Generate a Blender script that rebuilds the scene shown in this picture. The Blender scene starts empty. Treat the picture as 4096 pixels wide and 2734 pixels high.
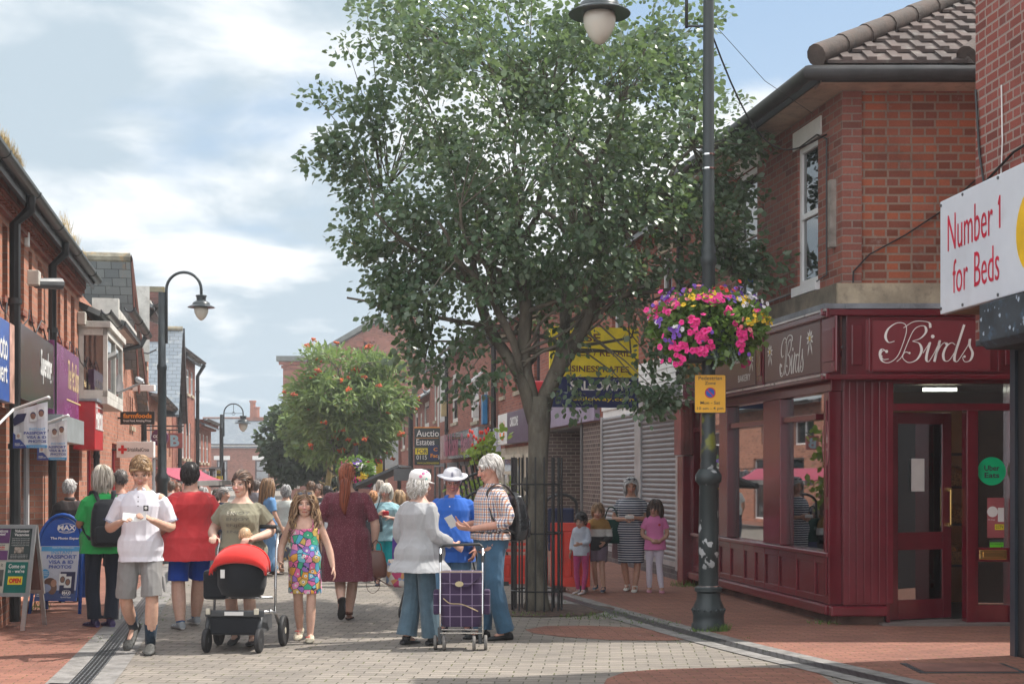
import bpy, bmesh, math, random
import numpy as np
from mathutils import Vector, Matrix, Euler
R = math.radians; sin=math.sin; cos=math.cos; PI=math.pi
random.seed(7); np.random.seed(7)
SC = bpy.context.scene; COL = SC.collection
# ---------------- camera (level, shifted) ----------------
CH, HY, FPX = 1.68, 473.0, 1422.2
cd = bpy.data.cameras.new('camera'); cam = bpy.data.objects.new('camera', cd); COL.objects.link(cam)
cam.location = (0,0,CH); cam.rotation_euler = (R(90),0,0)
cd.lens = 50; cd.sensor_width = 36; cd.shift_y = (HY-341.5)/1024; cd.clip_end = 3000; cd.clip_start = .1
SC.camera = cam
# ---------------- light ----------------
SUN_AZ = math.atan2(.955,.295)      # towards +X, a little +Y   (angle from +Y, clockwise)
SUN_EL = R(56)
sd = bpy.data.lights.new('sun','SUN'); sd.energy = 4.4; sd.angle = R(.55); sd.color = (1,.945,.87)
sun = bpy.data.objects.new('sun', sd); COL.objects.link(sun)
sdir = Vector((sin(SUN_AZ)*cos(SUN_EL), cos(SUN_AZ)*cos(SUN_EL), sin(SUN_EL)))
sun.rotation_euler = sdir.to_track_quat('Z','Y').to_euler(); sun.location = (30,10,40)
vs = SC.view_settings; vs.view_transform='Standard'; vs.look='None'; vs.gamma=1; vs.exposure=.52; vs.use_curve_mapping=False
W = bpy.data.worlds.new('World'); SC.world = W; W.use_nodes = True
class NT:
    def __init__(s,tree): s.t=tree
    def n(s,typ,ins=None,**kw):
        nd=s.t.nodes.new(typ)
        for k,v in kw.items(): setattr(nd,k,v)
        for k,v in (ins or {}).items():
            sk=nd.inputs[k]
            if hasattr(v,'is_output'): s.t.links.new(v,sk)
            elif isinstance(v,bpy.types.Node): s.t.links.new(v.outputs[0],sk)
            else: sk.default_value=v
        return nd
    def math(s,op,a,b=0,c=0,clamp=False):
        return s.n('ShaderNodeMath',{0:a,1:b,2:c},operation=op,use_clamp=clamp).outputs[0]
    def mix(s,f,a,b,bt='MIX'):
        nd=s.n('ShaderNodeMix',{0:f,6:a,7:b},data_type='RGBA',blend_type=bt); return nd.outputs[2]
    def ramp(s,f,stops,interp='LINEAR'):
        nd=s.n('ShaderNodeValToRGB',{0:f}); e=nd.color_ramp.elements; nd.color_ramp.interpolation=interp
        while len(e)<len(stops): e.new(1)
        for i,(p,c) in enumerate(stops):
            e[i].position=p; e[i].color=c if len(c)==4 else (*c,1)
        return nd.outputs[0]
    def mr(s,v,a,b,c=0,d=1,clamp=True):
        return s.n('ShaderNodeMapRange',{0:v,1:a,2:b,3:c,4:d},clamp=clamp,interpolation_type='SMOOTHSTEP').outputs[0]
t=NT(W.node_tree); W.node_tree.nodes.clear()
sky=t.n('ShaderNodeTexSky',sky_type='NISHITA',sun_disc=False,sun_elevation=SUN_EL,sun_rotation=SUN_AZ,air_density=1.0,dust_density=1.2,ozone_density=1.0)
tc=t.n('ShaderNodeTexCoord')
sep=t.n('ShaderNodeSeparateXYZ',{0:tc.outputs['Generated']}); dx,dy,dz=sep.outputs
den=t.math('ADD',t.math('MAXIMUM',dz,0.0),.16)
px_=t.math('DIVIDE',dx,den); py_=t.math('DIVIDE',dy,den)
cv=t.n('ShaderNodeCombineXYZ',{0:px_,1:py_,2:3.7})
n1=t.n('ShaderNodeTexNoise',{'Vector':cv,'Scale':1.15,'Detail':9,'Roughness':.52,'Distortion':.25},noise_dimensions='3D').outputs[0]
cv2=t.n('ShaderNodeCombineXYZ',{0:t.math('MULTIPLY',px_,1.0),1:t.math('MULTIPLY',py_,.85),2:9.1})
n2=t.n('ShaderNodeTexNoise',{'Vector':cv2,'Scale':2.1,'Detail':7,'Roughness':.52,'Distortion':.25}).outputs[0]
az=t.math('DIVIDE',dx,t.math('MAXIMUM',dy,.05))       # azimuth ratio: 0 straight ahead
# a clear gap to the right of the street, high up
gap=t.math('MULTIPLY',t.mr(az,-.02,.2),t.mr(dz,.16,.34))
gap2=t.math('MULTIPLY',gap,t.mr(az,.42,.25))
cov=t.math('SUBTRACT',t.math('ADD',n1,.20),t.math('MULTIPLY',gap2,.30))
mask=t.mr(cov,.44,.57)
darkn=t.mr(n2,.39,.57)
side=t.mr(az,.1,-.12)
dk=t.math('MULTIPLY',darkn,t.math('ADD',t.math('MULTIPLY',side,.7),.3),clamp=True)
ccol=t.mix(dk,(9.0,9.3,9.5,1),(4.7,5.7,6.5,1))
bl=t.mix(t.mr(dz,0,.5),(6.2,7.6,8.8,1),(3.6,5.6,8.2,1))
bluesky=t.mix(.55,sky.outputs[0],bl)
skyc=t.mix(mask,bluesky,ccol)
# brightness added to the unseen sky overhead and behind the camera, to fill shade
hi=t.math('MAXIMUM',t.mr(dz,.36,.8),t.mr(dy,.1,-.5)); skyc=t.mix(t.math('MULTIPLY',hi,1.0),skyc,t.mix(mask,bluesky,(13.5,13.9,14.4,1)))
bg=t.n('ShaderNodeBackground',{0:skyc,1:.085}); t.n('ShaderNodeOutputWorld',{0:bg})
# ---------------- helpers ----------------
def gpt(px,py,z=0.0):
    Y=(CH-z)*FPX/(py-HY); return Vector(((px-512)/FPX*Y,Y,z))
def at(px,py,Y): return Vector(((px-512)/FPX*Y,Y,CH-(py-HY)/FPX*Y))
def tag(o,label=None,cat=None,group=None,kind=None):
    if label: o['label']=label
    if cat: o['category']=cat
    if group: o['group']=group
    if kind: o['kind']=kind
    return o
def thing(name,label,cat,loc=(0,0,0),rz=0,group=None):
    o=bpy.data.objects.new(name,None); COL.objects.link(o); o.location=loc; o.rotation_euler=(0,0,rz); o.empty_display_size=.2
    return tag(o,label,cat,group)
class MB:
    def __init__(s): s.v=[];s.f=[];s.m=[];s.cur=0
    def add(s,vs,fs,mi=None):
        o=len(s.v); s.v+=[tuple(v) for v in vs]; s.f+=[tuple(i+o for i in f) for f in fs]; s.m+=[s.cur if mi is None else mi]*len(fs); return s
    def box(s,x0,x1,y0,y1,z0,z1,mi=None):
        v=[(x0,y0,z0),(x1,y0,z0),(x1,y1,z0),(x0,y1,z0),(x0,y0,z1),(x1,y0,z1),(x1,y1,z1),(x0,y1,z1)]
        return s.add(v,[(0,3,2,1),(4,5,6,7),(0,1,5,4),(1,2,6,5),(2,3,7,6),(3,0,4,7)],mi)
    def obox(s,c,size,rot=None,mi=None):
        rot=rot or Matrix(); hx,hy,hz=[q/2 for q in size]; o=len(s.v); s.box(-hx,hx,-hy,hy,-hz,hz,mi)
        for i in range(o,len(s.v)): s.v[i]=tuple(Vector(c)+rot.to_3x3()@Vector(s.v[i]))
        return s
    def tube(s,pts,rad,n=8,caps=True,mi=None,flat=None,up=None):
        pts=[Vector(p) for p in pts]; k=len(pts)
        if not hasattr(rad,'__len__'): rad=[rad]*k
        vs=[];prev=None
        for i,p in enumerate(pts):
            d=(pts[min(i+1,k-1)]-pts[max(i-1,0)])
            if d.length<1e-9: d=Vector((0,0,1))
            d.normalize()
            if prev is None:
                a=Vector(up) if up is not None else (Vector((0,0,1)) if abs(d.z)<.9 else Vector((1,0,0)))
            else: a=prev
            a=a-d*a.dot(d)
            if a.length<1e-6: a=d.orthogonal()
            a.normalize(); b=d.cross(a); prev=a
            r=rad[i]; ra,rb=(r if hasattr(r,'__len__') else (r,r))
            for j in range(n):
                th=2*PI*j/n; vs.append(p+a*(ra*cos(th))+b*(rb*sin(th)))
        fs=[(i*n+j,i*n+(j+1)%n,(i+1)*n+(j+1)%n,(i+1)*n+j) for i in range(k-1) for j in range(n)]
        if caps: fs+=[tuple(range(n-1,-1,-1)),tuple((k-1)*n+j for j in range(n))]
        return s.add(vs,fs,mi)
    def rings(s,rings,mi=None,caps=True):
        n=len(rings[0]); k=len(rings); vs=[p for r in rings for p in r]
        fs=[(i*n+j,i*n+(j+1)%n,(i+1)*n+(j+1)%n,(i+1)*n+j) for i in range(k-1) for j in range(n)]
        if caps: fs+=[tuple(range(n-1,-1,-1)),tuple((k-1)*n+j for j in range(n))]
        return s.add(vs,fs,mi)
    def lathe(s,prof,c=(0,0,0),n=16,mi=None,M=None):
        rr=[]
        for r,z in prof:
            ring=[]
            for j in range(n):
                th=2*PI*j/n; p=Vector((r*cos(th),r*sin(th),z))
                if M is not None: p=M@p
                ring.append(p+Vector(c))
            rr.append(ring)
        return s.rings(rr,mi)
    def ell(s,c,r,M=None,nu=12,nv=8,mi=None):
        pr=[(max(sin(PI*i/nv),.02),-cos(PI*i/nv)) for i in range(nv+1)]
        o=len(s.v); s.lathe(pr,(0,0,0),nu,mi)
        for i in range(o,len(s.v)):
            p=Vector((s.v[i][0]*r[0],s.v[i][1]*r[1],s.v[i][2]*r[2]))
            if M is not None: p=M@p
            s.v[i]=tuple(p+Vector(c))
        return s
    def prism(s,poly,f,a,b,mi=None):        # poly 2D, f(u,v,t)->3D
        n=len(poly); vs=[f(u,v,a) for u,v in poly]+[f(u,v,b) for u,v in poly]
        fs=[tuple(range(n)),tuple(range(2*n-1,n-1,-1))]+[(i,i+n,(i+1)%n+n,(i+1)%n) for i in range(n)]
        return s.add(vs,fs,mi)
    def quad(s,a,b,c,d,mi=None): return s.add([a,b,c,d],[(0,1,2,3)],mi)
    def mesh(s,name='m',fix=True):
        me=bpy.data.meshes.new(name); me.from_pydata(s.v,[],s.f)
        for p,m in zip(me.polygons,s.m): p.material_index=m
        if fix:
            bm=bmesh.new(); bm.from_mesh(me); bmesh.ops.recalc_face_normals(bm,faces=bm.faces); bm.to_mesh(me); bm.free()
        return me
    def build(s,name,mats,parent=None,loc=None,rot=None,smooth=False,bevel=0,fix=True):
        me=s.mesh(name,fix); mats=mats if isinstance(mats,(list,tuple)) else [mats]
        for m in mats: me.materials.append(m)
        if smooth: me.shade_smooth() if hasattr(me,'shade_smooth') else None
        o=bpy.data.objects.new(name,me); COL.objects.link(o)
        if parent: o.parent=parent
        if loc is not None: o.location=loc
        if rot is not None: o.rotation_euler=rot
        if smooth and smooth!='all': 
            try: me.set_sharp_from_angle(angle=R(45))
            except Exception: pass
        if bevel:
            b=o.modifiers.new('b','BEVEL'); b.width=bevel; b.segments=2; b.limit_method='ANGLE'
        return o
# ---------------- materials ----------------
MC={}
def new_mat(name):
    m=bpy.data.materials.new(name); m.use_nodes=True; m.node_tree.nodes.clear(); return m,NT(m.node_tree)
def fin(t,base,rough=.6,metal=0,normal=None,spec=.5,extra=None):
    ins={'Base Color':base,'Roughness':rough,'Metallic':metal,'Specular IOR Level':spec}
    if normal is not None: ins['Normal']=normal
    ins.update(extra or {})
    b=t.n('ShaderNodeBsdfPrincipled',ins); t.n('ShaderNodeOutputMaterial',{0:b}); return b
def c4(c): return (*c,1) if len(c)==3 else c
def pm(name,col,rough=.6,metal=0,var=.12,scale=3,bump=0,bscale=40,spec=.5,dirt=None,emit=0,extra=None,stretch=None):
    if name in MC: return MC[name]
    m,t=new_mat(name); co=t.n('ShaderNodeTexCoord').outputs['Object']
    if stretch: co=t.n('ShaderNodeMapping',{0:co,3:stretch}).outputs[0]
    nz=t.n('ShaderNodeTexNoise',{'Vector':co,'Scale':scale,'Detail':5,'Roughness':.6}).outputs[0]
    a=tuple(max(0,x*(1-var*2)) for x in col); b=tuple(x*(1+var*1.2) for x in col)
    base=t.mix(t.mr(nz,.25,.75),c4(a),c4(b))
    if dirt:
        dn=t.n('ShaderNodeTexNoise',{'Vector':co,'Scale':scale*2.3,'Detail':8,'Roughness':.7}).outputs[0]
        base=t.mix(t.math('MULTIPLY',t.mr(dn,.52,.7),dirt[1]),base,c4(dirt[0]))
    nr=None
    if bump:
        bn=t.n('ShaderNodeTexNoise',{'Vector':co,'Scale':bscale,'Detail':3}).outputs[0]
        nr=t.n('ShaderNodeBump',{'Strength':bump,'Distance':.01,'Height':bn}).outputs[0]
    rg=t.mr(nz,.2,.8,rough*.85,min(1,rough*1.15))
    ex=dict(extra or {})
    if emit: ex['Emission Color']=c4(col); ex['Emission Strength']=emit
    fin(t,base,rg,metal,nr,spec,ex); MC[name]=m; return m
def boxmap(t):
    tcn=t.n('ShaderNodeTexCoord'); s=t.n('ShaderNodeSeparateXYZ',{0:tcn.outputs['Object']}); nn=t.n('ShaderNodeSeparateXYZ',{0:tcn.outputs['Normal']})
    side=t.math('GREATER_THAN',t.math('ABSOLUTE',nn.outputs[0]),.6)
    u=t.math('ADD',t.math('MULTIPLY',s.outputs[0],t.math('SUBTRACT',1,side)),t.math('MULTIPLY',s.outputs[1],side))
    return t.n('ShaderNodeCombineXYZ',{0:u,1:s.outputs[2],2:0}).outputs[0],tcn.outputs['Object']
def brick(name,c1,c2,mortar,bw=.225,bh=.078,ms=.006,stain=(.1,.06,.05),st=.35,offset=.5,lime=0,sq=1.0,sqf=2):
    if name in MC: return MC[name]
    m,t=new_mat(name); v,ob=boxmap(t)
    wob=t.n('ShaderNodeTexNoise',{'Vector':v,'Scale':3,'Detail':2}).outputs['Color']
    v2=t.n('ShaderNodeVectorMath',{0:v,1:t.n('ShaderNodeVectorMath',{0:wob,1:(.012,.006,0)},operation='MULTIPLY').outputs[0]},operation='ADD').outputs[0]
    br=t.n('ShaderNodeTexBrick',{'Vector':v2,'Color1':c4(c1),'Color2':c4(c2),'Mortar':c4(mortar),'Scale':1,'Mortar Size':ms,'Mortar Smooth':.25,'Bias':0,'Brick Width':bw,'Row Height':bh},offset=offset,squash=sq,squash_frequency=sqf)
    # a second lookup for odd dark and pale bricks
    br2=t.n('ShaderNodeTexBrick',{'Vector':v2,'Color1':(0,0,0,1),'Color2':(1,1,1,1),'Mortar':(.5,.5,.5,1),'Scale':1,'Mortar Size':0,'Bias':0,'Brick Width':bw,'Row Height':bh},offset=offset,squash=sq,squash_frequency=sqf)
    odd=t.mix(t.math('MULTIPLY',t.mr(br2.outputs[0],.82,.9),.55),br.outputs[0],c4(tuple(x*.45 for x in c1)))
    odd=t.mix(t.math('MULTIPLY',t.mr(br2.outputs[0],.14,.08),.5),odd,c4(tuple(min(1,x*1.35+.02) for x in c2)))
    odd=t.mix(br.outputs['Fac'],odd,c4(mortar))
    nz=t.n('ShaderNodeTexNoise',{'Vector':ob,'Scale':1.1,'Detail':7,'Roughness':.65}).outputs[0]
    fine=t.n('ShaderNodeTexNoise',{'Vector':ob,'Scale':45,'Detail':3}).outputs[0]
    base=t.mix(t.math('MULTIPLY',t.mr(nz,.45,.75),st),odd,c4(stain))
    base=t.mix(.22,base,t.n('ShaderNodeCombineColor',{0:fine,1:fine,2:fine}).outputs[0],'OVERLAY')
    if lime:
        ln=t.n('ShaderNodeTexNoise',{'Vector':ob,'Scale':2.2,'Detail':8,'Roughness':.75}).outputs[0]
        base=t.mix(t.math('MULTIPLY',t.mr(ln,.58,.72),lime),base,(.6,.55,.5,1))
    h=t.math('SUBTRACT',t.math('MULTIPLY',fine,.3),br.outputs['Fac'])
    nr=t.n('ShaderNodeBump',{'Strength':.7,'Distance':.008,'Height':h}).outputs[0]
    fin(t,base,.85,0,nr,.3); MC[name]=m; return m
def slate(name,c1,c2,bw=.3,bh=.22,lich=.3):
    if name in MC: return MC[name]
    m,t=new_mat(name); tcn=t.n('ShaderNodeTexCoord'); v=tcn.outputs['UV']; ob=tcn.outputs['Object']
    br=t.n('ShaderNodeTexBrick',{'Vector':v,'Color1':c4(c1),'Color2':c4(c2),'Mortar':c4(tuple(x*.25 for x in c1)),'Scale':1,'Mortar Size':.006,'Mortar Smooth':.2,'Bias':0,'Brick Width':bw,'Row Height':bh})
    nz=t.n('ShaderNodeTexNoise',{'Vector':ob,'Scale':2.5,'Detail':8,'Roughness':.7}).outputs[0]
    base=t.mix(t.math('MULTIPLY',t.mr(nz,.55,.68),.5),br.outputs[0],(.35,.36,.33,1))
    ln=t.n('ShaderNodeTexNoise',{'Vector':ob,'Scale':1.7,'Detail':6,'Roughness':.8}).outputs[0]
    base=t.mix(t.math('MULTIPLY',t.mr(ln,.6,.68),lich),base,(.45,.22,.05,1))
    # each course overlaps the one below: saw-tooth height
    sy=t.n('ShaderNodeSeparateXYZ',{0:v}).outputs[1]
    saw=t.math('SUBTRACT',1,t.math('FRACT',t.math('DIVIDE',sy,bh)))
    nr=t.n('ShaderNodeBump',{'Strength':.9,'Distance':.02,'Height':t.math('SUBTRACT',saw,t.math('MULTIPLY',br.outputs['Fac'],.6))}).outputs[0]
    fin(t,base,.6,0,nr,.4); MC[name]=m; return m
def uvplane(o,origin,ud,vd):
    me=o.data; uv=me.uv_layers.new(name='uv'); ud=Vector(ud).normalized(); vd=Vector(vd).normalized(); og=Vector(origin)
    for l in me.loops:
        p=me.vertices[l.vertex_index].co-og; uv.data[l.index].uv=(p.dot(ud),p.dot(vd))
def glass_mat():
    if 'glass' in MC: return MC['glass']
    m,t=new_mat('window_glass'); ob=t.n('ShaderNodeTexCoord').outputs['Object']
    nz=t.n('ShaderNodeTexNoise',{'Vector':ob,'Scale':1.3,'Detail':1}).outputs[0]
    nr=t.n('ShaderNodeBump',{'Strength':.06,'Distance':.05,'Height':nz}).outputs[0]
    fin(t,(.02,.025,.03,1),.04,0,nr,1.0,{'IOR':1.9}); MC['glass']=m; return m
def clear_glass():
    if 'cglass' in MC: return MC['cglass']
    m,t=new_mat('shop_glass')
    fr=t.n('ShaderNodeFresnel',{'IOR':1.75}).outputs[0]
    g=t.n('ShaderNodeBsdfGlossy',{'Color':(.95,.97,1,1),'Roughness':.015}); tr=t.n('ShaderNodeBsdfTransparent',{'Color':(.8,.85,.84,1)})
    mx=t.n('ShaderNodeMixShader',{0:t.math('ADD',t.math('MULTIPLY',fr,.85),.27,clamp=True),1:tr,2:g}); t.n('ShaderNodeOutputMaterial',{0:mx}); MC['cglass']=m; return m
# ---------------- lettering (built-in font, fitted to a box) ----------------
def text_mesh(body,bold=0,shear=0,extrude=.001,spacing=1):
    cu=bpy.data.curves.new('t','FONT'); cu.body=body; cu.align_x='LEFT'; cu.size=1; cu.offset=bold; cu.shear=shear; cu.space_character=spacing; cu.resolution_u=3
    o=bpy.data.objects.new('t',cu); COL.objects.link(o); dg=bpy.context.evaluated_depsgraph_get(); me=bpy.data.meshes.new_from_object(o.evaluated_get(dg))
    bpy.data.objects.remove(o); bpy.data.curves.remove(cu); return me
def text(parent,body,cx,cz,w,h,mat,y=-.004,bold=.012,shear=0,depth=.002,xf=None,name='lettering',spacing=1,keep=False,align='C',caph=None):
    """fit body in a w x h box centred at (cx,cz) of the parent's local x/z plane, facing -y"""
    me=text_mesh(body,bold,shear,spacing=spacing); n=len(me.vertices)
    if n==0: return None
    co=np.empty(n*3); me.vertices.foreach_get('co',co); co=co.reshape(n,3)
    mn=co.min(0); mx=co.max(0); sz=mx-mn
    sx=w/max(sz[0],1e-6); sy=h/max(sz[1],1e-6)
    if keep: sx=sy=min(sx,sy)
    x=(co[:,0]-(mn[0]+mx[0])/2)*sx+cx; z=(co[:,1]-(mn[1]+mx[1])/2)*sy+cz
    if align=='R': x+= (w-sz[0]*sx)/2
    if align=='L': x-= (w-sz[0]*sx)/2
    out=np.stack([x,np.full(n,y),z],1)
    if xf is not None: out=np.array([xf(*p) for p in out])
    me.vertices.foreach_set('co',out.ravel()); me.update(); me.name=name
    me.materials.append(mat); o=bpy.data.objects.new(name,me); COL.objects.link(o); o.parent=parent
    if depth:
        md=o.modifiers.new('s','SOLIDIFY'); md.thickness=depth; md.offset=-1 
    return o
def textlines(parent,lines,mat,y=-.004,name='lettering',bold=.0,xf=None):
    """many lines joined as ONE lettering part: (text,cx,cz,w,h,bold,shear)"""
    V=[];F=[];
    for L in lines:
        body,cx,cz,w,h=L[:5]; b=L[5] if len(L)>5 else .01; sh=L[6] if len(L)>6 else 0
        me=text_mesh(body,b,sh); n=len(me.vertices)
        if not n: continue
        co=np.empty(n*3); me.vertices.foreach_get('co',co); co=co.reshape(n,3); mn=co.min(0); mx=co.max(0); sz=mx-mn
        sy=h/max(sz[1],1e-6); sx=w/max(sz[0],1e-6)
        o=len(V)
        for p in co:
            q=((p[0]-(mn[0]+mx[0])/2)*sx+cx, y, (p[1]-(mn[1]+mx[1])/2)*sy+cz)
            V.append(xf(*q) if xf else q)
        for p in me.polygons: F.append(tuple(i+o for i in p.vertices))
        bpy.data.meshes.remove(me)
    m=MB(); m.add(V,F); o=m.build(name,mat,parent,fix=False)
    md=o.modifiers.new('s','SOLIDIFY'); md.thickness=.0015; md.offset=-1
    return o
# simple colours
def paint(name,col,rough=.45,**k): return pm(name,col,rough,**k)
white=pm('white_paint',(.78,.78,.76),.5,var=.05); offwhite=pm('aged_white_paint',(.62,.6,.55),.6,var=.12,dirt=((.25,.22,.18),.4))
black=pm('black_paint',(.018,.02,.022),.4,var=.2); charcoal=pm('charcoal',(.045,.05,.055),.5)
upvc=pm('upvc',(.8,.81,.82),.35,var=.04); stone=pm('sandstone',(.42,.35,.25),.85,var=.18,bump=.4,dirt=((.14,.12,.1),.5))
lead=pm('lead_flashing',(.22,.24,.27),.5,var=.2,dirt=((.4,.42,.44),.4)); steel=pm('galvanised_steel',(.5,.52,.54),.42,.6,var=.1)
alu=pm('aluminium',(.6,.61,.62),.32,.75,var=.06); chrome=pm('chrome',(.75,.76,.77),.12,1,var=.02); dkgrey=pm('dark_grey',(.1,.105,.11),.5)
GL=glass_mat()
# ---------------- ground, road, pavements ----------------
def pave_mat(name,c1,c2,joint,bw,bh,ang,moss=.5,dark=(.12,.11,.1)):
    m,t=new_mat(name); ob=t.n('ShaderNodeTexCoord').outputs['Object']
    mp=t.n('ShaderNodeMapping',{0:ob,2:(0,0,ang)}).outputs[0]
    wob=t.n('ShaderNodeTexNoise',{'Vector':mp,'Scale':2.5,'Detail':2}).outputs['Color']
    v=t.n('ShaderNodeVectorMath',{0:mp,1:t.n('ShaderNodeVectorMath',{0:wob,1:(.035,.03,0)},operation='MULTIPLY').outputs[0]},operation='ADD').outputs[0]
    br=t.n('ShaderNodeTexBrick',{'Vector':v,'Color1':c4(c1),'Color2':c4(c2),'Mortar':c4(joint),'Scale':1,'Mortar Size':.006,'Mortar Smooth':.3,'Bias':0,'Brick Width':bw,'Row Height':bh})
    n1=t.n('ShaderNodeTexNoise',{'Vector':ob,'Scale':.7,'Detail':8,'Roughness':.65}).outputs[0]
    base=t.mix(t.math('MULTIPLY',t.mr(n1,.42,.66),.42),br.outputs[0],c4(dark))
    n3=t.n('ShaderNodeTexNoise',{'Vector':ob,'Scale':60,'Detail':3,'Roughness':.7}).outputs[0]
    base=t.mix(.35,base,t.n('ShaderNodeCombineColor',{0:n3,1:n3,2:n3}).outputs[0],'OVERLAY')
    # moss and grit in the joints, in patches
    n2=t.n('ShaderNodeTexNoise',{'Vector':ob,'Scale':7,'Detail':4,'Roughness':.6}).outputs[0]
    jf=t.math('MULTIPLY',br.outputs['Fac'],t.mr(n2,.5,.62))
    base=t.mix(t.math('MULTIPLY',jf,moss),base,(.1,.12,.02,1))
    # chewing gum and droppings
    vo=t.n('ShaderNodeTexVoronoi',{'Vector':ob,'Scale':3.1,'Randomness':1}).outputs['Distance']
    base=t.mix(t.math('MULTIPLY',t.mr(vo,.06,.045),.55),base,(.32,.3,.28,1))
    h=t.math('SUBTRACT',t.math('MULTIPLY',n3,.25),t.math('MULTIPLY',br.outputs['Fac'],1.2))
    nr=t.n('ShaderNodeBump',{'Strength':.8,'Distance':.008,'Height':h}).outputs[0]
    fin(t,base,.82,0,nr,.3); return m
road_m=pave_mat('grey_block_paving',(.27,.238,.205),(.20,.178,.155),(.075,.07,.05),.23,.125,R(4),moss=.7)
redpave=pave_mat('red_brick_paving',(.31,.14,.10),(.235,.105,.078),(.13,.08,.055),.22,.073,R(-5),moss=.55,dark=(.12,.06,.05))
setts=pm('kerb_setts',(.22,.21,.2),.85,var=.2,scale=6,bump=.5,bscale=30,dirt=((.1,.1,.05),.4))
grate_m,t_=new_mat('drain_grate')
ob_=t_.n('ShaderNodeTexCoord').outputs['UV']
br_=t_.n('ShaderNodeTexBrick',{'Vector':ob_,'Color1':(.17,.175,.18,1),'Color2':(.13,.135,.14,1),'Mortar':(.02,.02,.02,1),'Scale':1,'Mortar Size':.012,'Mortar Smooth':.05,'Brick Width':.13,'Row Height':.036})
nr_=t_.n('ShaderNodeBump',{'Strength':1,'Distance':.01,'Height':t_.math('SUBTRACT',1,br_.outputs['Fac'])}).outputs[0]
fin(t_,br_.outputs[0],.45,.35,nr_)
g=MB(); g.quad((-400,-60,0),(400,-60,0),(400,900,0),(-400,900,0)); tag(g.build('road',road_m),kind='structure')
def sheet(name,pts,z,m,label=None):
    b=MB(); b.add([(x,y,z) for x,y in pts],[tuple(range(len(pts)))]); o=b.build(name,m); tag(o,kind='structure')
    if o.data.polygons[0].normal.z<0: o.data.flip_normals()
    return o
def cr(pts,n=6):
    out=[]
    P=[Vector(p) for p in pts]; P=[P[0]*2-P[1]]+P+[P[-1]*2-P[-2]]
    for i in range(1,len(P)-2):
        for k in range(n):
            u=k/n; a,b,c,d=P[i-1],P[i],P[i+1],P[i+2]
            out.append(.5*((2*b)+(c-a)*u+(2*a-5*b+4*c-d)*u*u+(-a+3*b-3*c+d)*u**3))
    out.append(P[-2]); return out
LD=cr([(-1.2,-8,0),(-2.0,3,0),(-3.30,10.4,0),(-3.46,11.4,0),(-3.72,12.9,0),(-4.27,15.9,0),(-5.15,20.6,0),(-6.24,26.8,0),(-8.3,38,0),(-12.6,60,0),(-20,100,0)])
RD=cr([(7.0,-6,0),(5.0,5,0),(3.5,10.2,0),(3.06,11.4,0),(2.62,12.6,0),(2.12,14.05,0),(1.50,16.2,0),(.85,18.6,0),(.2,21.5,0),(-.7,27,0),(-2.4,38,0),(-6.5,62,0),(-13,100,0)])
def ribbon(name,path,w0,w1,z,m,zt=None):
    b=MB(); L=[];Rr=[];uvv=[];acc=0
    for i,p in enumerate(path):
        d=(path[min(i+1,len(path)-1)]-path[max(i-1,0)]).normalized(); nrm=Vector((d.y,-d.x,0))
        L.append(p+nrm*w0); Rr.append(p+nrm*w1)
        if i: acc+=(p-path[i-1]).length
        uvv.append(acc)
    n=len(path); vs=[(q.x,q.y,z) for q in L]+[(q.x,q.y,z) for q in Rr]
    b.add(vs,[(i,i+1,n+i+1,n+i) for i in range(n-1)]); o=b.build(name,m,fix=False)
    uv=o.data.uv_layers.new(name='uv')
    for l in o.data.loops:
        vi=l.vertex_index; uv.data[l.index].uv=(uvv[vi%n],0 if vi<n else (w1-w0))
    if o.data.polygons[0].normal.z<0: o.data.flip_normals()
    return tag(o,kind='structure')
sheet('pavement',[(p.x,p.y) for p in LD]+[(-60,100),(-60,-8)],.004,redpave)
sheet('pavement',[(p.x,p.y) for p in RD]+[(40,100),(40,-6)],.004,redpave)
for P_,sg in ((LD,1),(RD,1)):
    ribbon('kerb',P_,-.27,.27,.008,setts)
    ribbon('drain_channel',P_,-.085,.085,.012,grate_m)
def gpoly(name,pp,z,m): return sheet(name,[(gpt(x,y).x,gpt(x,y).y) for x,y in pp],z,m)
patch_k=pm('patch_edge',(.2,.19,.18),.85,var=.15,scale=8,bump=.4)
gpoly('brick_patch',[(525,629),(545,625.5),(585,625),(640,627),(690,634),(698,638),(672,640),(610,639.5),(560,636),(532,632.5)],.004,redpave)
P2=[(600,712),(600,690),(607,678),(625,671.5),(655,669),(700,667.5),(760,667),(808,668),(822,675),(850,695),(868,712)]
gpoly('brick_patch',P2,.004,redpave)
# soil round the trees
soil=pm('soil_mulch',(.09,.055,.04),.95,var=.4,scale=14,bump=1,bscale=50)
sm=MB(); 
for i in range(36):
    pass
sheet('tree_pit',[(.306+.95*cos(a)*(1+.08*sin(3*a)),17.5+.85*sin(a)) for a in [2*PI*i/28 for i in range(28)]],.010,soil)
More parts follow.
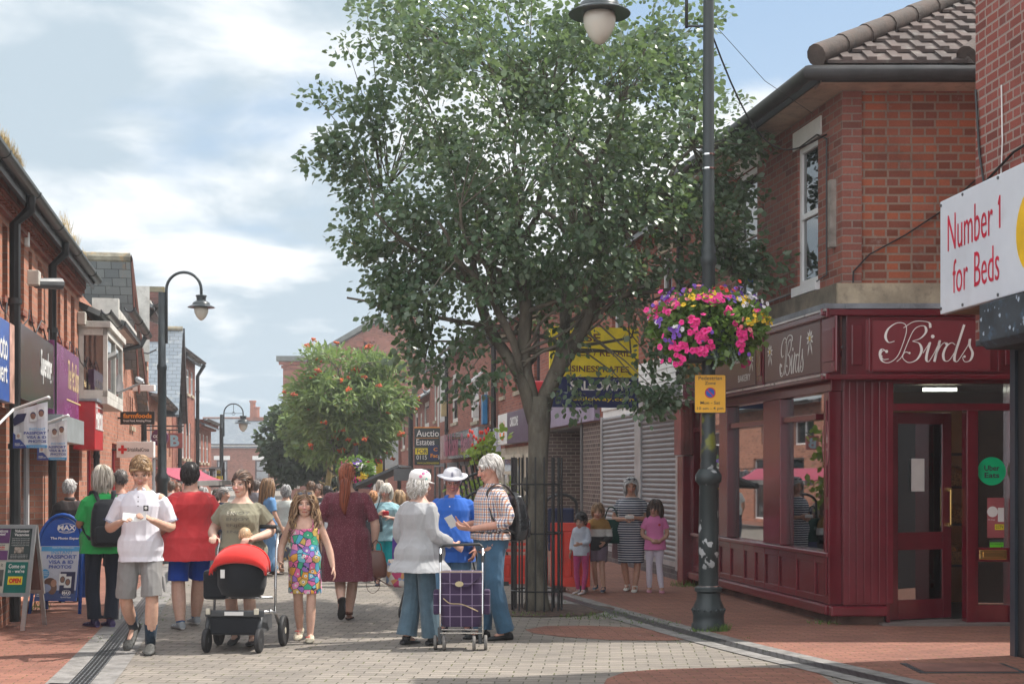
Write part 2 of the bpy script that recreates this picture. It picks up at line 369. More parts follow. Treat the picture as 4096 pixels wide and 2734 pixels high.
# weeds: tufts of grass
grass_m=pm('weed_green',(.12,.2,.04),.7,var=.35,scale=9)
gb=MB()
def tuft(x,y,r,n,h):
    for _ in range(n):
        a=random.uniform(0,2*PI); d=r*random.random()**.5; px=x+cos(a)*d; py=y+sin(a)*d; b=random.uniform(0,2*PI); hh=h*random.uniform(.4,1); w=.004+.003*random.random()
        lx,ly=cos(b)*w,sin(b)*w; tx,ty=random.uniform(-1,1)*hh*.5,random.uniform(-1,1)*hh*.5
        gb.add([(px-lx,py-ly,.008),(px+lx,py+ly,.008),(px+tx*.5+lx*.6,py+ty*.5+ly*.6,hh*.6),(px+tx,py+ty,hh)],[(0,1,2,3)])
bp=gpt(717,630); tuft(bp.x,bp.y-.02,.14,260,.10); tuft(bp.x-.18,bp.y-.08,.12,60,.05)
for (x,y,r,n,h) in [(-6.0,17.6,.3,120,.12),(.9,16.6,.35,120,.06),(1.25,16.9,.25,60,.05),(.1,16.9,.3,80,.05),(-.45,17.6,.3,100,.06),(1.6,16.0,.3,60,.04),(3.5,15.9,.2,60,.06),(2.6,21.2,.25,120,.12),(-4.1,14.4,.3,40,.03)]: tuft(x,y,r,n,h)
for i in range(240):
    k=random.randrange(30,48); p=(LD if random.random()<.6 else RD)[k]; tuft(p.x+random.choice((-.28,.28,.13))+random.uniform(-.02,.02),p.y+random.uniform(-.8,.8),.03,5,.025)
tag(gb.build('weeds',grass_m,fix=False),'short green weeds growing along kerbs and wall bases','weeds',kind='stuff')
# inspection cover
ic=thing('inspection_cover','rectangular iron inspection cover set in the red paving at bottom right','cover',gpt(962,668))
b=MB(); b.box(-.45,.45,-.3,.3,.0,.012); b.build('frame',charcoal,ic); b=MB(); b.box(-.4,.4,-.26,.26,.012,.017); b.build('lid',pm('cover_lid',(.2,.09,.07),.8,var=.2),ic)
# ---------------- buildings ----------------
class Fr:
    def __init__(s,ox,oy,ux,uy):
        l=math.hypot(ux,uy); s.o=(ox,oy); s.u=(ux/l,uy/l); s.v=(-uy/l,ux/l); s.ang=math.atan2(uy,ux)
    def s(s_,px,out=0):
        k=(px-512)/FPX; X=s_.o[0]+out*s_.v[0]; Y=s_.o[1]+out*s_.v[1]
        return (k*Y-X)/(s_.u[0]-k*s_.u[1])
    def Y(s_,px,out=0): return s_.o[1]+out*s_.v[1]+s_.s(px,out)*s_.u[1]
    def z(s_,px,py,out=0): return CH-(py-HY)/FPX*s_.Y(px,out)
    def w(s_,s,out=0,z=0): return Vector((s_.o[0]+s*s_.u[0]+out*s_.v[0],s_.o[1]+s*s_.u[1]+out*s_.v[1],z))
LF=Fr(-6.2,18.9,-.188,.982)      # left row: +s away from camera, +out into the buildings
RF=Fr(3.68,15.9,.157,-1)         # right row: +s towards the camera
FF=Fr(3.68,15.9,1,0.0)           # front of the corner bakery
NF=Fr(4.27,13.1,.10,-1)          # near building on the right
def B(name,label,fr,s0,cat='building',group=None,out=0,z=0): 
    t=thing(name,label,cat,fr.w(s0,out,z),fr.ang,group); t['s0']=s0; return t
def wall(par,m,x0,x1,z0,z1,ops=(),dep=.18,D=6,name='wall',y=0,ends=True,top=True,rev=None):
    """front wall at y with openings (a,b,c,d) in x/z and reveals, closed box behind"""
    xs=sorted({x0,x1,*[o[0] for o in ops],*[o[1] for o in ops]}); zs=sorted({z0,z1,*[o[2] for o in ops],*[o[3] for o in ops]})
    xs=[x for x in xs if x0-1e-6<=x<=x1+1e-6]; zs=[z for z in zs if z0-1e-6<=z<=z1+1e-6]
    b=MB()
    for i in range(len(xs)-1):
        for j in range(len(zs)-1):
            cx=(xs[i]+xs[i+1])/2; cz=(zs[j]+zs[j+1])/2
            if any(o[0]<cx<o[1] and o[2]<cz<o[3] for o in ops): continue
            b.quad((xs[i],y,zs[j]),(xs[i+1],y,zs[j]),(xs[i+1],y,zs[j+1]),(xs[i],y,zs[j+1]))
    for a,c,d,e in ops:
        q=y+dep; b.quad((a,y,d),(a,q,d),(a,q,e),(a,y,e)); b.quad((c,y,d),(c,y,e),(c,q,e),(c,q,d)); b.quad((a,y,e),(a,q,e),(c,q,e),(c,y,e)); b.quad((a,y,d),(c,y,d),(c,q,d),(a,q,d))
    if ends:
        b.quad((x0,y,z0),(x0,y,z1),(x0,y+D,z1),(x0,y+D,z0)); b.quad((x1,y,z0),(x1,y+D,z0),(x1,y+D,z1),(x1,y,z1)); b.quad((x0,y+D,z0),(x0,y+D,z1),(x1,y+D,z1),(x1,y+D,z0))
    if top: b.quad((x0,y,z1),(x1,y,z1),(x1,y+D,z1),(x0,y+D,z1))
    return b.build(name,m,par,fix=False)
def window(par,a,c,d,e,fm=None,y=.1,fw=.055,sill=None,lintel=None,style='sash',gl=None,back=True):
    fm=fm or upvc; b=MB(); b.box(a,a+fw,y-.03,y+.04,d,e); b.box(c-fw,c,y-.03,y+.04,d,e); b.box(a+fw,c-fw,y-.03,y+.04,d,d+fw); b.box(a+fw,c-fw,y-.03,y+.04,e-fw,e)
    if style=='sash': b.box(a+fw,c-fw,y-.035,y+.04,(d+e)/2-fw*.45,(d+e)/2+fw*.45)
    if style=='cross': b.box(a+fw,c-fw,y-.035,y+.04,d+(e-d)*.68,d+(e-d)*.68+fw*.8); b.box((a+c)/2-fw*.4,(a+c)/2+fw*.4,y-.03,y+.035,d+fw,d+(e-d)*.68)
    if style=='two': b.box((a+c)/2-fw*.5,(a+c)/2+fw*.5,y-.035,y+.04,d+fw,e-fw)
    f=b.build('window',fm,par)
    p=MB(); p.box(a+fw*.5,c-fw*.5,y,y+.012,d+fw*.5,e-fw*.5); p.build('pane',gl or GL,f)
    if sill: q=MB(); q.box(a-.06,c+.06,-.06,y-.03,d-.11,d-.002); q.build('sill',sill,f)
    if lintel: q=MB(); q.box(a-.12,c+.12,-.018,.05,e+.002,e+.22); q.build('lintel',lintel,f)
    return f
def gutter(par,x0,x1,y,z,m=None,r=.065,name='gutter'):
    m=m or black; n=8; pr=[(r*cos(PI+PI*i/n),r*sin(PI+PI*i/n)) for i in range(n+1)]; pr=pr+[(r*.86*cos(2*PI-PI*i/n),r*.86*sin(2*PI-PI*i/n)) for i in range(n+1)]
    b=MB(); b.prism(pr,lambda u,v,t:(t,y+u,z+v),x0,x1)
    k=x0
    while k<x1: b.prism([(p[0]*1.12,p[1]*1.12) for p in pr],lambda u,v,t:(t,y+u,z+v),k,k+.05); k+=2.1
    return b.build(name,m,par,fix=True)
def pipe(par,pts,r=.04,m=None,name='downpipe',collars=True):
    b=MB(); b.tube(pts,r,8)
    if collars:
        for i in range(len(pts)-1):
            a,c=Vector(pts[i]),Vector(pts[i+1])
            if abs(c.z-a.z)>1:
                z=min(a.z,c.z)+.3
                while z<max(a.z,c.z): b.lathe([(r*1.25,z),(r*1.25,z+.06)],(a.x,a.y,0),8); z+=1.6
    return b.build(name,m or black,par,smooth=True)
def fascia(par,x0,x1,y,z0,z1,m=None,name='eaves_board',th=.03):
    b=MB(); b.box(x0,x1,y-th,y,z0,z1); return b.build(name,m or black,par)
def roof_street(par,m,x0,x1,ze,rise,run,over=.35,name='roof',both=True,th=.09):
    """ridge parallel to the street"""
    b=MB(); y0=-over; zz=ze-over*rise/run
    a=[(y0,zz),(run,ze+rise),(2*run+over,zz),(2*run+over,zz-th),(run,ze+rise-th),(y0,zz-th)]
    b.prism(a,lambda u,v,t:(t,u,v),x0,x1); o=b.build(name,m,par); uvplane(o,(x0,y0,zz),(1,0,0),(0,run,rise))
    r=MB(); r.tube([(x0,run,ze+rise+.02),(x1,run,ze+rise+.02)],.11,8); r.build('ridge_tiles',pm('ridge_tile',(.2,.1,.07),.8,var=.3),o); return o
def roof_cross(par,m,x0,x1,ze,zr,D=8,over=.3,xr=None,th=.08,front=.25):
    """gable facing the street; ridge runs into the block"""
    xr=(x0+x1)/2 if xr is None else xr; k=(zr-ze)/(xr-x0)
    out=[]
    for sgn,(xa) in ((1,x0-over),(-1,x1+over)):
        kk=(zr-ze)/((xr-x0) if sgn==1 else (x1-xr)); za=ze-over*kk
        b=MB(); v=[(xa,-front,za),(xr,-front,zr),(xr,D,zr),(xa,D,za)]; b.add(v+[(p[0],p[1],p[2]-th) for p in v],[(0,1,2,3),(7,6,5,4),(0,4,5,1),(1,5,6,2),(2,6,7,3),(3,7,4,0)])
        o=b.build('roof',m,par); uvplane(o,(xa,0,za),(0,1,0),(xr-xa,0,zr-za)); out.append(o)
    r=MB(); r.tube([(xr,-front,zr+.02),(xr,D,zr+.02)],.10,8); r.build('ridge_tiles',pm('lichen_ridge',(.28,.26,.2),.9,var=.3,dirt=((.5,.25,.05),.6)),out[0])
    return out
def gable(par,m,x0,x1,ze,zr,xr=None,y=0,th=.2,name='gable_wall'):
    xr=(x0+x1)/2 if xr is None else xr
    b=MB(); b.prism([(x0,ze),(x1,ze),(xr,zr)],lambda u,v,t:(u,t,v),y,y+th); return b.build(name,m,par)
def chimney(par,m,cx,cy,z0,z1,w=.9,d=.5,pots=2,name='chimney',potm=None):
    b=MB(); b.box(cx-w/2,cx+w/2,cy-d/2,cy+d/2,z0,z1); b.box(cx-w/2-.05,cx+w/2+.05,cy-d/2-.05,cy+d/2+.05,z1-.35,z1-.22); b.box(cx-w/2-.09,cx+w/2+.09,cy-d/2-.09,cy+d/2+.09,z1-.22,z1-.003)
    o=b.build(name,m,par)
    for i in range(pots):
        px=cx-w/2+w*(i+.5)/pots; p=MB(); h=.35+.18*(i%2); p.lathe([(.13,z1),(.11,z1+h*.8),(.14,z1+h*.82),(.14,z1+h),(.09,z1+h),(.08,z1+.1)],(px,cy,0),12)
        p.build('chimney_pot',potm or pm('terracotta',(.34,.13,.08),.8,var=.2),o,smooth=True)
    return o
# brick kinds
bk_orange=brick('orange_brick',(.46,.20,.125),(.35,.14,.09),(.34,.27,.22),st=.25)
bk_red=brick('red_brick',(.33,.105,.065),(.25,.08,.055),(.26,.2,.17),st=.4)
bk_corner=brick('weathered_corner_brick',(.44,.125,.06),(.18,.06,.045),(.28,.2,.155),bw=.26,bh=.094,ms=.013,st=.6,lime=.25,sq=.55,stain=(.06,.03,.025))
bk_side=brick('side_brick',(.33,.12,.085),(.22,.08,.065),(.26,.2,.17),bh=.085,ms=.009,st=.4)
bk_near=brick('near_brick',(.27,.075,.055),(.2,.055,.045),(.3,.24,.21),bw=.235,bh=.088,sq=.6,ms=.011,st=.35,lime=.12)
bk_brown=brick('brown_brick',(.14,.10,.085),(.1,.075,.07),(.33,.28,.24),bh=.085,st=.2,ms=.008)
bk_far=brick('far_brick',(.34,.13,.085),(.27,.10,.07),(.3,.22,.18),st=.4)
sl1=slate('grey_slate',(.17,.19,.2),(.26,.28,.28)); sl2=slate('blue_slate',(.13,.16,.19),(.17,.2,.23),lich=.1); tile=slate('concrete_tile',(.17,.12,.1),(.22,.155,.13),bw=.3,bh=.3,lich=.05)
dkglass=pm('dark_shop_glass',(.03,.035,.04),.08,spec=1)
# ======== LEFT ROW ========
def sL(p,o=0): return LF.s(p,o)
def zL(p,y,o=0): return LF.z(p,y,o)
# L1: long brick building with slit windows
s0=LF.s(-75); L1=B('brick_building','long orange brick building with narrow slit windows and gutter weeds, nearest on the left',LF,s0)
def x1_(p,o=0): return LF.s(p,o)-s0
S=lambda p,o=0:LF.s(p,o)-s0
xe=S(79); EV=LF.z(86,266,-.28)-.03; print('EAVE',EV,LF.z(0,128,-.28))
ops=[]
slit=[(-49,-46),(-40,-36.5),(-29,-25.5),(-13,-10),(2.2,7.5),(20.5,24),(28.6,32),(37.6,41.8),(57.2,60.4),(63.8,67.2),(70.8,74.6)]
for a,c in slit: ops.append((S(a),S(c),3.62,EV-.33))
shops=[(S(-60),S(6),.35,2.4),(S(21),S(43),.12,2.42),(S(55),S(66),.1,2.4),(S(69),S(79),.1,2.4)]
wall(L1,bk_orange,0,xe,0,EV,ops+shops,dep=.3,D=7)
for a,c,d,e in ops:
    q=MB(); q.box(a-.03,c+.03,-.035,.1,d-.075,d-.002); q.build('sill',bk_red,L1)
    window(L1,a,c,d,e,fm=pm('brown_frame',(.06,.04,.035),.5),y=.22,fw=.03,style='none')
b=MB()   # corbel courses below the gutter
b.box(0,xe,-.05,-.001,EV-.24,EV-.18)
k=.06
while k<xe: b.box(k,k+.1,-.09,-.001,EV-.175,EV-.11); k+=.19
b.box(0,xe,-.11,-.001,EV-.105,EV); b.build('corbel_course',bk_red,L1)
fascia(L1,0,xe+.1,-.2,EV-.09,EV+.07,charcoal); b=MB(); b.box(0,xe+.1,-.2,0,EV+.005,EV+.03); b.build('soffit',charcoal,L1)
gutter(L1,0,xe+.12,-.28,EV+.07,pm('green_grey_gutter',(.06,.075,.075),.4,var=.2),r=.075)
roof_street(L1,sl1,0,xe,EV+.06,2.6,3.5,over=.1)
for p in (15,52.5):
    x=S(p,-.1); pipe(L1,[(x,-.26,EV),(x,-.26,EV-.15),(x,-.1,EV-.31),(x,-.1,.05)],.06 if p<20 else .055)
# dark paired shop frames
for (a,c,d,e),fmx,st in zip(shops,(dkgrey,white,dkgrey,dkgrey),('two','two','none','none')):
    window(L1,a,c,d,e,fm=fmx,y=.2,fw=.09,style=st,gl=dkglass)
# door in the passage and stall riser
# signs on L1 (fixed to the wall: parts)
def fsign(par,name,xa,xb,z0,z1,m,y=-.12,th=.1,edge=None,ret=False):
    b=MB(); b.box(xa,xb,y,y+th,z0,z1); o=b.build(name,m,par,bevel=.006)
    if edge:
        q=MB(); q.box(xa,xb,y-.012,y-.001,z1-.03,z1); q.box(xa,xb,y-.012,y-.001,z0,z0+.03); q.build('trim',edge,o)
    return o
blue=paint('sign_blue',(.02,.09,.38),.3); purple=paint('sign_purple',(.2,.045,.17),.25,spec=.8); redS=paint('sign_red',(.5,.02,.03),.35)
z0,z1=2.44,3.29
bs=fsign(L1,'shop_sign',S(-62),S(9.5,-.12),z0,z1,blue); xm=S(9.5,-.12)
textlines(bs,[('The Photo',xm-.9,z1-.27,1.5,.3),('Expert',xm-.62,z0+.27,.9,.3)],white,y=-.125)
fb=MB(); fb.box(xm+.002,S(14,-.12),-.125,-.02,z0,z1); fb.build('portrait_panel',pm('portrait_print',(.62,.36,.28),.4,var=.3,scale=2.5),bs)
gl_sign=pm('mirror_black_sign',(.025,.03,.035),.12,spec=1,bump=.25,bscale=1.6)
zs0,zs1=2.52,3.36; ss=fsign(L1,'shop_sign',S(19.5,-.14),S(54,-.14),zs0,zs1,gl_sign,y=-.14)
textlines(ss,[('Superdrug',S(43,-.14)+.28,3.0,1.05,.42,.02,.25)],white,y=-.146)
zp0,zp1=2.47,3.44; ps=fsign(L1,'shop_sign',S(54.1,-.13),S(79,-.13),zp0,zp1,purple,y=-.13)
gold=paint('gold_letter',(.75,.58,.3),.35)
textlines(ps,[('The Pet Shop',(S(56)+S(71.5))/2,3.03,1.35,.55,.0,.4)],gold,y=-.136); q=MB(); q.box(S(57),S(71.5),-.137,-.131,2.72,2.74); q.build('underline',gold,ps)
textlines(ps,[('Pets &',(S(74.5)+S(78.3))/2,3.1,.3,.1),('Food',(S(74.5)+S(78.3))/2,2.82,.3,.1),('Care',(S(74.5)+S(78.3))/2,2.62,.3,.1)],gold,y=-.136)
b=MB(); b.box(S(62,-.3),S(84,-.3),-.3,0,2.1,2.44); b.build('shutter_box',pm('box_steel',(.42,.46,.48),.35,.3),L1)
# brick piers colour strip / light box
def smallbox(par,name,x,y,z,w,h,d,m): 
    b=MB(); b.box(x-w/2,x+w/2,y-d,y,z-h/2,z+h/2); return b.build(name,m,par,bevel=.01)
cream=pm('cream_plastic',(.55,.52,.46),.5)
smallbox(L1,'junction_box',S(17.5),-.12,3.95,.2,.17,.13,cream); smallbox(L1,'alarm_box',S(24.5),-.005,4.55,.12,.3,.05,white)
smallbox(L1,'junction_box',S(77.8),-.005,4.15,.24,.2,.12,cream); smallbox(L1,'alarm_box',S(79.6),-.005,3.72,.16,.3,.09,white)
b=MB(); b.tube([(S(80),-.02,3.5),(S(80),-.2,3.45),(S(80)+.1,-.55,3.62)],[.03,.05,.05],8); b.build('floodlight',pm('dull_silver',(.3,.29,.28),.5,.4),L1)
b=MB(); b.tube([(S(18),-.2,3.9),(S(18)+.25,-.45,3.93)],[.06,.07],10); b.build('floodlight',dkgrey,L1)
# loose cables along the sills
b=MB(); random.seed(3)
for k in range(7):
    xx=S([-20,5,22,36,44,60,70][k]); pts=[(xx+.25*i,-.06-.05*random.random(),3.5+.13*sin(i*1.3+k)) for i in range(6)]; b.tube(pts,.008,5)
b.build('cable',black,L1)
# dry weeds in the gutter
wd=MB(); random.seed(5)
dry=pm('dry_grass',(.42,.31,.13),.9,var=.3)
def dryw(x,z,n,h,sp):
    for _ in range(n):
        a=x+random.uniform(-sp,sp); hh=h*random.uniform(.3,1); yy=-.28+random.uniform(-.05,.05); dx_=random.uniform(-.3,.3)*hh; dy_=random.uniform(-.3,.3)*hh
        wd.add([(a-.006,yy,z),(a+.006,yy,z),(a+dx_*.6+.004,yy+dy_*.5,z+hh*.6),(a+dx_,yy+dy_,z+hh)],[(0,1,2,3)])
        for k in range(3):
            tt=.4+.2*k; wd.add([(a+dx_*tt,yy+dy_*tt,z+hh*tt),(a+dx_*tt+.03,yy+dy_*tt,z+hh*tt+.02),(a+dx_*tt+.02,yy+dy_*tt,z+hh*tt+.04)],[(0,1,2)])
for p in (-2,2,5,8,12,16,18): dryw(S(p,-.28),EV+.09,60,.16,.22)
for p in (64,66,68,72,74,76): dryw(S(p,-.28),EV+.09,22,.34 if p<72 else .22,.14)
dryw(S(82,-.28),EV+.09,60,.12,.2)
o=wd.build('gutter_weeds',dry,None,fix=False); o.matrix_world=Matrix.Translation(LF.w(s0,0,0))@Matrix.Rotation(LF.ang,4,'Z'); tag(o,'dry straw coloured weeds sprouting from the gutter of the left brick building','weeds',kind='stuff')
# red projecting shop box
s0=LF.s(80); RB=B('red_shop_sign_box','big red box sign projecting over the pavement beside the purple fascia',LF,s0,cat='shop sign')
S=lambda p,o=0:LF.s(p,o)-s0
zt,zb=LF.z(96,401,-.33),LF.z(96,449,-.33)
b=MB(); b.box(S(95,-.33),S(103,-.33),-.33,-.0,zb,zt); b.build('box',redS,RB,bevel=.01)
q=MB(); xx=S(95,-.33)+.03
while xx<S(103,-.33)-.05: q.box(xx,xx+.05,-.345,-.331,zt-.09,zt-.07); q.box(xx,xx+.05,-.345,-.331,zb+.32,zb+.34); xx+=.1
q.build('bulb_trim',white,RB)
textlines(RB,[('Heron',(S(95.3,-.33)+S(102.6,-.33))/2,(zt+zb)/2+.14,S(102.3,-.33)-S(95.6,-.33),.42,.03)],white,y=-.336)
b=MB(); b.box(S(95,-.33)-.03,S(103,-.33),-.36,-.0,zt,zt+.04); b.build('lead_top',lead,RB)
# L2 low terrace with two eaves
s0=LF.s(79)+.01; L2=B('terraced_building','low orange brick terrace with sagging gutters and an oriel window, on the left',LF,s0)
S=lambda p,o=0:LF.s(p,o)-s0
xe=S(127)
ops=[(S(87.5),S(90),3.0,4.15),(S(95.5),S(97.5),3.1,4.0),(S(101),S(103),3.05,3.95)]
wall(L2,bk_orange,0,xe,0,4.6,ops+[(S(87),S(97),.1,2.3),(S(112),S(120),.1,2.3)],dep=.2,D=7)
for o_ in ops: window(L2,*o_,fm=offwhite,y=.12,sill=stone,style='sash')
for o_ in [(S(87),S(97),.1,2.3),(S(112),S(120),.1,2.3)]: window(L2,*o_,fm=redS,y=.14,fw=.08,style='two',gl=dkglass)
roof_street(L2,sl1,0,S(97),4.45,1.0,2.2,over=.35); gutter(L2,0,S(95),-.42,4.32,black,.08); gutter(L2,S(93),S(118),-.62,4.62,black,.09); 
roof_street(L2,sl1,S(97)+.02,S(119),4.65,.9,2.2,over=.5)
b=MB(); b.box(S(93),S(116),-.42,-.39,4.42,4.62); b.build('bargeboard',offwhite,L2); b=MB(); b.box(S(92),S(116),-.39,-.02,4.40,4.43); b.build('soffit',offwhite,L2)
b=MB(); b.box(S(92),S(93),-.45,-.0,4.3,4.75); b.build('kneeler',offwhite,L2)
pipe(L2,[(S(90.5),-.42,4.3),(S(90.5),-.1,4.1),(S(90.5),-.1,.05)],.05); pipe(L2,[(S(117),-.6,4.6),(S(116),-.5,4.35),(S(114),-.12,4.2),(S(114),-.12,4.0)],.05,collars=False)
# oriel window
xa,xb=S(107.5,-.45),S(123,-.45); za,zb=2.92,4.02
ow=MB(); ow.box(xa,xb,-.45,-.001,za-.12,za); ow.box(xa-.05,xb+.05,-.5,-.001,zb,zb+.1)
for x in (xa,xa+(xb-xa)*.5,xb-.07): ow.box(x,x+.07,-.45,-.38,za,zb)
ow.box(xa,xa+.07,-.08,-.001,za,zb); ow.box(xb-.07,xb,-.08,-.001,za,zb); ow.box(xa,xb,-.45,-.38,za+.0,za+.1); ow.box(xa,xb,-.45,-.38,zb-.12,zb); ow.box(xa,xa+.07,-.38,-.08,za,za+.1); ow.box(xa,xa+.07,-.38,-.08,zb-.12,zb)
oo=ow.build('oriel_window',offwhite,L2,bevel=.006); q=MB(); q.box(xa+.03,xb-.03,-.41,-.40,za+.05,zb-.05); q.box(xa+.03,xa+.04,-.40,-.01,za+.05,zb-.05); q.build('pane',GL,oo)
q=MB(); q.box(xa+.09,xa+.12,-.36,-.05,za,zb); q.build('curtain',pm('brown_curtain',(.2,.1,.07),.9),oo)
# L3 cross gable slate
s0=LF.s(127)+.02; L3=B('gabled_building','brick building with a tall grey slate cross roof, lichen on its ridge end, left row',LF,s0)
S=lambda p,o=0:LF.s(p,o)-s0
xe=S(137.2); xr=S(130.3,-.25); ze=3.55; zr=6.25
ops=[(S(129.5),S(130.8),1.9+.9,3.5),(S(131.8),S(133),2.8,3.5)]
wall(L3,bk_orange,0,xe,0,ze,ops,dep=.2,D=9)
for o_ in ops: window(L3,*o_,fm=pm('brown_frame',(.06,.04,.035),.5),y=.1,sill=stone)
gable(L3,bk_orange,0,xe,ze+.001,zr-.05,xr=xr); roof_cross(L3,sl1,0,xe,ze,zr,D=11,xr=xr,over=.5)
b=MB(); b.tube([(0,-.27,ze),(xr,-.27,zr),(xe,-.27,ze)],[(.09,.03)]*3,4); b.build('bargeboard',pm('brown_board',(.16,.06,.045),.6),L3)
# pale rear gable behind
t9=thing('rear_gable','pale rendered gable rising behind the left brick building','building',at(105,300,40),LF.ang); t9.location.z=0
b=MB(); b.prism([(-2.8,0),(2.8,0),(2.8,5.6),(0,7.0),(-2.8,5.6)],lambda u,v,t:(u,t,v),0,6); b.build('wall',offwhite,t9)
b=MB(); b.prism([(-3,5.5),(0,7.0),(3,5.5),(3,5.62),(0,7.14),(-3,5.62)],lambda u,v,t:(u,t,v),-.2,6.2); b.build('roof',sl2,t9)
t9.location=LF.w(LF.s(90),9.5,0); t9.rotation_euler=(0,0,R(5))
# L4
s0=LF.s(137.2)+.03; L4=B('narrow_building','narrow three storey brick building with a pigeon on its eaves, left row',LF,s0)
S=lambda p,o=0:LF.s(p,o)-s0
xe=S(148.5); ops=[]
for a,c in ((141,142.3),(144.2,145.6)):
    for d,e in ((2.6,3.6),(4.6,5.5)): ops.append((S(a),S(c),d,e))
ops.append((S(146.4),S(147.6),4.2,5.1)); ops.append((S(140),S(147),.2,2.1))
wall(L4,bk_orange,0,xe,0,6.05,ops,dep=.2,D=8)
for o_ in ops: window(L4,*o_,fm=upvc,y=.08,sill=stone)
roof_street(L4,sl1,0,xe,6.1,1.2,3,over=.4); gutter(L4,0,xe,-.45,6.02,black,.08); fascia(L4,0,xe,-.3,5.9,6.05,offwhite)
b=MB(); b.box(-.03,-.005,-.3,3,4.5,6.4); b.build('render_strip',offwhite,L4)
pipe(L4,[(S(139.2),-.45,6.0),(S(139.2),-.12,5.6),(S(139.2),-.12,.1)],.07)
# L5 lower + cross gable slate with chimney
s0=LF.s(148.5)+.04; L5=B('slate_roofed_building','brick building with blue slate cross roof, black bargeboard and massive chimney, left row',LF,s0)
S=lambda p,o=0:LF.s(p,o)-s0
xm=S(166.5); xe=S(174)
wall(L5,bk_orange,0,xm,0,3.9,[(S(150),S(154),2.6,3.5),(S(158),S(160.5),2.7,3.5),(S(152),S(162),.1,2.2)],D=8,name='wall')
for o_ in [(S(150),S(154),2.6,3.5),(S(158),S(160.5),2.7,3.5),(S(152),S(162),.1,2.2)]: window(L5,*o_,fm=upvc,style='two',y=.1)
gutter(L5,0,xm,-.35,3.95,black,.08); roof_street(L5,sl1,0,xm-.02,4.0,.5,2.2,over=.3)
wall(L5,bk_orange,xm+.01,xe,0,4.3,[(S(168.5),S(170.5),2.3,3.3)],D=10,name='wall'); window(L5,S(168.5),S(170.5),2.3,3.3,fm=upvc)
xr=(xm+xe)/2; gable(L5,bk_orange,xm+.02,xe,4.301,7.0,xr=xr); roof_cross(L5,sl2,xm,xe,4.3,7.05,D=12,xr=xr,over=.6,front=.45)
b=MB(); b.prism([(xr,7.1),(xe+.7,3.55),(xe+.7,3.2),(xr,6.4)],lambda u,v,t:(u,t,v),-.52,-.46); b.build('bargeboard',black,L5)
chimney(L5,brick('chimney_brick',(.2,.075,.055),(.15,.06,.05),(.2,.15,.13)),xr,.62,5.6,8.35,w=1.1,d=.7,pots=0)
b=MB(); b.box(xr-.65,xr+.65,.18,1.06,8.36,8.55); b.build('chimney_cap',pm('lichen_stone',(.22,.2,.13),.9,dirt=((.4,.28,.05),.6)),L5)
# L6 custom-direction tall gable block
F6=Fr(-12.9,54,-.9,8); s0=F6.s(172.5)
L6=B('tall_brick_building','three storey red brick building with white casement windows, far along the left row',F6,s0)
S=lambda p,o=0:F6.s(p,o)-s0
xe=S(195); ops=[]
for a,c in ((180.5,184),(186.5,189.2),(190.8,193.2)):
    ops.append((S(a),S(c),5.0,6.0))
for a,c in ((182.3,184.3),(186,187.6),(189,190.7)): ops.append((S(a),S(c),2.3,3.8))
ops.append((S(178),S(181),.1,2.2)); ops.append((S(184),S(192),.2,2.0))
wall(L6,bk_red,0,xe,0,6.5,ops,D=8)
for o_ in ops: window(L6,*o_,fm=upvc,sill=stone,y=.06,style='cross')
roof_street(L6,sl2,0,xe,6.5,1.8,4,over=.3); gutter(L6,0,xe+.1,-.38,6.5,black,.1); fascia(L6,0,xe,-.25,6.3,6.5,white)
pipe(L6,[(S(176.7),-.4,6.4),(S(176.7),-.12,5.9),(S(176.7),-.12,.1)],.08); pipe(L6,[(xe,-.4,6.4),(xe-.1,-.12,5.9),(xe-.1,-.12,.1)],.08)
# L7
F7=Fr(-13.9,62.5,-1.5,12); s0=F7.s(195.2)+.05
L7=B('corner_building','red brick corner house with moulded eaves and sash windows where the left row ends',F7,s0)
S=lambda p,o=0:F7.s(p,o)-s0
xe=S(211); ops=[]
for a,c in ((199.5,201.2),(203,204.6),(206.5,208.3)): ops.append((S(a),S(c),1.9+.3,3.5))
wall(L7,bk_red,0,xe,0,4.05,ops,D=8)
for o_ in ops: window(L7,*o_,fm=upvc,sill=stone,y=.06)
b=MB(); b.box(0,xe+.1,-.25,-.001,3.75,3.9); b.box(0,xe+.15,-.35,-.001,3.905,4.06); b.build('cornice',bk_red,L7); roof_street(L7,sl2,0,xe,4.1,2.2,4,over=.4)
gutter(L7,0,xe,-.45,4.1,black,.1)
# END building
s0=0; FE=Fr(at(196,473,140).x,140,1,0)
EB=B('slate_roofed_shop_row','wide brick row with slate roof and white eaves closing the end of the street','building' and FE,0)
S=lambda p,o=0:FE.s(p,o)
ops=[]
for a,c in ((216.5,227.5),(255,269),(283,296),(320,333)): ops.append((S(a),S(c),FE.z(250,481),FE.z(250,459.5)))
xe=S(350)
wall(EB,bk_far,0,xe,0,FE.z(250,446),ops,dep=.25,D=8)
for o_ in ops: window(EB,*o_,fm=pm('brown_frame2',(.09,.06,.06),.5),y=.12,fw=.14,lintel=None,sill=white); 
b=MB()
for a,c,d,e in ops: b.box(a-.25,c+.25,-.05,.02,e+.02,e+.42)
b.build('lintel',white,EB)
fascia(EB,-.3,xe,-.2,FE.z(250,447.5),FE.z(250,444.2),white,th=.1); b=MB(); b.box(-.3,xe,-.45,-.3,FE.z(250,444.5),FE.z(250,443.4)); b.build('gutter',black,EB)
roof_street(EB,sl2,-.3,xe,FE.z(250,444),FE.z(250,419)-FE.z(250,444)+.3,4.5,over=.4)
chimney(EB,bk_far,S(246),4.5,6.5,FE.z(246,415),w=2.2,d=.9,pots=0)
